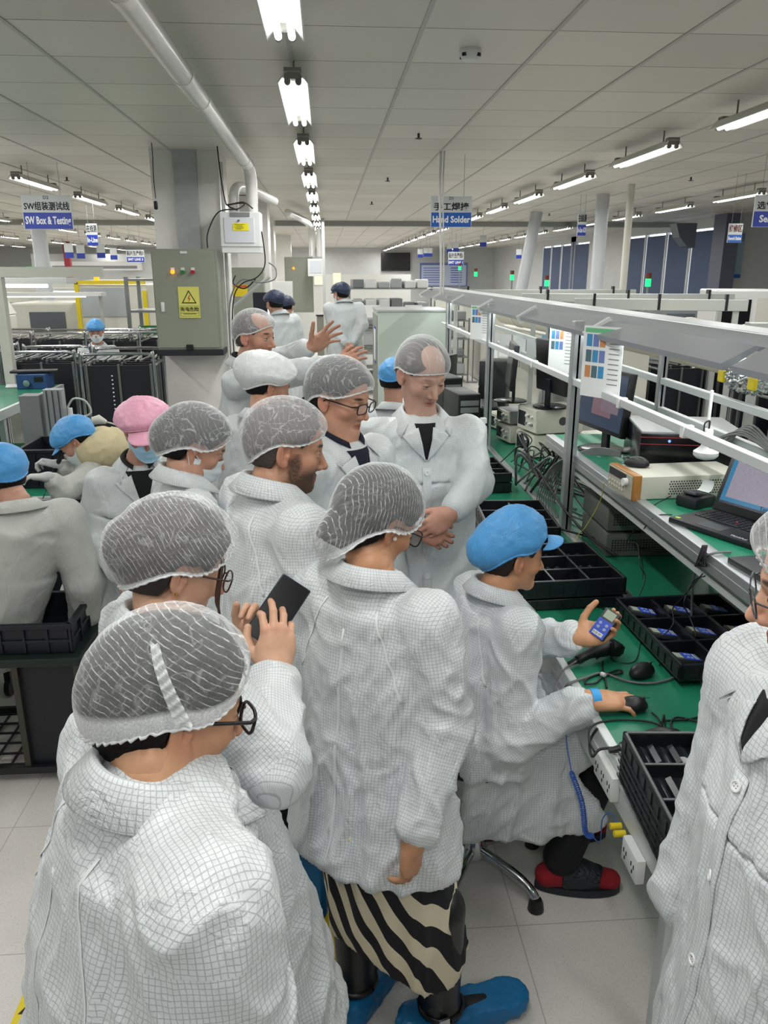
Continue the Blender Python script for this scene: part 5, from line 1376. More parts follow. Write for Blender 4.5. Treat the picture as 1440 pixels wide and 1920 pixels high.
def laptop(loc, rz, label, open_=True, s=1.0, marks=True):
    t = thing('laptop', label, 'laptop', loc, math.radians(rz)); t.scale = (s, s, s)
    b = B(); b.box((0, 0, .011), (.345, .235, .020), None, .004); b.build('base', BLKP, t, 40)
    if open_:
        k0 = None
        for r_ in range(6):
            for c_ in range(14):
                w = .017
                if r_ == 5 and 3 < c_ < 9: continue
                q = None
                if k0 is None:
                    b = B(); b.box((0, 0, 0), (w, .0145, .003), None, .0012); k0 = b.build('key', mat('key_black', '1B1C1F', .35), t); q = k0
                else: q = k0.copy(); COL.objects.link(q)
                q.location = (-.136 + c_ * .0209, .085 - r_ * .0185, .0225)
        b = B(); b.box((-.015, -.0075, .0225), (.10, .0145, .003), None, .0012); b.build('space_bar', MATS['key_black'], t)
        b = B(); b.box((-.02, -.068, .0214), (.10, .062, .001)); b.build('touchpad', DGREY, t)
        b = B(); b.sph((0, .030, .0245), .004, 8); b.build('pointing_stick', mat('red_rubber', 'B02A2A', .6), t)
        if marks:
            w = text('ThinkPad', .017, (.105, -.098, .0215), (0, 0, 0), mat('silver_print', 'B9BCBE', .3), 'maker_mark', t)
            q = B(); q.box((-.15, -.095, .0215), (.018, .014, .0006)); q.build('sticker', mat('green_sticker', 'A8C83C', .5), t)
        sc = thing_part('screen_lid', t, (0, .115, .020), (math.radians(-22), 0, 0))
        b = B(); b.box((0, 0, .112), (.345, .008, .224), None, .003); b.build('lid_shell', BLKP, sc, 40)
        b = B(); b.box((0, -.0045, .118), (.310, .001, .176)); b.build('display', SCR2, sc)
        text('121', .022, (.085, -.0055, .062), (math.pi / 2, 0, 0), mat('screen_print', '2A2C48', .5), 'screen_number', sc)
        text('Test', .022, (.03, -.0055, .045), (math.pi / 2, 0, 0), MATS['screen_print'], 'screen_word', sc)
    return t
def thing_part(name, par, loc, rot):
    o = bpy.data.objects.new(name, None); COL.objects.link(o); o.parent = par; o.location = loc; o.rotation_euler = rot; return o
laptop((1.395, 2.53, SZ), -65, 'open black laptop with a lit windowed screen on the shelf')
l2 = laptop((1.36, 2.06, SZ), -84, 'closed dark laptop with a small blue sticker at the right edge', False)
b = B(); b.box((-.12, .07, .022), (.022, .016, .0008)); b.build('sticker', BLUED, l2)
an = thing('satellite_antenna', 'white mushroom-shaped antenna hanging from the rail above the laptop', 'antenna', at(1322, 862, X=1.25))
b = B(); b.lathe([(.010, 0), (.030, .006), (.040, .016), (.040, .028), (.032, .034), (.020, .045), (.016, .058), (.016, .10), (.012, .105)], n=28); b.build('radome', WHITEP, an, 50)
b = B(); b.lathe([(.0166, .070), (.0166, .084)], n=24); b.build('label_band', MGREY, an)
b = B(); b.tube(bez([(0, 0, .10), (.0, 0, .13), (-.018, -.004, .12), (-.015, -.012, .07), (.01, -.02, .04), (.06, -.01, .03), (.13, -.05, .035)], 6), .0028, 6); b.build('antenna_lead', CABLE, an, 180)
b = B(); b.box((0, .008, .17), (.008, .008, .12)); b.build('hanger', WHITEP, an)
b = B(); b.box((0, 0, .002), (.16, .24, .003)); o = b.build('circuit_board', mat('pale_green_board', '5DBB7A', .4)); o.location = (1.66, 2.42, SZ + .001); tag(o, 'pale green board lying behind the laptop', 'board')
# dark perforated units under the shelf
for k in range(2):
    t = thing('power_supply_unit', ['lower', 'upper'][k] + ' dark perforated equipment unit under the shelf behind the post', 'equipment', (1.50, 3.55, BZ + .003 + k * .125))
    b = B(); b.box((0, 0, .055), (.46, .36, .11), None, .004); b.build('case', mat('olive_grey_case', '5A5F58', .5), t, 40)
    b = B()
    for i in range(30):
        for j in range(5): b.box((-.2 + i * .0135, -.181, .03 + j * .012), (.007, .002, .006))
    b.build('vent_holes', INK, t)
# ------------------------------------------------------------------ equipment further along the bench
def scope(loc, rz, label, w=.30, h=.15, d=.36, group=None, m=BEIGE):
    t = thing('oscilloscope', label, 'instrument', loc, math.radians(rz), group)
    b = B(); b.box((0, d / 2, h / 2 + .01), (w, d, h), None, .006); b.build('case', m, t, 40)
    b = B(); b.box((0, -.004, h / 2 + .01), (w - .01, .012, h - .012), None, .003); b.build('front_bezel', mat('pale_bezel', 'C9C8BA', .5), t)
    b = B(); b.box((-w * .24, -.0105, h * .55), (w * .38, .004, h * .6)); b.build('screen', mat('scope_screen', '2A2F30', .15), t)
    for i in range(6):
        q = B(); q.cyl((w * (.06 + .13 * (i % 3)), -.010, h * (.72 - .32 * (i // 3))), (w * (.06 + .13 * (i % 3)), -.028, h * (.72 - .32 * (i // 3))), .0095, n=12); q.build('knob', MGREY if i % 2 else WHITEP, t, 40)
    for s in (-1, 1):
        q = B(); q.box((s * w * .4, d * .3, .005), (.02, .03, .010)); q.build('foot', BLKP, t)
    q = B(); q.lathe([(.03, 0), (.03, .002)], n=20, M=Matrix.Translation((w / 2, d * .55, h * .55)) @ Matrix.Rotation(math.pi / 2, 4, 'Y')); q.build('side_fan_grille', DGREY, t)
    return t
def on_bench(px, y, z=BZ): return at(px, y, z=z)
scope((1.42, 5.52, BZ + .002), -78, 'cream oscilloscope at the bottom of the pair nearest the second post', .30, .155, .34)
scope((1.42, 5.50, BZ + .172), -78, 'cream oscilloscope stacked on top, carrying the monitors', .30, .17, .36)
scope((1.36, 5.98, BZ + .002), -78, 'beige signal generator at the bottom behind the second post', .26, .13, .30)
scope((1.36, 6.0, BZ + .145), -78, 'grey multimeter stacked on the beige signal generator', .24, .10, .28, None, MGREY)
scope((1.40, 6.45, BZ + .002), -78, 'beige instrument lying further along the bench behind the meters', .30, .13, .30)
scope((1.56, 4.62, BZ + .002), -78, 'cream instrument low behind the first post', .28, .14, .30)
scope((1.60, 4.60, BZ + .155), -78, 'white cased analyser stacked behind the first post', .30, .16, .30, None, mat('off_white_case', 'C9C8BC', .45))
t, _ = monitor((1.34, 5.72, BZ + .36), 262, 'black switched-off monitor turned towards the aisle above the oscilloscopes', .44, .32, None, -4)
t, _ = monitor((1.56, 5.45, BZ + .36), 100, 'black monitor seen from its back with a round grey badge', .46, .36, None, -4, None, True)
kb = thing('keyboard', 'black keyboard on top of the stacked instruments', 'keyboard', (1.26, 6.12, BZ + .262)); kb.rotation_euler = (0, 0, 1.4)
b = B(); b.box((0, 0, .010), (.42, .14, .016), None, .004); b.build('base', BLKP, kb, 40)
k0 = None
for r_ in range(5):
    for c_ in range(15):
        if k0 is None: b = B(); b.box((0, 0, 0), (.020, .018, .006), None, .002); k0 = b.build('key', BLKP, kb); q = k0
        else: q = k0.copy(); COL.objects.link(q)
        q.location = (-.185 + c_ * .0262, .050 - r_ * .0245, .021)
def tower(loc, rz, label, w=.18, d=.40, h=.38, open_side=False):
    t = thing('computer_tower', label, 'computer', loc, math.radians(rz))
    b = B(); b.box((0, 0, h / 2), (w, d, h), None, .005); b.build('case', mat('charcoal_case', '26292C', .4), t, 40)
    b = B(); b.box((0, -d / 2 - .003, h / 2), (w - .01, .008, h - .01), None, .003); b.build('front_panel', BLKP, t)
    b = B(); b.box((0, -d / 2 - .008, h * .82), (w * .8, .004, .04)); b.box((0, -d / 2 - .008, h * .68), (w * .8, .004, .04)); b.build('drive_bay', MGREY, t)
    return t
tower((1.05, 6.15, BZ), 8, 'slim dark computer tower just before the second post')
tower((1.02, 6.78, BZ), 10, 'open-fronted dark computer tower behind the slim one', .17, .36, .42)
dr = thing('drawer_unit', 'tall black five-drawer unit with pale fronts at the far bench end', 'drawer unit', (1.07, 7.55, BZ), math.radians(-30))
b = B(); b.box((0, 0, .26), (.24, .30, .52), None, .006); b.build('carcass', BLKP, dr, 40)
for i in range(5):
    q = B(); q.box((-.122, 0, .06 + .095 * i), (.012, .27, .075), None, .003); f = q.build('drawer', mat('pale_drawer_front', '9A9B9C', .4), dr); q = B(); q.box((-.131, 0, .06 + .095 * i), (.008, .06, .012)); q.build('handle', BLKP, f)
dr2 = dup(dr, (1.50, 7.05, BZ), math.radians(-20), 'black drawer unit behind the monitors, right of the second post')
ps = thing('power_strip', 'upright white mains power strip at the foot of the second post', 'power strip', (1.12, 5.60, BZ))
b = B(); b.box((0, 0, .13), (.045, .05, .26), None, .006); b.build('housing', WHITEP, ps, 40)
for i in range(4): q = B(); q.box((.02, -.026, .05 + .055 * i), (.018, .003, .018)); q.build('socket_opening', INK, ps)
random.seed(4)
for k in range(20):
    a = Vector((1.14 + .012 * k, 4.9 + random.uniform(-.5, .4), BZ + .02)); c = Vector((1.3 + random.uniform(-.1, .25), 4.5 + random.uniform(-.6, .5), BZ + random.uniform(.02, .10)))
    mid = [(a + c) / 2 + Vector((random.uniform(-.1, .1), random.uniform(-.15, .15), random.uniform(.02, .25))) for _ in range(2)]
    cable('tangled_cable', 'cable in the tangle on the bench behind the instruments', [a, mid[0], mid[1], c, c + Vector((.1, -.3, .0))], random.choice([.004, .006, .008]), random.choice([CABLE, CABLEG, CABLEG, CABLE]), 'cable', 'tangled cables behind the instruments', 6)
for k in range(9):
    x = 1.12 + .012 * k
    cable('bundled_cable', 'grey cable in the bundle running down beside the nearest full post', [(1.40, 3.62, 1.17 + .003 * k), (1.30, 3.72, 1.16 + .004 * k), (1.18 + .004 * k, 3.86, 1.10), (x, 3.95, .98), (x - .02, 3.98, .85), (x - .01, 3.92, BZ + .02)], .0038, CABLEG, 'cable', 'grey cables beside the nearest full post', 6)
for k in range(9):
    s = random.uniform(-.02, .02)
    cable('rail_cable', 'grey cable in the bundle tied along the rear rail', [(1.60 + s, 3.0 + .02 * k, 1.33), (1.60 + s, 2.9, 1.44 + s), (1.58, 2.65, 1.415 + s * .8), (1.58, 2.4, 1.40 + s * .8 - .01 * (k % 3)), (1.58, 2.1, 1.405 + s), (1.58, 1.8, 1.38 + s - .015 * (k % 2))], .0042, CABLEG, 'cable', 'grey cables along the rear rail', 6)
cable('loose_black_cable', 'thick black cable running from the first post down into the trays', [(1.10, 3.98, 1.02), (1.14, 3.7, .92), (1.20, 3.45, .84), (1.30, 3.3, .78)], .006, CABLE)
cable('shelf_cable', 'black cable looping under the shelf behind the green panel', [(1.10, 3.7, .80), (1.3, 3.5, .79), (1.5, 3.3, .80), (1.55, 3.1, .9)], .006, CABLE)
# papers and notices on the frame
def notice(px, py, X, w, h, label, kind, rz=-90, parent=None):
    p = at(px, py, X=X); t = thing('notice_sheet', label, 'notice', (p.x, p.y, p.z), math.radians(rz))
    b = B(); b.box((0, 0, 0), (w, .003, h)); b.build('sheet', PAPER, t)
    if kind:
        b = B(); b.box((0, -.0022, h * .44), (w * .92, .001, h * .06)); b.build('heading_bar', mat('green_heading', '6FBF8A', .6), t)
        cols = ['3E8FC0', '6C7FB8', 'C98A58', '4E6E78']
        for i in range(9 if kind == 2 else 6):
            b = B(); b.box((-w * .34 + w * .17 * (i % 3), -.0022, h * (.30 - .22 * (i // 3))), (w * .14, .001, h * .17)); b.build('picture', mat('picture_%s' % 'abcd'[i % 4], cols[i % 4], .6), t)
        b = B()
        for i in range(10): b.box((w * .30, -.0022, h * (.34 - .07 * i)), (w * .26, .001, h * .012))
        b.build('text_lines', MGREY, t)
    return t
notice(1128, 680, 1.165, .215, .30, 'white notice with nine coloured pictures hanging on the bench frame', 2, -60)
notice(1052, 655, 1.30, .16, .26, 'narrow notice with blue pictures beside the nearest full post', 1, -50)
notice(899, 605, 1.16, .17, .25, 'notice with grey pictures hanging left of the second post', 1, -50)
for k, (x, y) in enumerate(((947, 648), (973, 652), (1000, 660))): notice(x, y, 1.60, .13, .20, 'blank white sheet hanging on the rear rail, %s of three' % ['left', 'middle', 'right'][k], 0, -50)
notice(930, 650, 1.60, .06, .26, 'narrow folded sheet hanging by the second post', 0, -70)
b = B(); b.box((0, 0, 0), (.2, .003, .33)); o = b.build('blue_board', mat('light_blue_board', '7FB4D8', .5)); o.location = at(1033, 672, X=1.66); o.rotation_euler = (0, 0, -1); tag(o, 'light blue board behind the dell-shaped monitor back'.replace('dell-shaped ', ''), 'board')
# foil package with yellow tape
def FF(P): 
    c = Vector(at(1402, 712, X=1.66)); return el(P, c, (.05, .10, .045))
c = at(1402, 712, X=1.66)
t = thing('foil_package', 'crumpled foil package with yellow tape ends by the right edge', 'package', c)
V, Fc = surfnet(lambda P: el(P, (0, 0, .0), (.05, .15, .045)), (-.2, -.2, -.2), (.2, .2, .2), .008); V = V + vnormals(V, Fc) * (fold_noise(V, (0, 1, 0), (30, 30), .02, 3))[:, None]
mesh_np('foil_wrap', V, Fc, mat('silver_foil', 'C8CBCC', .15, .95), t, None, None, False)
for s in (-1, 1): b = B(); b.box((-.045, s * .12, 0), (.02, .05, .05), None, .008); b.build('tape_end', YEL, t)

# ------------------------------------------------------------------ second line behind the bench
FR = mat('line_frame_aluminium', 'B9BDB8', .45, .3)
def beam(a, b_, w, label, group=None, m=FR):
    t = thing('line_beam', label, 'beam', a, 0, group); d = Vector(b_) - Vector(a); L = d.length
    q = B(); q.box((0, L / 2, 0), (w, L, w * 1.2), None, .004); q.box((-w / 2, L / 2, 0), (.004, L, .008)); o = q.build('profile', m, t); t.rotation_euler = (0, 0, math.atan2(-d.x, d.y))
    for f in (.12, .5, .88):
        q = B(); q.box((0, L * f, .02), (w + .01, .02, w * 1.7)); q.build('joint_clamp', BLKP, t)
    for f in (.06, .94):
        q = B(); q.box((0, L * f, -.9), (.04, .04, 1.72)); q.build('upright', FR, t)
    return t
beam((1.95, 6.3, 1.78), (3.15, 5.9, 1.78), .07, 'aluminium cross-beam over the second line, nearest the light rail')
beam((1.75, 7.2, 1.80), (3.6, 7.0, 1.80), .06, 'aluminium cross-beam over the second line, middle one')
beam((1.3, 8.9, 1.80), (3.4, 8.8, 1.80), .06, 'aluminium cross-beam over the second line, farthest one')
beam((2.2, 4.1, 1.72), (3.3, 3.9, 1.72), .08, 'aluminium cross-beam ending in a black block at the right edge')
for i, (x0, x1) in enumerate([(2.2, 3.2)]):
    q = thing('exhaust_duct', 'large cream round duct lying along the second line behind the light rail', 'duct', (0, 0, 0))
    b = B(); b.tube([(2.15, 9.6, 1.575), (2.30, 7.6, 1.575), (2.45, 5.9, 1.56), (2.55, 4.4, 1.54)], .148, 28); b.build('duct_shell', mat('cream_duct', 'CBC7B4', .4), q, 60)
    for f in (9.0, 7.8, 6.6, 5.4, 4.7):
        b = B(); b.tube([(2.15 + (9.6 - f) * .078, f, 1.572), (2.15 + (9.6 - f) * .078 + .004, f - .05, 1.571)], .153, 28); b.build('joint_ring', mat('cream_ring', 'D8D5C6', .35), q, 60)
q = thing('wave_solder_machine', 'long grey machine under the duct in the second line', 'machine', (2.62, 8.7, 0))
b = B(); b.box((0, 0, .70), (.75, 2.9, 1.36), None, .01); b.build('cabinet', CREAM, q)
for k in range(4):
    b = B(); b.box((-.378, -1.1 + k * .62, 1.12), (.006, .56, .34)); f = b.build('hatch', mat('hatch_grey', 'A9A8A0', .5), q); b = B(); b.box((-.383, -.95 + k * .62, 1.12), (.006, .03, .05)); b.build('latch', BLKP, f)
# black magazine trolleys
def trolley(loc, rz, label, w=.50, d=.62, h=1.30, group=None, n=7, glint=False, shelf=False):
    t = thing('magazine_trolley', label, 'trolley', loc, math.radians(rz), group); r = .014
    for s in (-1, 1):
        b = B(); b.tube(bez([(-w / 2, s * d / 2, .16), (-w / 2, s * d / 2, h - .08), (-w / 2 + .02, s * d / 2, h - .02), (-w / 2 + .08, s * d / 2, h), (w / 2 - .08, s * d / 2, h), (w / 2 - .02, s * d / 2, h - .02), (w / 2, s * d / 2, h - .08), (w / 2, s * d / 2, .16)], 5), r, 10); b.build('end_frame', CHROME, t, 180)
    for z in (.18, h - .10):
        for s in (-1, 1):
            b = B(); b.cyl((s * w / 2, -d / 2, z), (s * w / 2, d / 2, z), r * .8, n=8); b.build('side_bar', STEEL, t, 180)
    m_ = mat('dark_slotted_panel', '14171F', .5)
    for i in range(4):
        y = -d / 2 + .05 + (d - .10) * i / 3
        b = B(); b.box((0, y, h / 2 + .04), (w - .06, .018, h - .28)); p = b.build('magazine_rack', m_, t)
        b = B()
        for k in (-.5, 0, .5): b.box((k * (w - .07), y - .011 if i == 0 else y, h / 2 + .04), (.018, .022, h - .26))
        b.build('rack_rail', STEEL, p)
    if glint:
        b = B()
        for k in range(26): b.box((-.06, -d / 2 + .030, .30 + k * .035), (.012, .006, .010))
        b.build('board_edge', PAPER, t)
    b = B()
    for k in range(n): b.box((-w / 2 + w * (k + .5) / n, 0, h - .06), (.014, d - .06, .012), Matrix.Rotation(.06 * (-1) ** k, 4, 'Z'))
    b.build('top_slats', CHROME, t)
    for x in (-1, 1):
        for y in (-1, 1):
            b = B(); b.cyl((x * (w / 2 - .02) - .012, y * (d / 2 - .03), .045), (x * (w / 2 - .02) + .012, y * (d / 2 - .03), .045), .045, n=16); b.box((x * (w / 2 - .02), y * (d / 2 - .03), .11), (.03, .03, .08)); b.build('castor', BLKP, t, 40)
    return t
for k, (x, y) in enumerate(((3.55, 8.2), (4.1, 8.3), (3.55, 6.2), (4.1, 6.1), (4.7, 6.3))):
    pass
tr0 = trolley((3.42, 5.6, 0), 6, 'black magazine trolley beyond the bench, seen just right of the coloured notice', .5, .7, 1.25)
for k, (x, y, lb) in enumerate([(4.05, 5.5, 'black magazine trolley beyond the bench, second from the notice'), (4.7, 5.4, 'black magazine trolley beyond the bench near the right edge'), (3.9, 7.4, 'black magazine trolley in the row behind, right of the duct end'), (4.6, 7.4, 'black magazine trolley in the row behind, at the right'),
        (3.3, 7.6, 'black magazine trolley in the row behind, at the left')]):
    dup(tr0, (x, y, 0), .1, lb)
st = thing('tube_rack', 'cream tube frame rack with green shelves standing beyond the bench', 'rack', (2.55, 3.25, 0))
for x in (-.25, .55):
    for y in (-.5, .45):
        b = B(); b.cyl((x, y, 0), (x, y, 1.62), .014, n=10); b.build('pole', CREAM, st, 40)
for z in (.95, 1.42):
    b = B(); b.box((.15, -.02, z), (.84, .98, .012)); b.build('shelf', mat('dark_green_shelf', '24463C', .5) if z < 1.2 else STEEL, st)
    for y in (-.5, .45): b = B(); b.cyl((-.25, y, z - .02), (.55, y, z - .02), .013, n=8); b.build('shelf_bar', CREAM, st, 40)
# things against the right side of the hall
for (x, y, r_, lb) in [(at(1121, 500, Y=11.5).x, 11.5, .085, 'white corrugated duct rising to the ceiling, nearer of the two on the right'), (at(1002, 480, Y=15).x, 15.0, .105, 'white corrugated duct leaning to the ceiling, farther of the two on the right'), (at(78, 480, Y=14.6).x, 14.6, .12, 'white corrugated duct rising to the ceiling far on the left')]:
    b = B(); n_ = 90; pr = [(r_ + .008 * (i % 2), 1.25 + (ZC - 1.25) * i / n_) for i in range(n_ + 1)]; b.lathe(pr, n=24)
    if 'leaning' in lb:
        for v in b.bm.verts: v.co.x += (v.co.z - ZC) * .16
    o = b.build('corrugated_duct', mat('ribbed_duct', 'C4C8CC', .4), None, 60); o.location = (x, y, 0); tag(o, lb, 'duct')
b = B(); b.cyl((0, 0, 0), (0, 0, ZC), .045, n=14); o = b.build('service_pole', CREAM, None, 40); o.location = (at(1173, 480, Y=10.2).x, 10.2, 0); tag(o, 'slim cream service pole from floor to ceiling right of the corrugated duct', 'pole')
b = B(); b.tube(bez([(.0, 0, ZC), (-.003, 0, 2.7), (.02, .0, 2.1), (.02, 0, 1.80)], 6), .011, 8); b.tube(bez([(.03, 0, ZC), (.025, 0, 2.7), (.045, .0, 2.1), (.045, 0, 1.80)], 6), .007, 6); o = b.build('cable_conduit', PVC, None, 180); p = at(827, 283, z=ZC); o.location = (p.x, p.y, 0); tag(o, 'thin white conduit dropping from the ceiling in front of the hand solder sign', 'conduit')
mc = thing('white_machine', 'white boxy machine with dark window against the right wall', 'machine', (at(1390, 540, Y=10.6).x, 10.6, 0), math.radians(-12))
b = B(); b.box((0, 0, .90), (.85, .9, 1.8), None, .02); b.build('cabinet', WHITEP, mc)
b = B(); b.box((-.16, -.455, 1.50), (.36, .01, .36)); b.build('window', BLKG, mc); b = B(); b.box((.24, -.455, 1.15), (.3, .012, 1.1)); b.build('side_door', CREAM, mc)
b = B(); b.sph((-.40, -.45, 1.3), .02, 8); b.build('indicator', mat('green_led', '2BFF7A', emit=3), mc)
for k, (px_, py_, Y) in enumerate(((862, 503, 17), (892, 514, 15), (960, 520, 12.5), (1025, 531, 11), (1215, 530, 8.6))):
    p = at(px_, py_, Y=Y); t = thing('signal_tower', 'stack light glowing green, %s from the left among the machines' % ['first', 'second', 'third', 'fourth', 'fifth'][k], 'signal light', (p.x, p.y, 1.0)); t.location.z = 0
    b = B(); b.cyl((0, 0, 0), (0, 0, p.z - .04), .012, n=8); b.cyl((0, 0, 0), (0, 0, .02), .10, n=12); b.build('stem', MGREY, t)
    b = B(); b.cyl((0, 0, p.z - .04), (0, 0, p.z + .04), .030, n=14); b.build('green_lens', mat('green_signal', '18E070', emit=2.2), t, 40)
    b = B(); b.cyl((0, 0, p.z + .04), (0, 0, p.z + .10), .030, n=14); b.build('red_lens', mat('red_signal_off', '5E2A20', .3), t, 40)
def machine(x, y, w, d, h, label, m=CREAM, rz=0, win=True, cat='machine', hood=False):
    t = thing('assembly_machine', label, cat, (x, y, 0), math.radians(rz))
    b = B(); b.box((0, 0, h / 2), (w, d, h), None, .03); b.build('cabinet', m, t)
    b = B(); b.box((0, -d / 2 - .004, h * .35), (w * .92, .01, h * .5)); b.build('access_panel', mat('panel_grey', 'A4A69F', .5), t)
    if win: b = B(); b.box((w * .0, -d / 2 - .006, h * .80), (w * .5, .012, h * .22)); b.build('window', mat('dim_window', '596066', .15), t)
    if hood: b = B(); b.prism([(-w / 2, h), (w / 2, h), (w / 2 - .15, h + .28), (-w / 2 + .15, h + .28)], -d / 2, d / 2, Matrix.Rotation(math.pi / 2, 4, 'X')); b.build('hood', m, t)
    return t
for k in range(6): machine(5.9 + .05 * k, 13.5 + k * 1.25, .9, 1.1, 1.5, 'grey equipment rack %s in the row below the windows' % ['nearest the white machine', 'second', 'third', 'fourth', 'fifth', 'farthest'][k], mat('rack_grey', '7E8488', .5), -10)
for k in range(5): machine(3.4 + .1 * k, 13.5 + k * 2.6, 1.2, 2.0, 1.40, 'pale placement machine in the line right of the aisle, %s' % ['nearest', 'second', 'third', 'fourth', 'farthest'][k], CREAM, 0)
b = B(); b.prism([(0, 0), (.9, 0), (.9, -.75), (.55, -.70), (.2, -.42)], 0, .5, Matrix.Rotation(math.pi / 2, 4, 'X')); o = b.build('curved_duct', mat('dark_slate_duct', '4A5058', .4)); o.location = at(1255, 420, Y=14.6); o.scale = (.42, .6, .55); tag(o, 'dark curved ventilation hood hanging by the right windows', 'duct')

# grey-white cabinet at the far end of the bench
cb = thing('tall_cabinet', 'pale green-white tall cabinet standing at the far end of the bench', 'cabinet', (.98, 9.6, 0))
b = B(); b.box((0, 0, .80), (.80, .9, 1.58), None, .01); b.build('body', mat('pale_cabinet', 'B9C4BA', .4), cb)
b = B(); b.box((0, 0, 1.60), (.82, .92, .02)); b.build('top', GALV, cb)
b = B(); b.box((-.404, 0, .8), (.008, .86, 1.5)); b.build('door', CAB, cb); b = B(); b.box((-.41, -.1, 1.20), (.004, .30, .42)); b.build('blue_edged_notice', BLUEV, cb); b = B(); b.box((-.413, -.1, 1.20), (.004, .26, .36)); b.build('notice_paper', PAPER, cb)

# ------------------------------------------------------------------ column equipment
cab = thing('electrical_cabinet', 'grey-green electrical cabinet with warning sign mounted on the near column', 'cabinet', (-1.24, 7.55, 1.33))
b = B(); b.box((0, .0, .445), (.575, .26, .88), None, .004); b.build('casing', CAB, cab)
b = B(); b.box((-.008, -.134, .45), (.54, .012, .84), None, .003); dr_ = b.build('door', CAB, cab)
b = B(); b.box((-.215, -.146, .39), (.030, .016, .085), None, .006); b.build('handle', WHITEP, dr_, 40)
b = B(); b.box((.0, -.142, .855), (.06, .004, .020)); b.build('name_plate', WHITEP, dr_)
b = B(); b.box((0, -.01, -.012), (.60, .29, .055), None, .006); b.build('black_base', mat('black_rubber', '1C1E24', .7), cab)
b = B(); b.box((.0, -.150, .035), (.06, .03, .05), None, .004); b.build('black_latch', BLKP, cab)
for i, (c, e) in enumerate((('FF8A1A', 2.5), ('1E7A3C', 0), ('A01C2A', 0))):
    x = -.105 + .088 * i
    b = B(); b.box((x, -.143, .715), (.032, .004, .026)); pl_ = b.build('lamp_plate', WHITEP, dr_)
    b = B(); b.cyl((x, -.143, .690), (x, -.170, .690), .017, n=18); b.build(['orange_lamp', 'green_button', 'red_button'][i], mat(['orange_glow', 'green_button', 'red_button'][i], c, .3, emit=e), dr_, 40)
sg = thing('warning_sign', 'yellow electrical warning sign with lightning triangle on the grey cabinet', 'sign', (-1.22, 7.405, 1.62))
b = B(); b.box((0, 0, .14), (.185, .003, .27)); b.build('plate', mat('pale_yellow', 'D6D36A', .5), sg)
def tri(s, cz): return [(-s * .866, cz - s * .5), (s * .866, cz - s * .5), (0, cz + s)]
RX = Matrix.Rotation(math.pi / 2, 4, 'X')
b = B(); b.prism(tri(.076, .170), .0018, .0026, RX); b.build('triangle_border', INK, sg)
b = B(); b.prism(tri(.060, .170), .0027, .0032, RX); b.build('triangle_field', mat('pale_yellow', 'D6D36A', .5), sg)
b = B(); b.prism([(.004, .205), (-.012, .168), (.000, .172), (-.006, .135), (.014, .180), (.002, .176), (.012, .205)], .0033, .0038, RX); b.build('lightning_bolt', mat('red_print', 'C03A30', .5), sg)
text('有电危险', .040, (0, -.0025, .078), (math.pi / 2, 0, 0), INK, 'warning_text', sg, bold=.0006)
text('DANGER ELECTRIC', .0135, (0, -.0025, .040), (math.pi / 2, 0, 0), INK, 'small_warning_text', sg)
b = B()
for s in (-1, 1): b.box((0, -.0022, .078 + s * .030), (.165, .001, .002)); b.box((s * .082, -.0022, .062), (.002, .001, .085))
b.box((0, -.0022, .020), (.165, .001, .002)); b.build('frame_line', INK, sg)
b = B(); b.box((0, 0, .42), (.20, .05, .84)); b.box((0, -.002, .72), (.205, .05, .01)); o = b.build('cable_trunking', GALV); o.location = (-1.22, 7.67, 2.21); tag(o, 'galvanised steel trunking running up the near column to the ceiling', 'trunking')
sw_ = [at(283, 255, Y=7.3), at(286, 290, Y=7.3), at(288, 335, Y=7.3), at(292, 372, Y=7.3)]; sw_[0].z = ZC; b = B(); b.tube(bez(sw_, 6), .004, 6); o = b.build('switch_cord', CABLE, None, 180)
tag(recenter(o), 'thin black cord with a pendant switch hanging left of the near column', 'cord'); c = o.location.copy()
b = B(); p = at(292, 385, Y=7.3); b.box((p.x - c.x, p.y - c.y, p.z - c.z), (.032, .03, .07), None, .012); s_ = b.build('pendant_switch', BLKP, None, 60); s_.parent = o
eb = thing('controller_box', 'white controller box with yellow label hung on the side of the near column', 'control box', at(453, 470, Y=7.4))
eb.scale = (1, 1, .80)
b = B(); b.box((0, .12, .03), (.34, .24, .10)); b.box((0, .12, .22), (.35, .26, .36), None, .008); b.build('casing', WHITEP, eb)
b = B(); b.box((-.01, -.014, .21), (.26, .008, .26), None, .003); dd = b.build('door', mat('pale_door', 'C9CDD3', .4), eb)
b = B(); b.box((.005, -.020, .245), (.135, .003, .075)); b.build('yellow_label', mat('bright_yellow', 'E8DC1E', .5), dd)
b = B()
for i in range(6): b.box((-.005 - .01 * (i % 2), -.0222, .272 - .010 * i), (.09 - .02 * (i % 3), .001, .003))
b.build('label_text', INK, dd)
b = B(); b.cyl((-.01, -.018, .31), (-.01, -.030, .31), .010, n=14); b.build('lock', CHROME, dd, 40)
b = B(); b.box((-.0, -.012, .372), (.17, .010, .045)); b.build('display_strip', MGREY, eb)
pv = thing('overhead_pipe', 'long white plastic pipe running under the ceiling and bending down to the controller box', 'pipe', (0, 0, 0))
b = B(); b.tube([(-.63, 1.2, 2.88), (-.63, 4.0, 2.88), (-.63, 7.25, 2.88)] , .048, 24); b.build('pipe_run', PVC, pv, 60)
b = B(); b.tube(bez([(-.63, 7.22, 2.88), (-.63, 7.40, 2.86), (-.63, 7.50, 2.76), (-.63, 7.52, 2.60)], 8), .051, 24); b.build('elbow', PVC, pv, 60)
b = B(); b.tube([(-.63, 7.52, 2.64), (-.63, 7.52, 2.50)], .048, 24); b.build('down_pipe', PVC, pv, 60)
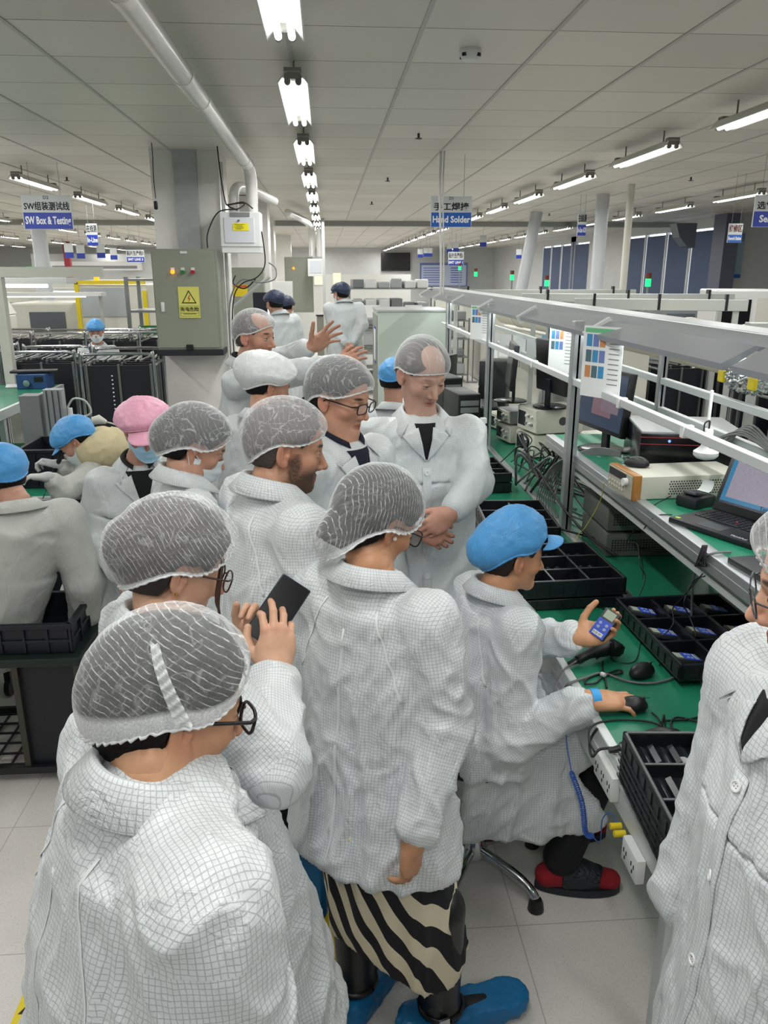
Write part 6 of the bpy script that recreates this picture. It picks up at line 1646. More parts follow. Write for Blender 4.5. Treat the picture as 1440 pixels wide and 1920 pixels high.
for y in (2.9, 4.05, 4.6, 6.9): b = B(); b.tube([(-.63, y, 2.88), (-.63, y + .07, 2.88)], .0515, 24); b.build('coupling', mat('pvc_collar', 'DAD9D4', .25), pv, 60)
pv2 = thing('side_pipe', 'shorter white pipe stub rising from the controller box and bending back', 'pipe', (0, 0, 0))
b = B(); b.tube(bez([(-.80, 7.62, 2.50), (-.80, 7.62, 2.62), (-.79, 7.66, 2.72), (-.75, 7.80, 2.76), (-.66, 8.1, 2.75), (-.50, 8.6, 2.70)], 8), .043, 20); b.build('pipe', PVC, pv2, 60)
for k, pts in enumerate([[(-.90, 7.45, ZC), (-.88, 7.42, 2.8), (-.85, 7.4, 2.6), (-.82, 7.4, 2.58), (-.70, 7.42, 2.60), (-.62, 7.44, 2.55)], [(-1.03, 7.42, 2.22), (-1.02, 7.42, 2.35), (-.92, 7.44, 2.52), (-.75, 7.46, 2.55), (-.70, 7.5, 2.60), (-.84, 7.5, 2.58), (-.76, 7.46, 2.54)],
        [(-.55, 7.40, 2.36), (-.53, 7.38, 2.1), (-.60, 7.36, 1.98), (-.74, 7.36, 1.92), (-.82, 7.38, 1.8), (-.85, 7.4, 1.5), (-.84, 7.4, 1.2)], [(-.50, 7.40, 2.10), (-.44, 7.38, 2.05), (-.45, 7.36, 1.96), (-.58, 7.36, 1.93), (-.75, 7.37, 1.95), (-.86, 7.4, 1.75), (-.88, 7.4, 1.3)],
        [(-.80, 7.42, 1.99), (-.82, 7.41, 1.92), (-.72, 7.4, 1.88), (-.62, 7.39, 1.96)]]):
    cable('box_cable', ['black cable running from the ceiling down onto the controller box', 'black cable coiled on top of the controller box', 'black cable hanging in a curve below the controller box', 'grey cable looping right of and below the controller box', 'short black cable sagging under the controller box'][k], pts, .006, CABLE if k != 3 else CABLEG)
b = B(); b.tube([(-.50, 7.45, 1.98), (-.84, 7.5, 1.72)], .016, 8); solo(b, 'box_bracket', FR, 'diagonal white bracket arm under the controller box', 'bracket', None, 60)
b = B(); b.cyl((-.90, 7.66, .0), (-.90, 7.66, 2.95), .016, n=10); b.cyl((-.90, 7.66, 1.5), (-.90, 7.62, 1.5), .01); solo(b, 'wall_conduit', PVC, 'white conduit pipe running up the right edge of the near column', 'conduit', None, 40)
b = B(); b.box((0, 0, .35), (.16, .04, .70), None, .004); o = b.build('leaning_panel', mat('dark_navy_panel', '141824', .3)); o.location = (-.78, 9.4, 1.10); 
tv = thing('info_screen', 'upright dark screen with a lit edge behind the near column', 'screen', (-.74, 9.3, 1.10)); o.parent = tv; o.location = (0, 0, 0); o.name = 'screen_case'
b = B(); b.box((.09, -.01, .38), (.02, .03, .5)); b.build('lit_edge', mat('lit_edge', 'DDE8FF', emit=1.2), tv); b = B(); b.cyl((0, 0, -1.10), (0, 0, .02), .02, n=8); b.build('stand', MGREY, tv)
# cabinets on the farther columns
def col_cab(x, y, z, w, h, m, label, sticker=False, lamp=False):
    t = thing('wall_cabinet', label, 'cabinet', (x, y, z)); b = B(); b.box((0, 0, h / 2), (w, .25, h), None, .004); b.build('casing', m, t)
    b = B(); b.box((0, -.128, h / 2), (w * .92, .008, h * .94)); d_ = b.build('door', m, t)
    if sticker:
        b = B(); b.box((-.02, -.134, h * .60), (.20, .003, .16)); b.build('yellow_sticker', YEL, d_); b = B(); b.box((-.02, -.1358, h * .60 + .06), (.19, .002, .03)); b.build('sticker_heading', mat('orange_print', 'C8502A', .5), d_)
    if lamp: b = B(); b.sph((-.1, -.14, h * .8), .025, 8); b.build('orange_lamp', mat('orange_glow', 'FF8A1A', emit=2), d_)
    return t
col_cab(-1.18, 11.8, 1.30, .62, .78, CAB, 'grey cabinet with an orange and yellow sticker behind the near column', True)
b = B(); b.box((-1.02, 12.2, 1.52), (.44, .5, 3.04)); o = b.build('inner_column_face', COLP); o['kind'] = 'structure'; o.name = 'column_6'
col_cab(-.52, 16.4, 1.25, .55, 1.05, CAB, 'grey cabinet with an orange lamp on the second column', False, True)
col_cab(-.72, 12.9, 1.30, .40, .58, WHITEP, 'plain white cabinet door beside the stickered grey cabinet')
t = thing('controller_box', 'far small white controller box with pipes by the second column', 'control box', (-.18, 15.8, 1.95)); b = B(); b.box((0, 0, .15), (.30, .2, .32), None, .006); b.build('casing', WHITEP, t)
b = B(); b.box((0, -.104, .16), (.22, .006, .22)); b.build('door', mat('pale_door', 'C9CDD3', .4), t)
b = B(); b.tube(bez([(-.25, 15.8, 2.3), (-.25, 15.8, 2.7), (-.3, 15.0, 2.86), (-.55, 12.8, 2.88)], 6), .055, 16); b.tube([(-.10, 15.8, 2.3), (-.10, 15.8, 2.8)], .055, 16); solo(b, 'far_pipe', PVC, 'white pipe bending from the far controller box along the ceiling', 'pipe', None, 60)
b = B(); b.box2((-.05, 15.2, 0), (.0, 15.3, 2.95)); solo(b, 'partition_post', FR, 'white post of the glazed partition beyond the near column', 'post')

# ------------------------------------------------------------------ back of the hall
p = at(742, 491, Y=36.9); t = thing('wall_television', 'black television hung on the far back wall', 'television', (p.x, p.y, p.z - .35)); b = B(); b.box((0, 0, .35), (1.30, .08, .78), None, .01); b.build('bezel', BLKP, t); b = B(); b.box((0, -.045, .36), (1.22, .01, .70)); b.build('screen', BLKG, t)
p = at(832, 515, Y=36.0); t = thing('notice_board', 'large white board with blue frame on the far wall right of the television', 'board', (p.x, p.y, p.z)); 
b = B(); b.box((0, .03, 0), (2.1, .06, 1.0)); b.build('frame', mat('slate_blue', '5A6CA0', .5), t); b = B(); b.box((0, -.01, -.03), (1.98, .02, .86)); b.build('board_face', mat('pale_blue_board', 'AEB9CF', .5), t)
b = B()
for i in range(7): b.box((-.5, -.022, .28 - .1 * i), (.8, .004, .025)); b.box((.55, -.022, .28 - .1 * i), (.5, .004, .03))
b.build('text_rows', BLUEV, t)
for k, x in enumerate((597, 632)):
    p = at(x, 523, Y=24.97); t = thing('lit_window', '%s warm-lit window in the far partition' % ['left', 'right'][k], 'window', (p.x, 24.98, p.z)); b = B(); b.box((0, .01, 0), (.26, .03, .36)); b.build('frame', WHITEP, t); b = B(); b.box((0, -.008, 0), (.22, .01, .32)); b.build('pane', mat('warm_window', 'F3E9A8', emit=1.1), t)
def reel_rack(x, y, w, h, label, n=4, papers=0):
    t = thing('reel_rack', label, 'rack', (x, y, 0))
    for i in (-1, 1):
        for j in (-1, 1): b = B(); b.cyl((i * w / 2, j * .28, 0), (i * w / 2, j * .28, h), .016, n=8); b.build('upright', STEEL, t, 40)
    random.seed(int(x * 100) + 5)
    for k in range(n):
        z = .15 + (h - .2) * k / (n - 1) if n > 1 else .5
        b = B(); b.box((0, 0, z), (w, .58, .02)); sh_ = b.build('shelf', STEEL, t)
        for q in range(int(w / .26)):
            hh = random.uniform(.10, .22); b = B(); b.box((-w / 2 + .16 + q * .26, 0, z + .01 + hh / 2), (.22, .42, hh), Matrix.Rotation(random.uniform(-.15, .15), 4, 'Z'), .02); b.build('bagged_part', random.choice([MGREY, mat('clear_bag', 'A9AEB0', .25), mat('clear_bag_dark', '74797C', .3), WHITEP]), t)
    for q in range(papers): b = B(); b.box((-w / 4 + q * w / 2, -.31, h * .72), (.34, .006, .26)); b.build('hanging_paper', PAPER, t)
    return t
reel_rack(1.32, 16.5, 1.7, 1.75, 'tall steel rack of bagged parts with papers in the aisle, farther one', 5, 2)
reel_rack(1.0, 13.8, .9, 1.2, 'steel trolley with bags of parts in the aisle, nearer one', 4)
reel_rack(2.1, 15.2, 1.1, 1.2, 'steel trolley piled with clear bags beside the tall cabinet', 4)
def cabt(x, y, w, h, label, m=MGREY):
    t = thing('work_cabinet', label, 'cabinet', (x, y, 0)); b = B(); b.box((0, 0, h / 2), (w, .5, h), None, .01); b.build('body', m, t)
    for s in (-1, 1): b = B(); b.box((s * w / 4, -.254, h * .45), (w * .45, .01, h * .8)); f = b.build('door', m, t); b = B(); b.box((s * w * .06, -.262, h * .5), (.02, .012, .12)); b.build('handle', CHROME, f)
    b = B(); b.box((0, 0, h + .015), (w + .04, .54, .03)); b.build('top', BLKP, t)
cabt(.18, 19.0, .8, 1.05, 'grey two-door cabinet with dark top left of the man in the aisle', mat('warm_grey_cabinet', '8E8C82', .5))
cabt(.90, 18.6, .6, 1.35, 'second grey cabinet with papers close behind the man in the aisle', mat('warm_grey_cabinet', '8E8C82', .5))
b = B(); b.box2((2.3, 17.6, 0), (4.2, 18.2, .95)); b.box2((2.5, 17.7, .95), (3.3, 18.1, 1.05)); solo(b, 'far_counter', WHITEP, 'white counter with a dark slab on top, far right of the aisle', 'counter')
b = B(); b.box((0, 0, .40), (.35, .35, .80), None, .01); o = b.build('dark_bin', BLKP); o.location = (-.22, 10.9, 0); tag(o, 'upright dark bin in the aisle beside the half-hidden person', 'bin')

# ------------------------------------------------------------------ ceiling details and signs
def smoke(px_, py_, label):
    p = at(px_, py_, z=ZC); t = thing('smoke_detector', label, 'smoke detector', p)
    b = B(); b.lathe([(.052, 0), (.055, -.012), (.050, -.030), (.040, -.045), (.020, -.050)], n=28); b.build('housing', WHITEP, t, 50)
    for a in range(4): b = B(); b.box((math.cos(a * 1.57 + .8) * .045, math.sin(a * 1.57 + .8) * .045, -.030), (.020, .020, .014), Matrix.Rotation(a * 1.57 + .8, 4, 'Z')); b.build('vent', BLKP, t)
smoke(882, 92, 'round white smoke detector on the ceiling near the top')
for k, (x, y) in enumerate(((785, 250), (727, 333), (1296, 332), (125, 332), (1132, 374), (1030, 400), (697, 378))):
    p = at(x, y, z=ZC); b = B(); b.cyl((0, 0, 0), (0, 0, -.035), .010, n=10); b.lathe([(.006, -.030), (.028, -.036), (.028, -.040), (.006, -.044)], n=16); o = b.build('sprinkler', mat('dark_brass', '4C4A44', .4, .6), None, 40); o.location = p
    tag(o, 'small sprinkler head on the ceiling, ' + ['between the aisle lamps and the smoke detector', 'farther along the middle of the ceiling', 'at the right near the outer lamp row', 'at the left above the testing sign', 'right of centre near the beam', 'just before the beam on the right', 'above the far end of the aisle'][k], 'sprinkler')
def hang_sign(px_, py_, Y, w, h, label, top, bottom, code=None, m=BLUES, rz=None, split=.5, tw=None, bw=None, red=False):
    """py_ is the sign's centre"""
    p = at(px_, py_, Y=Y); t = thing('hanging_sign', label, 'sign', p, 0 if rz is None else math.radians(rz))
    b = B(); b.box((0, 0, 0), (w, .012, h)); b.build('board', WHITES, t)
    zb = -h / 2 + h * split / 2; b = B(); b.box((0, -.0070, zb), (w * .97, .002, h * split * .96)); b.build('blue_field', m, t)
    s2 = h * split * .62; o = text(bottom, s2, (0, -.0085, zb), (math.pi / 2, 0, 0), WHITET, 'english_text', t, bold=s2 * .03); 
    o.scale.x = min(1.0, (bw or .92) * w / max(o.dimensions.x, 1e-3))
    zt = h / 2 - h * (1 - split) * (.68 if code else .5); s1 = h * (1 - split) * (.52 if code else .7); o = text(top, s1, (0, -.0075, zt), (math.pi / 2, 0, 0), mat('brown_print', '6A2A22', .6) if red else INK, 'chinese_text', t, bold=s1 * .02)
    o.scale.x = min(1.15, (tw or .92) * w / max(o.dimensions.x, 1e-3))
    if code: text(code, h * .14, (0, -.0075, h / 2 - h * .075), (math.pi / 2, 0, 0), INK, 'line_code', t)
    for s in (-1, 1): b = B(); b.cyl((s * w * .3, 0, h / 2), (s * w * .3, 0, ZC - p.z), .0018, n=5); b.build('hanger_wire', MGREY, t)
    return t
hang_sign(89, 398, 8.6, .48, .32, 'hanging sign for SW box and testing at the left', 'SW组装测试线', 'SW Box & Testing', 'D2', BLUEV)
hang_sign(846, 397, 7.8, .385, .27, 'hanging hand solder sign behind the thin conduit', '手工焊接', 'Hand Solder', 'D1', BLUES, None, .48)
hang_sign(1442, 396, 7.6, .30, .28, 'hanging sign cut off by the right edge', '选择焊', 'Selec', ' ', BLUEV)
hang_sign(1378, 437, 9.0, .16, .20, 'small rework station sign by the wall poster at right', '维修区', 'Rework Station', None, BLUES, 0, .42, red=True)
hang_sign(1091, 421, 11.5, .13, .30, 'narrow in-line inspection sign in front of the corrugated duct', '在线检测', 'In-Line AOI', None, BLUEV, 10)
hang_sign(173, 440, 11.5, .15, .28, 'narrow in-line sign near the left lamps', '在线测', 'In-Line', None, BLUEV, -8)
hang_sign(855, 485, 19.0, .36, .30, 'far sign for the first surface-mount line, right of the conduit', '贴片生产线1', 'SMT LINE 1', None, BLUEV, 0, .42)
hang_sign(254, 480, 14.5, .30, .20, 'far sign for the third surface-mount line, left of the near column', '贴片生产线3', 'SMT LINE 3', None, BLUEV, 0, .42)
for k, (x, y, Y) in enumerate(((788, 475, 26), (799, 473, 26), (806, 473, 26), (843, 465, 24), (855, 463, 23), (906, 452, 20), (973, 476, 24), (129, 470, 16), (151, 472, 17), (189, 471, 17), (213, 476, 20))):
    p = at(x, y, Y=Y); t = thing('small_hanging_sign', 'tiny far hanging station sign, ' + ['left of three by the television', 'middle of three by the television', 'right of three by the television', 'left of the pair above the first-line sign', 'right of the pair above the first-line sign', 'alone left of the grey column', 'alone right of the grey column', 'leftmost on the left side', 'second on the left side', 'third on the left side', 'fourth on the left side'][k], 'sign', p)
    b = B(); b.box((0, 0, .05), (.16, .01, .16)); b.build('white_half', WHITES, t); b = B(); b.box((0, 0, -.08), (.16, .011, .10)); b.build('blue_half', BLUEV, t)
    b = B(); b.cyl((0, 0, .13), (0, 0, ZC - p.z), .003, n=4); b.build('hanger_wire', MGREY, t)
t = thing('wall_poster', 'tall pale blue cleaning poster on the right wall below the rework sign', 'poster', at(1379, 465, Y=15.36)); t.rotation_euler = (0, 0, 0)
t.scale = (1.35, 1, 1.35)
b = B(); b.box((0, 0, -.1), (.25, .006, .62)); b.build('poster_sheet', mat('pale_blue_poster', '9DB8C9', .6), t); text('清扫', .12, (0, -.004, .13), (math.pi / 2, 0, 0), mat('blue_print', '2F6FB5', .6), 'poster_title', t)
b = B(); b.box((0, -.004, -.38), (.24, .002, .05)); b.build('poster_footer', BLUES, t)
# ------------------------------------------------------------------ left side
t = thing('left_bench', 'green-topped work bench on the left with crate and trays on it', 'workbench', (0, 0, 0))
b = B(); b.box2((-2.9, 3.3, .72), (-1.78, 4.62, .75)); b.box2((-2.9, 4.62, .72), (-1.22, 6.2, .75)); b.build('tabletop', GREEN, t)
b = B(); b.box2((-1.78, 3.3, .66), (-1.75, 4.62, .752)); b.box2((-1.22, 4.62, .66), (-1.19, 6.2, .752)); b.box2((-1.78, 4.60, .66), (-1.2, 4.625, .752)); b.build('edge_rail', ALUL, t)
for x, y in ((-2.8, 3.4), (-1.85, 3.4), (-1.3, 4.75), (-1.3, 6.1), (-2.8, 6.1)): b = B(); b.box2((x - .02, y - .02, 0), (x + .02, y + .02, .72)); b.build('leg', ALUL, t)
def crate(loc, rz, w, d, h, label, m=CRATEM, th=.012):
    b = B(); b.box((0, 0, th / 2), (w - .01, d - .01, th))
    for s in (-1, 1):
        b.box((s * (w / 2 - th / 2), 0, h / 2), (th, d, h)); b.box((0, s * (d / 2 - th / 2), h / 2), (w, th, h))
        b.box((s * (w / 2 + .004), 0, h - .010), (.016, d + .02, .020), None, .003); b.box((0, s * (d / 2 + .004), h - .010), (w + .02, .016, .020), None, .003)
        b.box((s * (w / 2 + .003), 0, h * .42), (.008, d + .01, .012)); b.box((0, s * (d / 2 + .003), h * .42), (w + .01, .008, .012))
    n = int(w / .09)
    for i in range(n + 1):
        for s in (-1, 1): b.box((-w / 2 + w * i / n, s * (d / 2 + .004), h * .5), (.010, .012, h * .9))
    n = int(d / .09)
    for i in range(n + 1):
        for s in (-1, 1): b.box((s * (w / 2 + .004), -d / 2 + d * i / n, h * .5), (.012, .010, h * .9))
    o = b.build('storage_crate', m); o.location = loc; o.rotation_euler = (0, 0, math.radians(rz)); return tag(o, label, 'crate')
crate((-1.58, 5.02, .752), 0, .60, .42, .24, 'large dark crate on the left bench behind the bent worker')
crate((-1.40, 3.11, .565), 0, .72, .34, .125, 'shallow dark crate on the low rack at the left edge')
rk = thing('low_rack', 'low dark mesh-based rack carrying the shallow crate at the left edge', 'rack', (-1.46, 3.14, 0))
b = B(); b.box((0, 0, .545), (.92, .50, .035), None, .004); b.build('top', mat('dark_green_black', '10201D', .5), rk)
for x in (-.44, -.20, .20, .44):
    for y in (-.23, .23):
        b = B(); b.box((x, y, .30), (.026, .026, .49), None, .003); b.build('upright', mat('dark_bronze_post', '45463F', .4, .6), rk)
b = B(); b.box((0, -.24, .06), (.92, .02, .03)); b.box((0, .24, .06), (.92, .02, .03)); b.box((-.45, 0, .06), (.02, .5, .03)); b.box((.45, 0, .06), (.02, .5, .03))
for k in range(12): b.box((-.42 + .076 * k, 0, .055), (.008, .48, .008))
for k in range(6): b.box((0, -.2 + .08 * k, .060), (.9, .008, .008))
b.build('base_grid', BLKP, rk)
for s in (-1, 1): b = B(); b.box((s * .33, 0, .30), (.24, .44, .47)); b.build('slotted_magazine', mat('dark_slotted_panel', '14171F', .5), rk)
t2 = trolley((-1.42, 3.82, 0), 0, 'dark trolley topped with slotted trays between the two left workers', .42, .44, .80)
for k in range(2): tray((-1.42, 3.82, .80 + .05 * k), 0, .36, .40, .048, 5, 6, ['lower', 'upper'][k] + ' slotted black tray on the trolley between the left workers', 'slotted trays on the left trolley')
# things in front of the bent worker
tray((-2.05, 4.55, .752), 8, .46, .34, .03, 8, 5, 'flat black tray with rows of small dark red parts before the bent worker', None)
for i in range(8):
    for j in range(5): pass
q0 = None
for i in range(8):
    for j in range(5):
        if q0 is None:
            b = B(); b.lathe([(.016, 0), (.018, .010), (.012, .020)], n=10); q0 = b.build('small_part', mat('dark_red_part', '5A2230', .5)); tag(q0, 'small dark red part sitting in a pocket of the flat tray', 'part', 'dark red parts in the flat tray'); q = q0
        else: q = q0.copy(); COL.objects.link(q)
        q.location = Vector((-2.05, 4.55, .752)) + Vector(((-.23 + .46 * (i + .5) / 8) * .99 - .14 * (-.17 + .34 * (j + .5) / 5), (-.17 + .34 * (j + .5) / 5) * .99 + .14 * (-.23 + .46 * (i + .5) / 8), .006))
b = B(); b.lathe([(.10, 0), (.16, .006), (.17, .016), (.165, .017), (.10, .008)], n=32); o = b.build('blue_dish', mat('bright_blue_dish', '1D5FD0', .35), None, 50); p = at(222, 855, Y=4.95); o.location = (-1.95, 4.98, .752); tag(o, 'shallow bright blue dish on the left bench', 'dish')
b = B(); b.sph((0, 0, .028), .07, 16, (1.0, .6, .40)); o = b.build('white_pad', WHITEP, None, 180); o.location = (-1.93, 4.97, .765); tag(o, 'white oval pad lying in the blue dish', 'pad')
b = B(); b.box((0, 0, .07), (.22, .20, .14), None, .02); b.box((0, 0, .15), (.12, .12, .03), None, .01); o = b.build('dark_fixture', mat('dark_brown_fixture', '2A2520', .5)); o.location = (-2.15, 4.15, .752); tag(o, 'dark boxy fixture on the left bench near the worker\'s hands', 'fixture')
b = B(); b.box((0, 0, .012), (.10, .07, .02), Matrix.Rotation(.3, 4, 'Z'), .006); o = b.build('wooden_block', mat('tan_block', 'B48A58', .6)); o.location = (-1.88, 4.20, .752); tag(o, 'tan block beside the gloved hands', 'block')
cable('white_lead', 'white lead curled on the left bench', [(-2.3, 5.0, .76), (-2.2, 4.95, .78), (-2.1, 5.05, .77), (-2.25, 5.15, .765), (-2.35, 5.0, .77)], .005, WHITEP)
bi = thing('screwdriver', 'dark electric screwdriver in the bent worker\'s glove', 'tool', at(104, 880, Y=4.18))
b = B(); b.tube([(-.05, 0, -.09), (.0, 0, 0), (.05, 0, .10)], [.006, .012, .012], 10); b.build('grip', BLKP, bi, 60); b = B(); b.tube([(-.085, 0, -.16), (-.05, 0, -.09)], .003, 6); b.build('bit', CHROME, bi, 60)
# raised shelf on the left with instruments
t = thing('left_shelf', 'green shelf on the left with white papers and blue instrument', 'shelf', (0, 0, 0))
b = B(); b.box2((-3.6, 5.0, 1.08), (-2.28, 6.95, 1.10)); b.build('shelf_board', GREEN, t); b = B(); b.box2((-2.28, 5.0, 1.04), (-2.25, 6.95, 1.103)); b.build('edge_profile', ALUL, t)
for y in (5.7, 6.9): b = B(); b.box2((-2.32, y - .02, 0), (-2.28, y + .02, 1.08)); b.build('support', ALUL, t)
for k, (x, y) in enumerate(((-2.55, 6.9), (-2.75, 6.0))): b = B(); b.box((0, 0, .003), (.30, .21, .004), Matrix.Rotation(.3, 4, 'Z')); o = b.build('paper_sheet', PAPER); o.location = (x, y, 1.101); tag(o, ['white paper beside the blue instrument on the left shelf', 'white papers at the left frame edge on the shelf'][k], 'paper')
t = thing('blue_instrument', 'small blue instrument with silver knob on the left shelf', 'instrument', (-2.42, 6.78, 1.10)); b = B(); b.box((0, 0, .06), (.24, .2, .12), None, .006); b.build('case', mat('instrument_blue', '2A4A7A', .4), t)
b = B(); b.cyl((-.03, -.10, .05), (-.03, -.13, .05), .026, n=16); b.build('knob', CHROME, t, 40); b = B(); b.box((.06, -.103, .08), (.07, .006, .04)); b.build('display', mat('dark_display', '1E1B18', .15), t); b = B(); b.box((0, 0, .135), (.36, .12, .02), Matrix.Rotation(.15, 4, 'Z'), .006); b.build('top_plate', BLKP, t)
# linear stage fixture
t = thing('press_fixture', 'grey aluminium press fixture with upright slide standing by the left bench', 'fixture', (-2.02, 5.55, .752))
t.scale = (.78, .78, .78)
b = B(); b.box((0, 0, .30), (.17, .16, .60), None, .006); b.build('column', MGREY, t); b = B(); b.box((.20, -.02, .42), (.16, .09, .46), None, .004); s_ = b.build('slide_rail', mat('light_grey_metal', 'A9ACAE', .4, .4), t)
for k in (-1, 0, 1): b = B(); b.box((.20 + k * .05, -.07, .42), (.006, .012, .44)); b.build('slot', DGREY, s_)
b = B(); b.cyl((.32, -.02, .30), (.32, -.02, .48), .022, n=12); b.box((.33, -.02, .24), (.08, .07, .05)); b.build('actuator', WHITEP, t, 40)
b = B(); b.box((.38, .05, .03), (.74, .46, .06), None, .006); b.build('base_plate', MGREY, t)
b = B(); b.tube(bez([(.30, -.02, .48), (.36, -.02, .56), (.46, -.02, .54), (.50, -.02, .44), (.42, -.02, .40), (.34, -.02, .42)], 6), .009, 8); b.build('air_hose', mat('pale_hose', 'B9C0B8', .4), t, 180)
t = thing('gooseneck_lamp', 'small cream gooseneck lamp on the fixture base', 'lamp', (-1.50, 5.6, .80))
b = B(); b.tube(bez([(0, 0, 0), (.05, 0, .10), (.03, 0, .18), (-.06, -.01, .22)], 8), .006, 8); b.build('gooseneck', CREAM, t, 180); b = B(); b.tube([(-.05, -.01, .215), (-.10, -.01, .235), (-.14, -.01, .225)], [.014, .034, .028], 14); b.build('shade', CREAM, t, 60); b = B(); b.box((0, 0, .0), (.07, .06, .05), None, .006); b.build('clamp', WHITEP, t)
for k in range(7):
    c = [mat('red_wire', 'B8322A', .5), mat('blue_wire', '2A58B8', .5), CABLEG, CABLE][k % 4]
    cable('hanging_wire', 'wire hanging below the left shelf', [(-2.25 + .03 * k, 6.0 + .1 * (k % 3), 1.04), (-2.22 + .02 * k, 5.95, .92), (-2.26 + .03 * k, 6.0, .82), (-2.2, 6.0, .77)], .005, c, 'wire', 'wires hanging below the left shelf', 5)
# chrome-framed magazine trolleys on the left
trA = trolley((-1.78, 7.15, 0), 3, 'black magazine trolley in front of the near column, bright edge stripe inside', .60, .55, 1.36, None, 9, True)
for x, y, r_, lb in [(-2.48, 7.35, 2, 'black magazine trolley standing left of the one by the near column'), (-3.22, 7.6, 4, 'black magazine trolley at the left, partly behind the grey instrument case'), (-2.42, 9.6, 0, 'black magazine trolley in the second row, by the masked worker'), (-3.02, 9.6, 0, 'black magazine trolley in the second row, middle'),
        (-3.62, 9.7, 0, 'black magazine trolley in the second row, at the left'), (-1.95, 9.7, 0, 'black magazine trolley in the second row, next to the near column')]: dup(trA, (x, y, 0), math.radians(r_), lb)
t = thing('instrument_case', 'big grey instrument case at the left frame edge behind the shelf', 'case', (-3.2, 6.6, 1.10)); b = B(); b.box((0, 0, .13), (.5, .4, .26), None, .02); b.build('case', mat('blue_grey_case', '767C84', .45), t); b = B(); b.box((.0, -.205, .15), (.3, .01, .06)); b.build('handle', DGREY, t)
# pale frame over the left lines
t = thing('left_light_frame', 'cream overhead frame with lamp boxes over the left line', 'frame', (0, 0, 0))
b = B(); b.box2((-4.6, 6.97, 1.98), (-1.85, 7.05, 2.06)); b.build('beam', CREAM, t)
b = B(); b.box2((-2.74, 6.97, .0), (-2.66, 7.05, 1.98)); b.build('upright', CREAM, t); b = B(); b.box2((-4.5, 7.5, 1.92), (-2.3, 7.8, 1.97)); b.build('lamp_box', WHITEP, t)
b = B(); b.cyl((-4.3, 7.6, 1.90), (-2.5, 7.6, 1.90), .015, n=8); b.build('tube', mat('bench_tube', 'F4FFF8', emit=3.5), t, 180)
t = thing('steel_rack', 'tall open steel rack with angled legs beside the near column', 'rack', (-2.25, 11.3, 0))
for x in (-.35, .35):
    for y in (-.35, .35): b = B(); b.box((x, y, .98), (.045, .045, 1.96)); b.build('upright', STEEL, t)
for z in (1.15, 1.52, 1.92): b = B(); b.box((0, 0, z), (.74, .74, .03)); b.build('shelf', STEEL, t)
b = B(); b.box((-.1, -.2, 1.26), (.34, .02, .14)); b.build('green_board', mat('pcb_green', '2E7A48', .4), t)
b = B(); b.box((-.05, .1, .7), (.6, .5, .5)); b.build('dark_load', BLKP, t)
t = thing('yellow_machine', 'machine with yellow frame and orange beacon left of the near column', 'machine', (-3.25, 13.2, 0)); b = B(); b.box((0, 0, .92), (1.1, 1.0, 1.84), None, .03); b.build('body', CREAM, t)
b = B(); b.box((-.5, -.52, 1.5), (.06, .04, .75)); b.box((.0, -.52, 1.87), (1.05, .04, .05)); b.box((.5, -.52, 1.1), (.06, .04, 1.3)); b.build('yellow_frame', YEL, t); b = B(); b.box((-.1, -.51, 1.58), (.68, .02, .42)); b.build('window', mat('pale_window', 'A9AFB2', .15), t)
b = B(); b.cyl((-.25, -.3, 1.85), (-.25, -.3, 1.98), .04, n=12); b.build('beacon', mat('orange_glow', 'FF8A1A', emit=2.5), t, 40)
# pale placement machines filling the left back
for k, (x, y, w, d, h, hd) in enumerate([(-4.9, 10.6, 1.5, 1.3, 1.55, True), (-6.6, 11.2, 1.4, 1.3, 1.55, True), (-4.4, 13.8, 1.1, 1.2, 1.62, False), (-5.9, 14.6, 1.5, 1.4, 1.6, True), (-8.2, 15, 1.6, 1.4, 1.6, True), (-3.6, 16.5, 1.2, 1.3, 1.6, False), (-5.4, 18.2, 1.6, 1.4, 1.6, True), (-7.6, 19.0, 1.6, 1.4, 1.6, True), (-10.2, 19.5, 1.6, 1.4, 1.6, True), (-3.4, 20.5, 1.4, 1.4, 1.6, False), (-5.6, 23, 1.8, 1.4, 1.6, True), (-8.2, 24, 1.8, 1.4, 1.6, True), (-11, 24, 1.8, 1.4, 1.6, True), (-3.2, 25, 1.4, 1.4, 1.6, False)]):
    machine(x, y, w, d, h * .96, 'cream placement machine in the left lines, ' + ['nearest at the frame edge', 'nearest, cut by the frame edge', 'behind the yellow-framed one', 'with hood, second row', 'hooded, second row far left', 'second row by the column', 'third row middle', 'third row left', 'third row far left', 'third row by the column', 'back row middle', 'back row left', 'back row far left', 'back row by the column'][k], CREAM, 0, True, 'machine', hd)
for k in range(5):
    q = thing('conveyor_frame', 'white conveyor hood frame among the left machines, ' + ['nearest', 'second', 'third', 'fourth', 'farthest'][k], 'conveyor', (-4.0 - .3 * (k % 2), (11.9, 15.1, 17.7, 19.4, 22.0)[k], 0))
    b = B(); b.box((0, 0, 1.72), (1.7, .25, .05)); b.build('hood_panel', WHITEP, q)
    b = B(); b.cyl((-.6, -.02, 1.69), (.6, -.02, 1.69), .014, n=8); b.build('tube', mat('bench_tube', 'F4FFF8', emit=3.5), q, 180)
    for s in (-1, 1): b = B(); b.box((s * .8, 0, .85), (.04, .04, 1.7)); b.build('post', FR, q)
b = B(); b.box2((-9.2, 30, 0), (-9.0, 30.2, ZC)); solo(b, 'red_pipe', mat('dark_red_pipe', '7A2028', .5), 'dark red riser pipe on the far left', 'pipe')
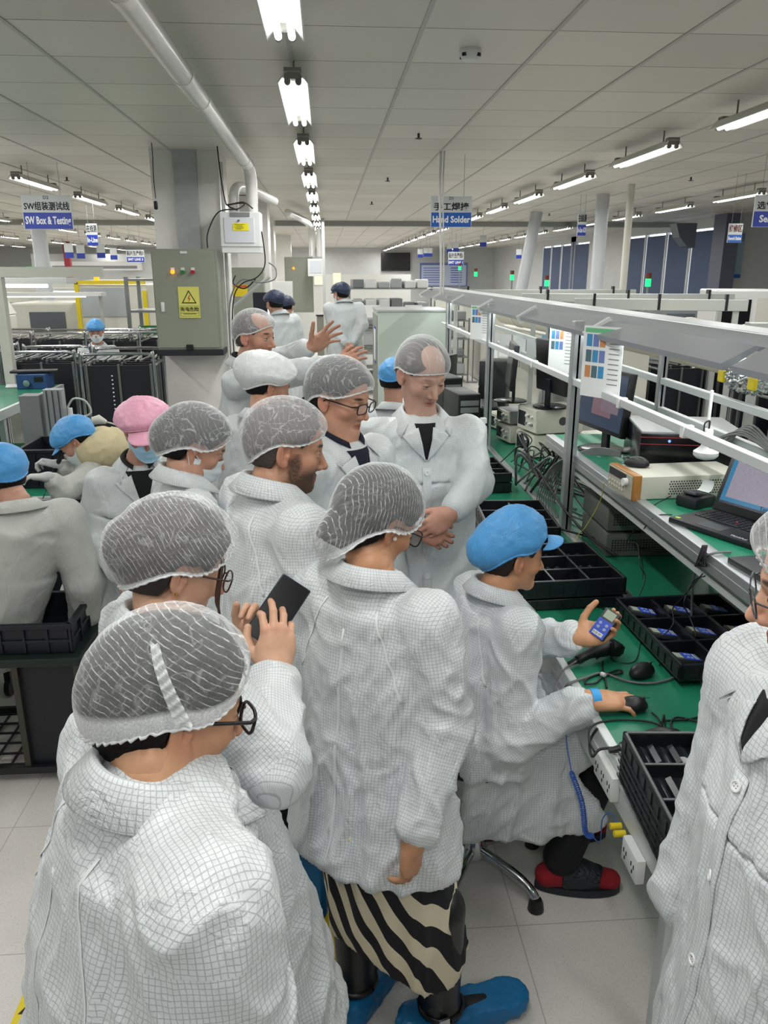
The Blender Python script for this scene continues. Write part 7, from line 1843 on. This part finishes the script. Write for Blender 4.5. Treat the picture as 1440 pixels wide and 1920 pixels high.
t = thing('wall_air_unit', 'long pale air-conditioning unit high on the far left wall', 'air conditioner', (-8.9, 33, 2.1)); b = B(); b.box((0, 0, .15), (3.4, .5, .34), None, .02); b.build('casing', WHITEP, t); b = B(); b.box((0, -.26, .10), (3.2, .02, .10)); b.build('louvre', MGREY, t)
b = B(); b.box2((-11.5, 33.4, 0), (-4.8, 33.6, 2.7)); struct('wall_left_inner', b, PAINT)
t = thing('exit_sign', 'small green exit sign on the far left wall', 'sign', at(61, 505, Y=31.5)); b = B(); b.box((0, 0, 0), (.42, .04, .20)); b.box((0, 0, .8), (.02, .02, 1.5)) if 0 else None; b.build('case', mat('exit_green', '1FA65A', .4, emit=.6), t)

# ------------------------------------------------------------------ floor marks
def tape(a, b_, w, label, pat=True):
    a = Vector(a); b_ = Vector(b_); d = b_ - a; L = d.length
    t = thing('floor_tape', label, 'tape', a); t.rotation_euler = (0, 0, math.atan2(-d.x, d.y)); q = B(); q.box((0, L / 2, .0008), (w, L, .0012)); q.build('strip', mat('yellow_tape', 'D8C21A', .45), t)
    if pat:
        k = 0; y = .08
        while y < L - .05:
            q = B(); q.prism([(-.016, 0), (.016, 0), (0, .028)], .0016, .0019, Matrix.Translation((0, y, 0))); q.build('warning_triangle', INK, t); y += .26
            o = text('ESD', .018, (0, y - .14, .0017), (0, 0, math.pi / 2), INK, 'tape_text', t, ext=.0002)
tape((-.03, .9, 0), (-.03, 2.4, 0), .05, 'yellow warning tape on the floor behind the woman\'s shoe covers')
tape((-.90, 1.2, 0), (-.90, 2.1, 0), .05, 'yellow tape on the floor at the bottom left corner')
tape((-1.9, 7.62, 0), (-.3, 7.90, 0), .05, 'thin yellow line on the floor at the foot of the near column', False)
# ------------------------------------------------------------------ stool
st = thing('swivel_stool', 'chrome five-leg stool with yellow and black striped column under the technician', 'stool', (.475, 2.27, 0))
b = B(); b.cyl((0, 0, .10), (0, 0, .20), .030, n=20); b.lathe([(.020, .06), (.042, .075), (.046, .10), (.036, .13), (.031, .16)], n=24); b.build('hub', CHROME, st, 40)
b = B(); b.cyl((0, 0, .19), (0, 0, .42), .034, n=20)
m = mat('yellow_black_tape', 'D9BE14', .4); n = N(m); tc = n.add('ShaderNodeTexCoord'); wv = n.add('ShaderNodeTexWave'); wv.bands_direction = 'Z'; wv.wave_profile = 'SAW'; wv.inputs['Scale'].default_value = 7.5; wv.inputs['Distortion'].default_value = 2.0; wv.inputs['Detail Scale'].default_value = 6
n.link(tc.outputs['Object'], wv.inputs[0]); n.link(n.mix(n.math('GREATER_THAN', wv.outputs[1], .5), hexc('D9BE14'), hexc('121212')), n.b.inputs['Base Color']); b.build('column_sleeve', m, st, 40)
b = B(); b.cyl((0, 0, .42), (0, 0, .47), .02, n=16); b.build('gas_lift', CHROME, st, 40)
b = B(); b.lathe([(.16, .47), (.175, .485), (.175, .51), (.15, .525), (.0, .528)][:4], n=32); b.build('seat', BLKP, st, 50)
for k in range(5):
    a = math.radians(-48 + 72 * k); q = Matrix.Rotation(a, 4, 'Z'); b = B(); b.tube([q @ Vector(p) for p in bez([(.02, 0, .105), (.10, 0, .10), (.19, 0, .085), (.235, 0, .07), (.26, 0, .045)], 4)], [.017] * 10 + [.015] * 7, 12); l = b.build('leg', CHROME, st, 180)
    b = B(); b.lathe([(.020, .0), (.027, .004), (.024, .03), (.018, .045)], n=16, M=Matrix.Translation(q @ Vector((.262, 0, 0)))); b.build('foot_glide', BLKP, l, 40)

# ------------------------------------------------------------------ late clothing details
T_ = CAST['technician']
def legmesh(name, p, fn, lo, hi, h, m, **k):
    V, F = surfnet(fn, lo, hi, h); o = mesh_np(name, V, F, m, None, None, None); wear(p, o); return o
kR, kL = Vector((.90, 2.20, .55)), Vector((.90, 2.44, .55)); aR, aL = Vector((.755, 2.165, .13)), Vector((.80, 2.42, .13)); pv_ = Vector((.50, 2.32, .58))
def tl(P):
    g = smin(rc(P, pv_ + Vector((0, -.08, 0)), kR, .10, .072), rc(P, kR, aR, .070, .062), .03); return smin(g, smin(rc(P, pv_ + Vector((0, .08, 0)), kL, .10, .072), rc(P, kL, aL, .070, .062), .03), .02)
legmesh('trousers', T_, tl, (.3, 2.0, .0), (1.1, 2.65, .8), .010, BLACKC)
for a, h_ in ((aR, ang(97)), (aL, ang(92))):
    s_ = Vector((h_.y, -h_.x, 0))
    toe = a + h_ * .17 + Vector((0, 0, -.085)); heel = a - h_ * .045 + Vector((0, 0, -.075))
    sk = lambda P: np.maximum(smin(smin(rc(P, a + Vector((0, 0, .04)), a + Vector((0, 0, -.03)), .046, .042), rc(P, heel, a + h_ * .06 + Vector((0, 0, -.065)), .040, .040), .03), rc(P, a + h_ * .03 + Vector((0, 0, -.06)), toe, .042, .034), .03), -(P[:, 2] - .022))
    o = legmesh('sock', T_, sk, A3(a) - .22, A3(a) + .25, .006, mat('red_sock', '8E1420', .9))
    c0 = Vector((a.x, a.y, 0)) + h_ * .06; pl = []
    for k in range(24):
        an = 2 * math.pi * k / 24; w = .045 + .008 * math.cos(an); q = c0 + h_ * .145 * math.cos(an) + s_ * w * math.sin(an); pl.append((q.x, q.y))
    b = B(); b.prism(pl, .004, .030); o = b.build('sandal_sole', mat('sandal_rubber', '1B1F26', .6)); wear(T_, o)
    st2 = lambda P: np.maximum(np.maximum(sk(P) - .005, -(sk(P) - .0)), np.maximum(np.abs((P - A3(a)) @ A3(h_) - .085 + .5 * np.abs((P - A3(a)) @ A3(s_)) ) - .062, -(P[:, 2] - .02)))
    legmesh('sandal_strap', T_, st2, A3(a) - .22, A3(a) + .25, .005, mat('sandal_rubber', '1B1F26', .6))
b = B(); w_ = Vector(wR); dx = Vector((1, .05, -.06)).normalized(); b.tube([w_ + dx * .002, w_ + dx * .028], .0335, 20); wb = b.build('wrist_band', mat('cyan_blue_band', '2E9BE0', .5), None, 60); wb.name = 'wrist_band'; wear(T_, wb)
# elastic cuffs
def cuff(p, w, d, r=.037, l=.03):
    d = Vector(d).normalized(); b = B(); pts = [w - d * l * (1 - i / 6) for i in range(7)]; b.tube(pts, [r * 1.25, r * 1.12, r * 1.18, r * 1.02, r * 1.06, r * .95, r * .97], 26, False)
    for i, v in enumerate(b.bm.verts): v.co += (v.co - w).normalized() * .0022 * math.sin(i * 2.4)
    o = b.build('cuff', p['d'].get('coat', COAT), None, 180); wear(p, o)
for k_, w_ in (('R', wR), ('L', wL)):
    e_ = T_['J'][5][k_][0]; d_ = (Vector(w_) - e_).normalized(); cuff(T_, Vector(w_) - d_ * .004, d_, .034, .035)
# centre woman: striped skirt, boots and blue shoe covers
Wc = CAST['centre_woman']; fo = Wc['J'][7]; rr, ff = Wc['J'][2], Wc['J'][1]
ZS = mat('striped_skirt', 'D2C9AE', .85); n = N(ZS); tc = n.add('ShaderNodeTexCoord'); mp_ = n.add('ShaderNodeMapping'); mp_.inputs['Rotation'].default_value = (0, math.radians(32), math.radians(25)); wv = n.add('ShaderNodeTexWave'); wv.bands_direction = 'X'; wv.inputs['Scale'].default_value = 5.2; wv.inputs['Distortion'].default_value = 1.6; wv.inputs['Detail'].default_value = 0; wv.inputs['Detail Scale'].default_value = 1.2
n.link(tc.outputs['Object'], mp_.inputs[0]); n.link(mp_.outputs[0], wv.inputs[0]); n.link(n.mix(n.math('GREATER_THAN', wv.outputs[1], .5), hexc('0E0F16'), hexc('D2C9AE')), n.b.inputs['Base Color'])
sa, sb = Vector((.10, 1.72, .72)), Vector((.165, 1.74, .20)); 
def skf(P):
    g = esec(P, sa, sb, rr, (.175, .205), (.135, .155)); cut = .285 + .05 * np.sin(P[:, 0] * 14 + 1) * 1.0
    nn = fold_noise(P, (0, 0, 1), (9, 1.2), .012, 21); return np.maximum(g - nn, cut - P[:, 2])
legmesh('skirt', Wc, skf, (-.2, 1.4, .15), (.5, 2.1, .8), .009, ZS)
bootm = mat('black_boot', '0E1013', .38)
FT = [(Vector((.045, 1.76, 0)), ang(40), 'left'), (Vector((.275, 1.665, 0)), ang(72), 'right')]
for c, h_, nm in FT:
    s_ = Vector((h_.y, -h_.x, 0)); an_ = c + Vector((0, 0, .10)); kn = c + Vector((.0 if nm == 'left' else -.01, .0, .42))
    bf = lambda P: smin(rc(P, kn, an_, .068, .050), np.maximum(smin(rc(P, c + Vector((0, 0, .05)) - h_ * .035, c + h_ * .13 + Vector((0, 0, .035)), .048, .036), rc(P, an_, c + Vector((0, 0, .05)), .05, .05), .03), -P[:, 2] + .012), .02)
    o = legmesh('boot', Wc, bf, A3(c) - .25, A3(c) + np.array([.25, .25, .5]), .007, bootm)
    q = B(); q.tube([an_ + h_ * .0 + Vector((0, 0, .0)) + s_ * math.cos(a) * .057 + h_ * math.sin(a) * .060 for a in [i * .52 for i in range(13)]], .008, 6, False); q.build('ankle_strap', bootm, None, 60)
    stp = bpy.data.objects['ankle_strap'] if nm == 'left' else bpy.data.objects.get('ankle_strap.001'); wear(Wc, stp); stp.parent = o; stp.data.transform(Matrix.Identity(4))
    def cf(P):
        base = smin(rc(P, c - h_ * .06 + Vector((0, 0, .045)), c + h_ * .20 + Vector((0, 0, .030)), .068, .052), el(P, c + h_ * .22 + Vector((0, 0, .035)), (.05, .05, .03)), .03)
        top = (P[:, 2] - (.085 - ((P - A3(c)) @ A3(h_)) * .12))
        hole = rc(P, c + Vector((0, 0, .2)), c + Vector((0, 0, .10)) + h_ * .0, .058, .052)
        return np.maximum(np.maximum(np.maximum(base - fold_noise(P, h_, (26, 12), .007, 31), top), -hole), -P[:, 2] + .002)
    V, F = surfnet(cf, A3(c) - .32, A3(c) + .32, .0065); o = mesh_np('shoe_cover', V, F, mat('blue_shoe_cover', '0A6496', .45, bump=(30, .4)), None); wear(Wc, o)
b = B(); M_ = Matrix.Translation(Vector((.275, 1.60, .105)))
b.box((0, 0, 0), (.03, .006, .026)); o = b.build('boot_buckle', CHROME); o.data.transform(M_ @ Matrix.Rotation(.3, 4, 'Z')); wear(Wc, o)
b = B(); b.sph(at(740, 1010, Y=1.775), .006, 10); o = b.build('pearl_earring', mat('pearl', 'E8E2D6', .2), None, 180); wear(Wc, o)
b = B(); b.box((0, 0, -.13), (.10, .22, .24), None, .02); b.tube(bez([(0, -.08, -.02), (0, -.05, .06), (0, .05, .06), (0, .08, -.02)], 5), .006, 6); o = b.build('carried_bag', mat('bright_blue_bag', '1D6FA6', .5)); o.location = at(580, 1545, Y=1.95); tag(o, 'blue bag glimpsed between the phone woman and the centre woman', 'bag')

# openings, lapels, buttons
opening(CAST['right_man'], .040, .15, BLACKC); placket(CAST['right_man'], 0, -.18, -.78, 5, .017, br=.0095)
opening(CAST['glasses_man'], .05, .19, KNITB, lw=.045)
opening(CAST['pink_cap'], .065, .20, BLACKC, lw=.05)
opening(CAST['gesturing_man'], .05, .12, BLACKC, lap=True)
E1 = CAST['edge_man']; placket(E1, 0, -.14, -.86, 5, .018, br=.0095); opening(E1, .03, .11, BLACKC)
def extra_patch(p, name, x0, x1, z0, z1, back=False, m=None, off=.0035):
    nb, f, r, s = p['J'][:4]; z = Vector((0, 0, 1)); q = patch(name, None, p['bvh'], nb, r, z, f if back else -f, [(x0, z0), (x1, z0), (x1, z1), (x0, z1)], m or p['d'].get('coat', COAT), off, .002, 10); wear(p, q)
extra_patch(CAST['right_man'], 'pocket', .08, .20, -.62, -.80); extra_patch(CAST['right_man'], 'chest_pocket', .06, .15, -.25, -.36)
extra_patch(E1, 'pocket', -.22, -.08, -.60, -.80); extra_patch(CAST['phone_woman'], 'pocket', .07, .20, -.60, -.80)
# raglan seams on the backs
def seams(p, back=True):
    nb, f, r, s = p['J'][:4]; z = Vector((0, 0, 1)); c = f if back else -f; m = p['d'].get('coat', COAT)
    for sg in (-1, 1):
        q = patch('raglan_seam', None, p['bvh'], nb, r, z, c, [(sg * .073, -.050), (sg * .078, -.050), (sg * .158, -.25), (sg * .153, -.25)], SEAM, .0022, .0015, 18); wear(p, q)
    q = patch('side_seam', None, p['bvh'], nb, r, z, c, [(-.003, -.10), (.003, -.10), (.004, -.80), (-.004, -.80)], SEAM, .0012, .001, 24); wear(p, q)
SEAM = mat('seam_cloth', 'D9DEDF', .5)
for k in ('front_man', 'centre_woman', 'bearded_man', 'technician', 'phone_woman'): seams(CAST[k])
# navy collars showing in the coats
for k, m in (('gesturing_man', BLACKC), ('glasses_man', KNITB), ('pink_cap', mat('green_black_collar', '0E1410', .8))):
    p = CAST[k]; nb, f, r, s = p['J'][:4]; o = make_collar(None, nb + Vector((0, 0, .004)), f, r, s, m, gap=.45, w=.010, tip=.008, rr=.057, ph=.034); o.name = 'shirt_collar'; wear(p, o)
# cream hood of the bent worker
hp = CAST['bench_worker']; nb = hp['J'][0]
def hoodf(P):
    g = np.abs(el(P, nb + Vector((.06, 0, .03)), (.13, .15, .085))) - .022; return smax(g, -el(P, nb + Vector((-.10, 0, .09)), (.12, .11, .12)), .02) - fold_noise(P, (0, 1, .3), (10, 8), .01, 5)
V, F = surfnet(hoodf, A3(nb) - .25, A3(nb) + .25, .010); o = mesh_np('hood', V, F, mat('cream_fleece', 'C9BD98', .95), None); wear(hp, o)
# loose hair strand and earring of the phone woman
pw = CAST['phone_woman']; C, R = pw['C'], pw['R']; L2 = lambda x, y, z: Vector(C + R @ np.array([x, y, z]))
for k in range(3):
    b = B(); b.tube(bez([L2(.060, .062, .045), L2(.078, .070, -.01 - .01 * k), L2(.070, .090, -.06), L2(.060 - .01 * k, .13, -.10 - .012 * k)], 6), [.004] * 6 + [.003] * 7 + [.0015] * 6, 6); o = b.build('hair_strand', mat('brown_strand', '3A2219', .4), None, 180); wear(pw, o)
b = B(); b.sph(L2(.086, -.012, -.040), .0035, 8); o = b.build('gold_earring', mat('gold', 'C9A24A', .2, 1.0), None, 180); wear(pw, o)

# crumpled gather on the front man's hairnet
fm = CAST['front_man']; C, R = fm['C'], fm['R']; V = []; F = []
R = R * fm['hs']; rad_ = np.array([.106, .134, .120]); cen_ = np.array([0, -.012, .028])
for i in range(31):
    t_ = i / 30; az_ = math.radians(98 + 34 * t_); e_ = math.radians(-8 + 46 * t_)
    for j in range(7):
        w_ = (j / 6 - .5) * .20 * (1 - .35 * t_); a2 = az_ + w_; dd = np.array([math.sin(a2) * math.cos(e_), math.cos(a2) * math.cos(e_), math.sin(e_)])
        a2 += .02 * math.sin(i * 1.3); r_ = 1 / np.linalg.norm(dd / rad_) + .006 + .006 * math.sin(i * 1.9 + j * 1.3) * (1 if j in (1, 3, 5) else .4)
        V.append(C + R @ (cen_ + dd * r_))
for i in range(30):
    for j in range(6): F.append((i * 7 + j, i * 7 + j + 1, (i + 1) * 7 + j + 1, (i + 1) * 7 + j))
o = mesh_np('net_gather', np.array(V), np.array(F), mat('net_gather_gauze', 'EEF1F1', .8, alpha=.55), None); wear(fm, o)
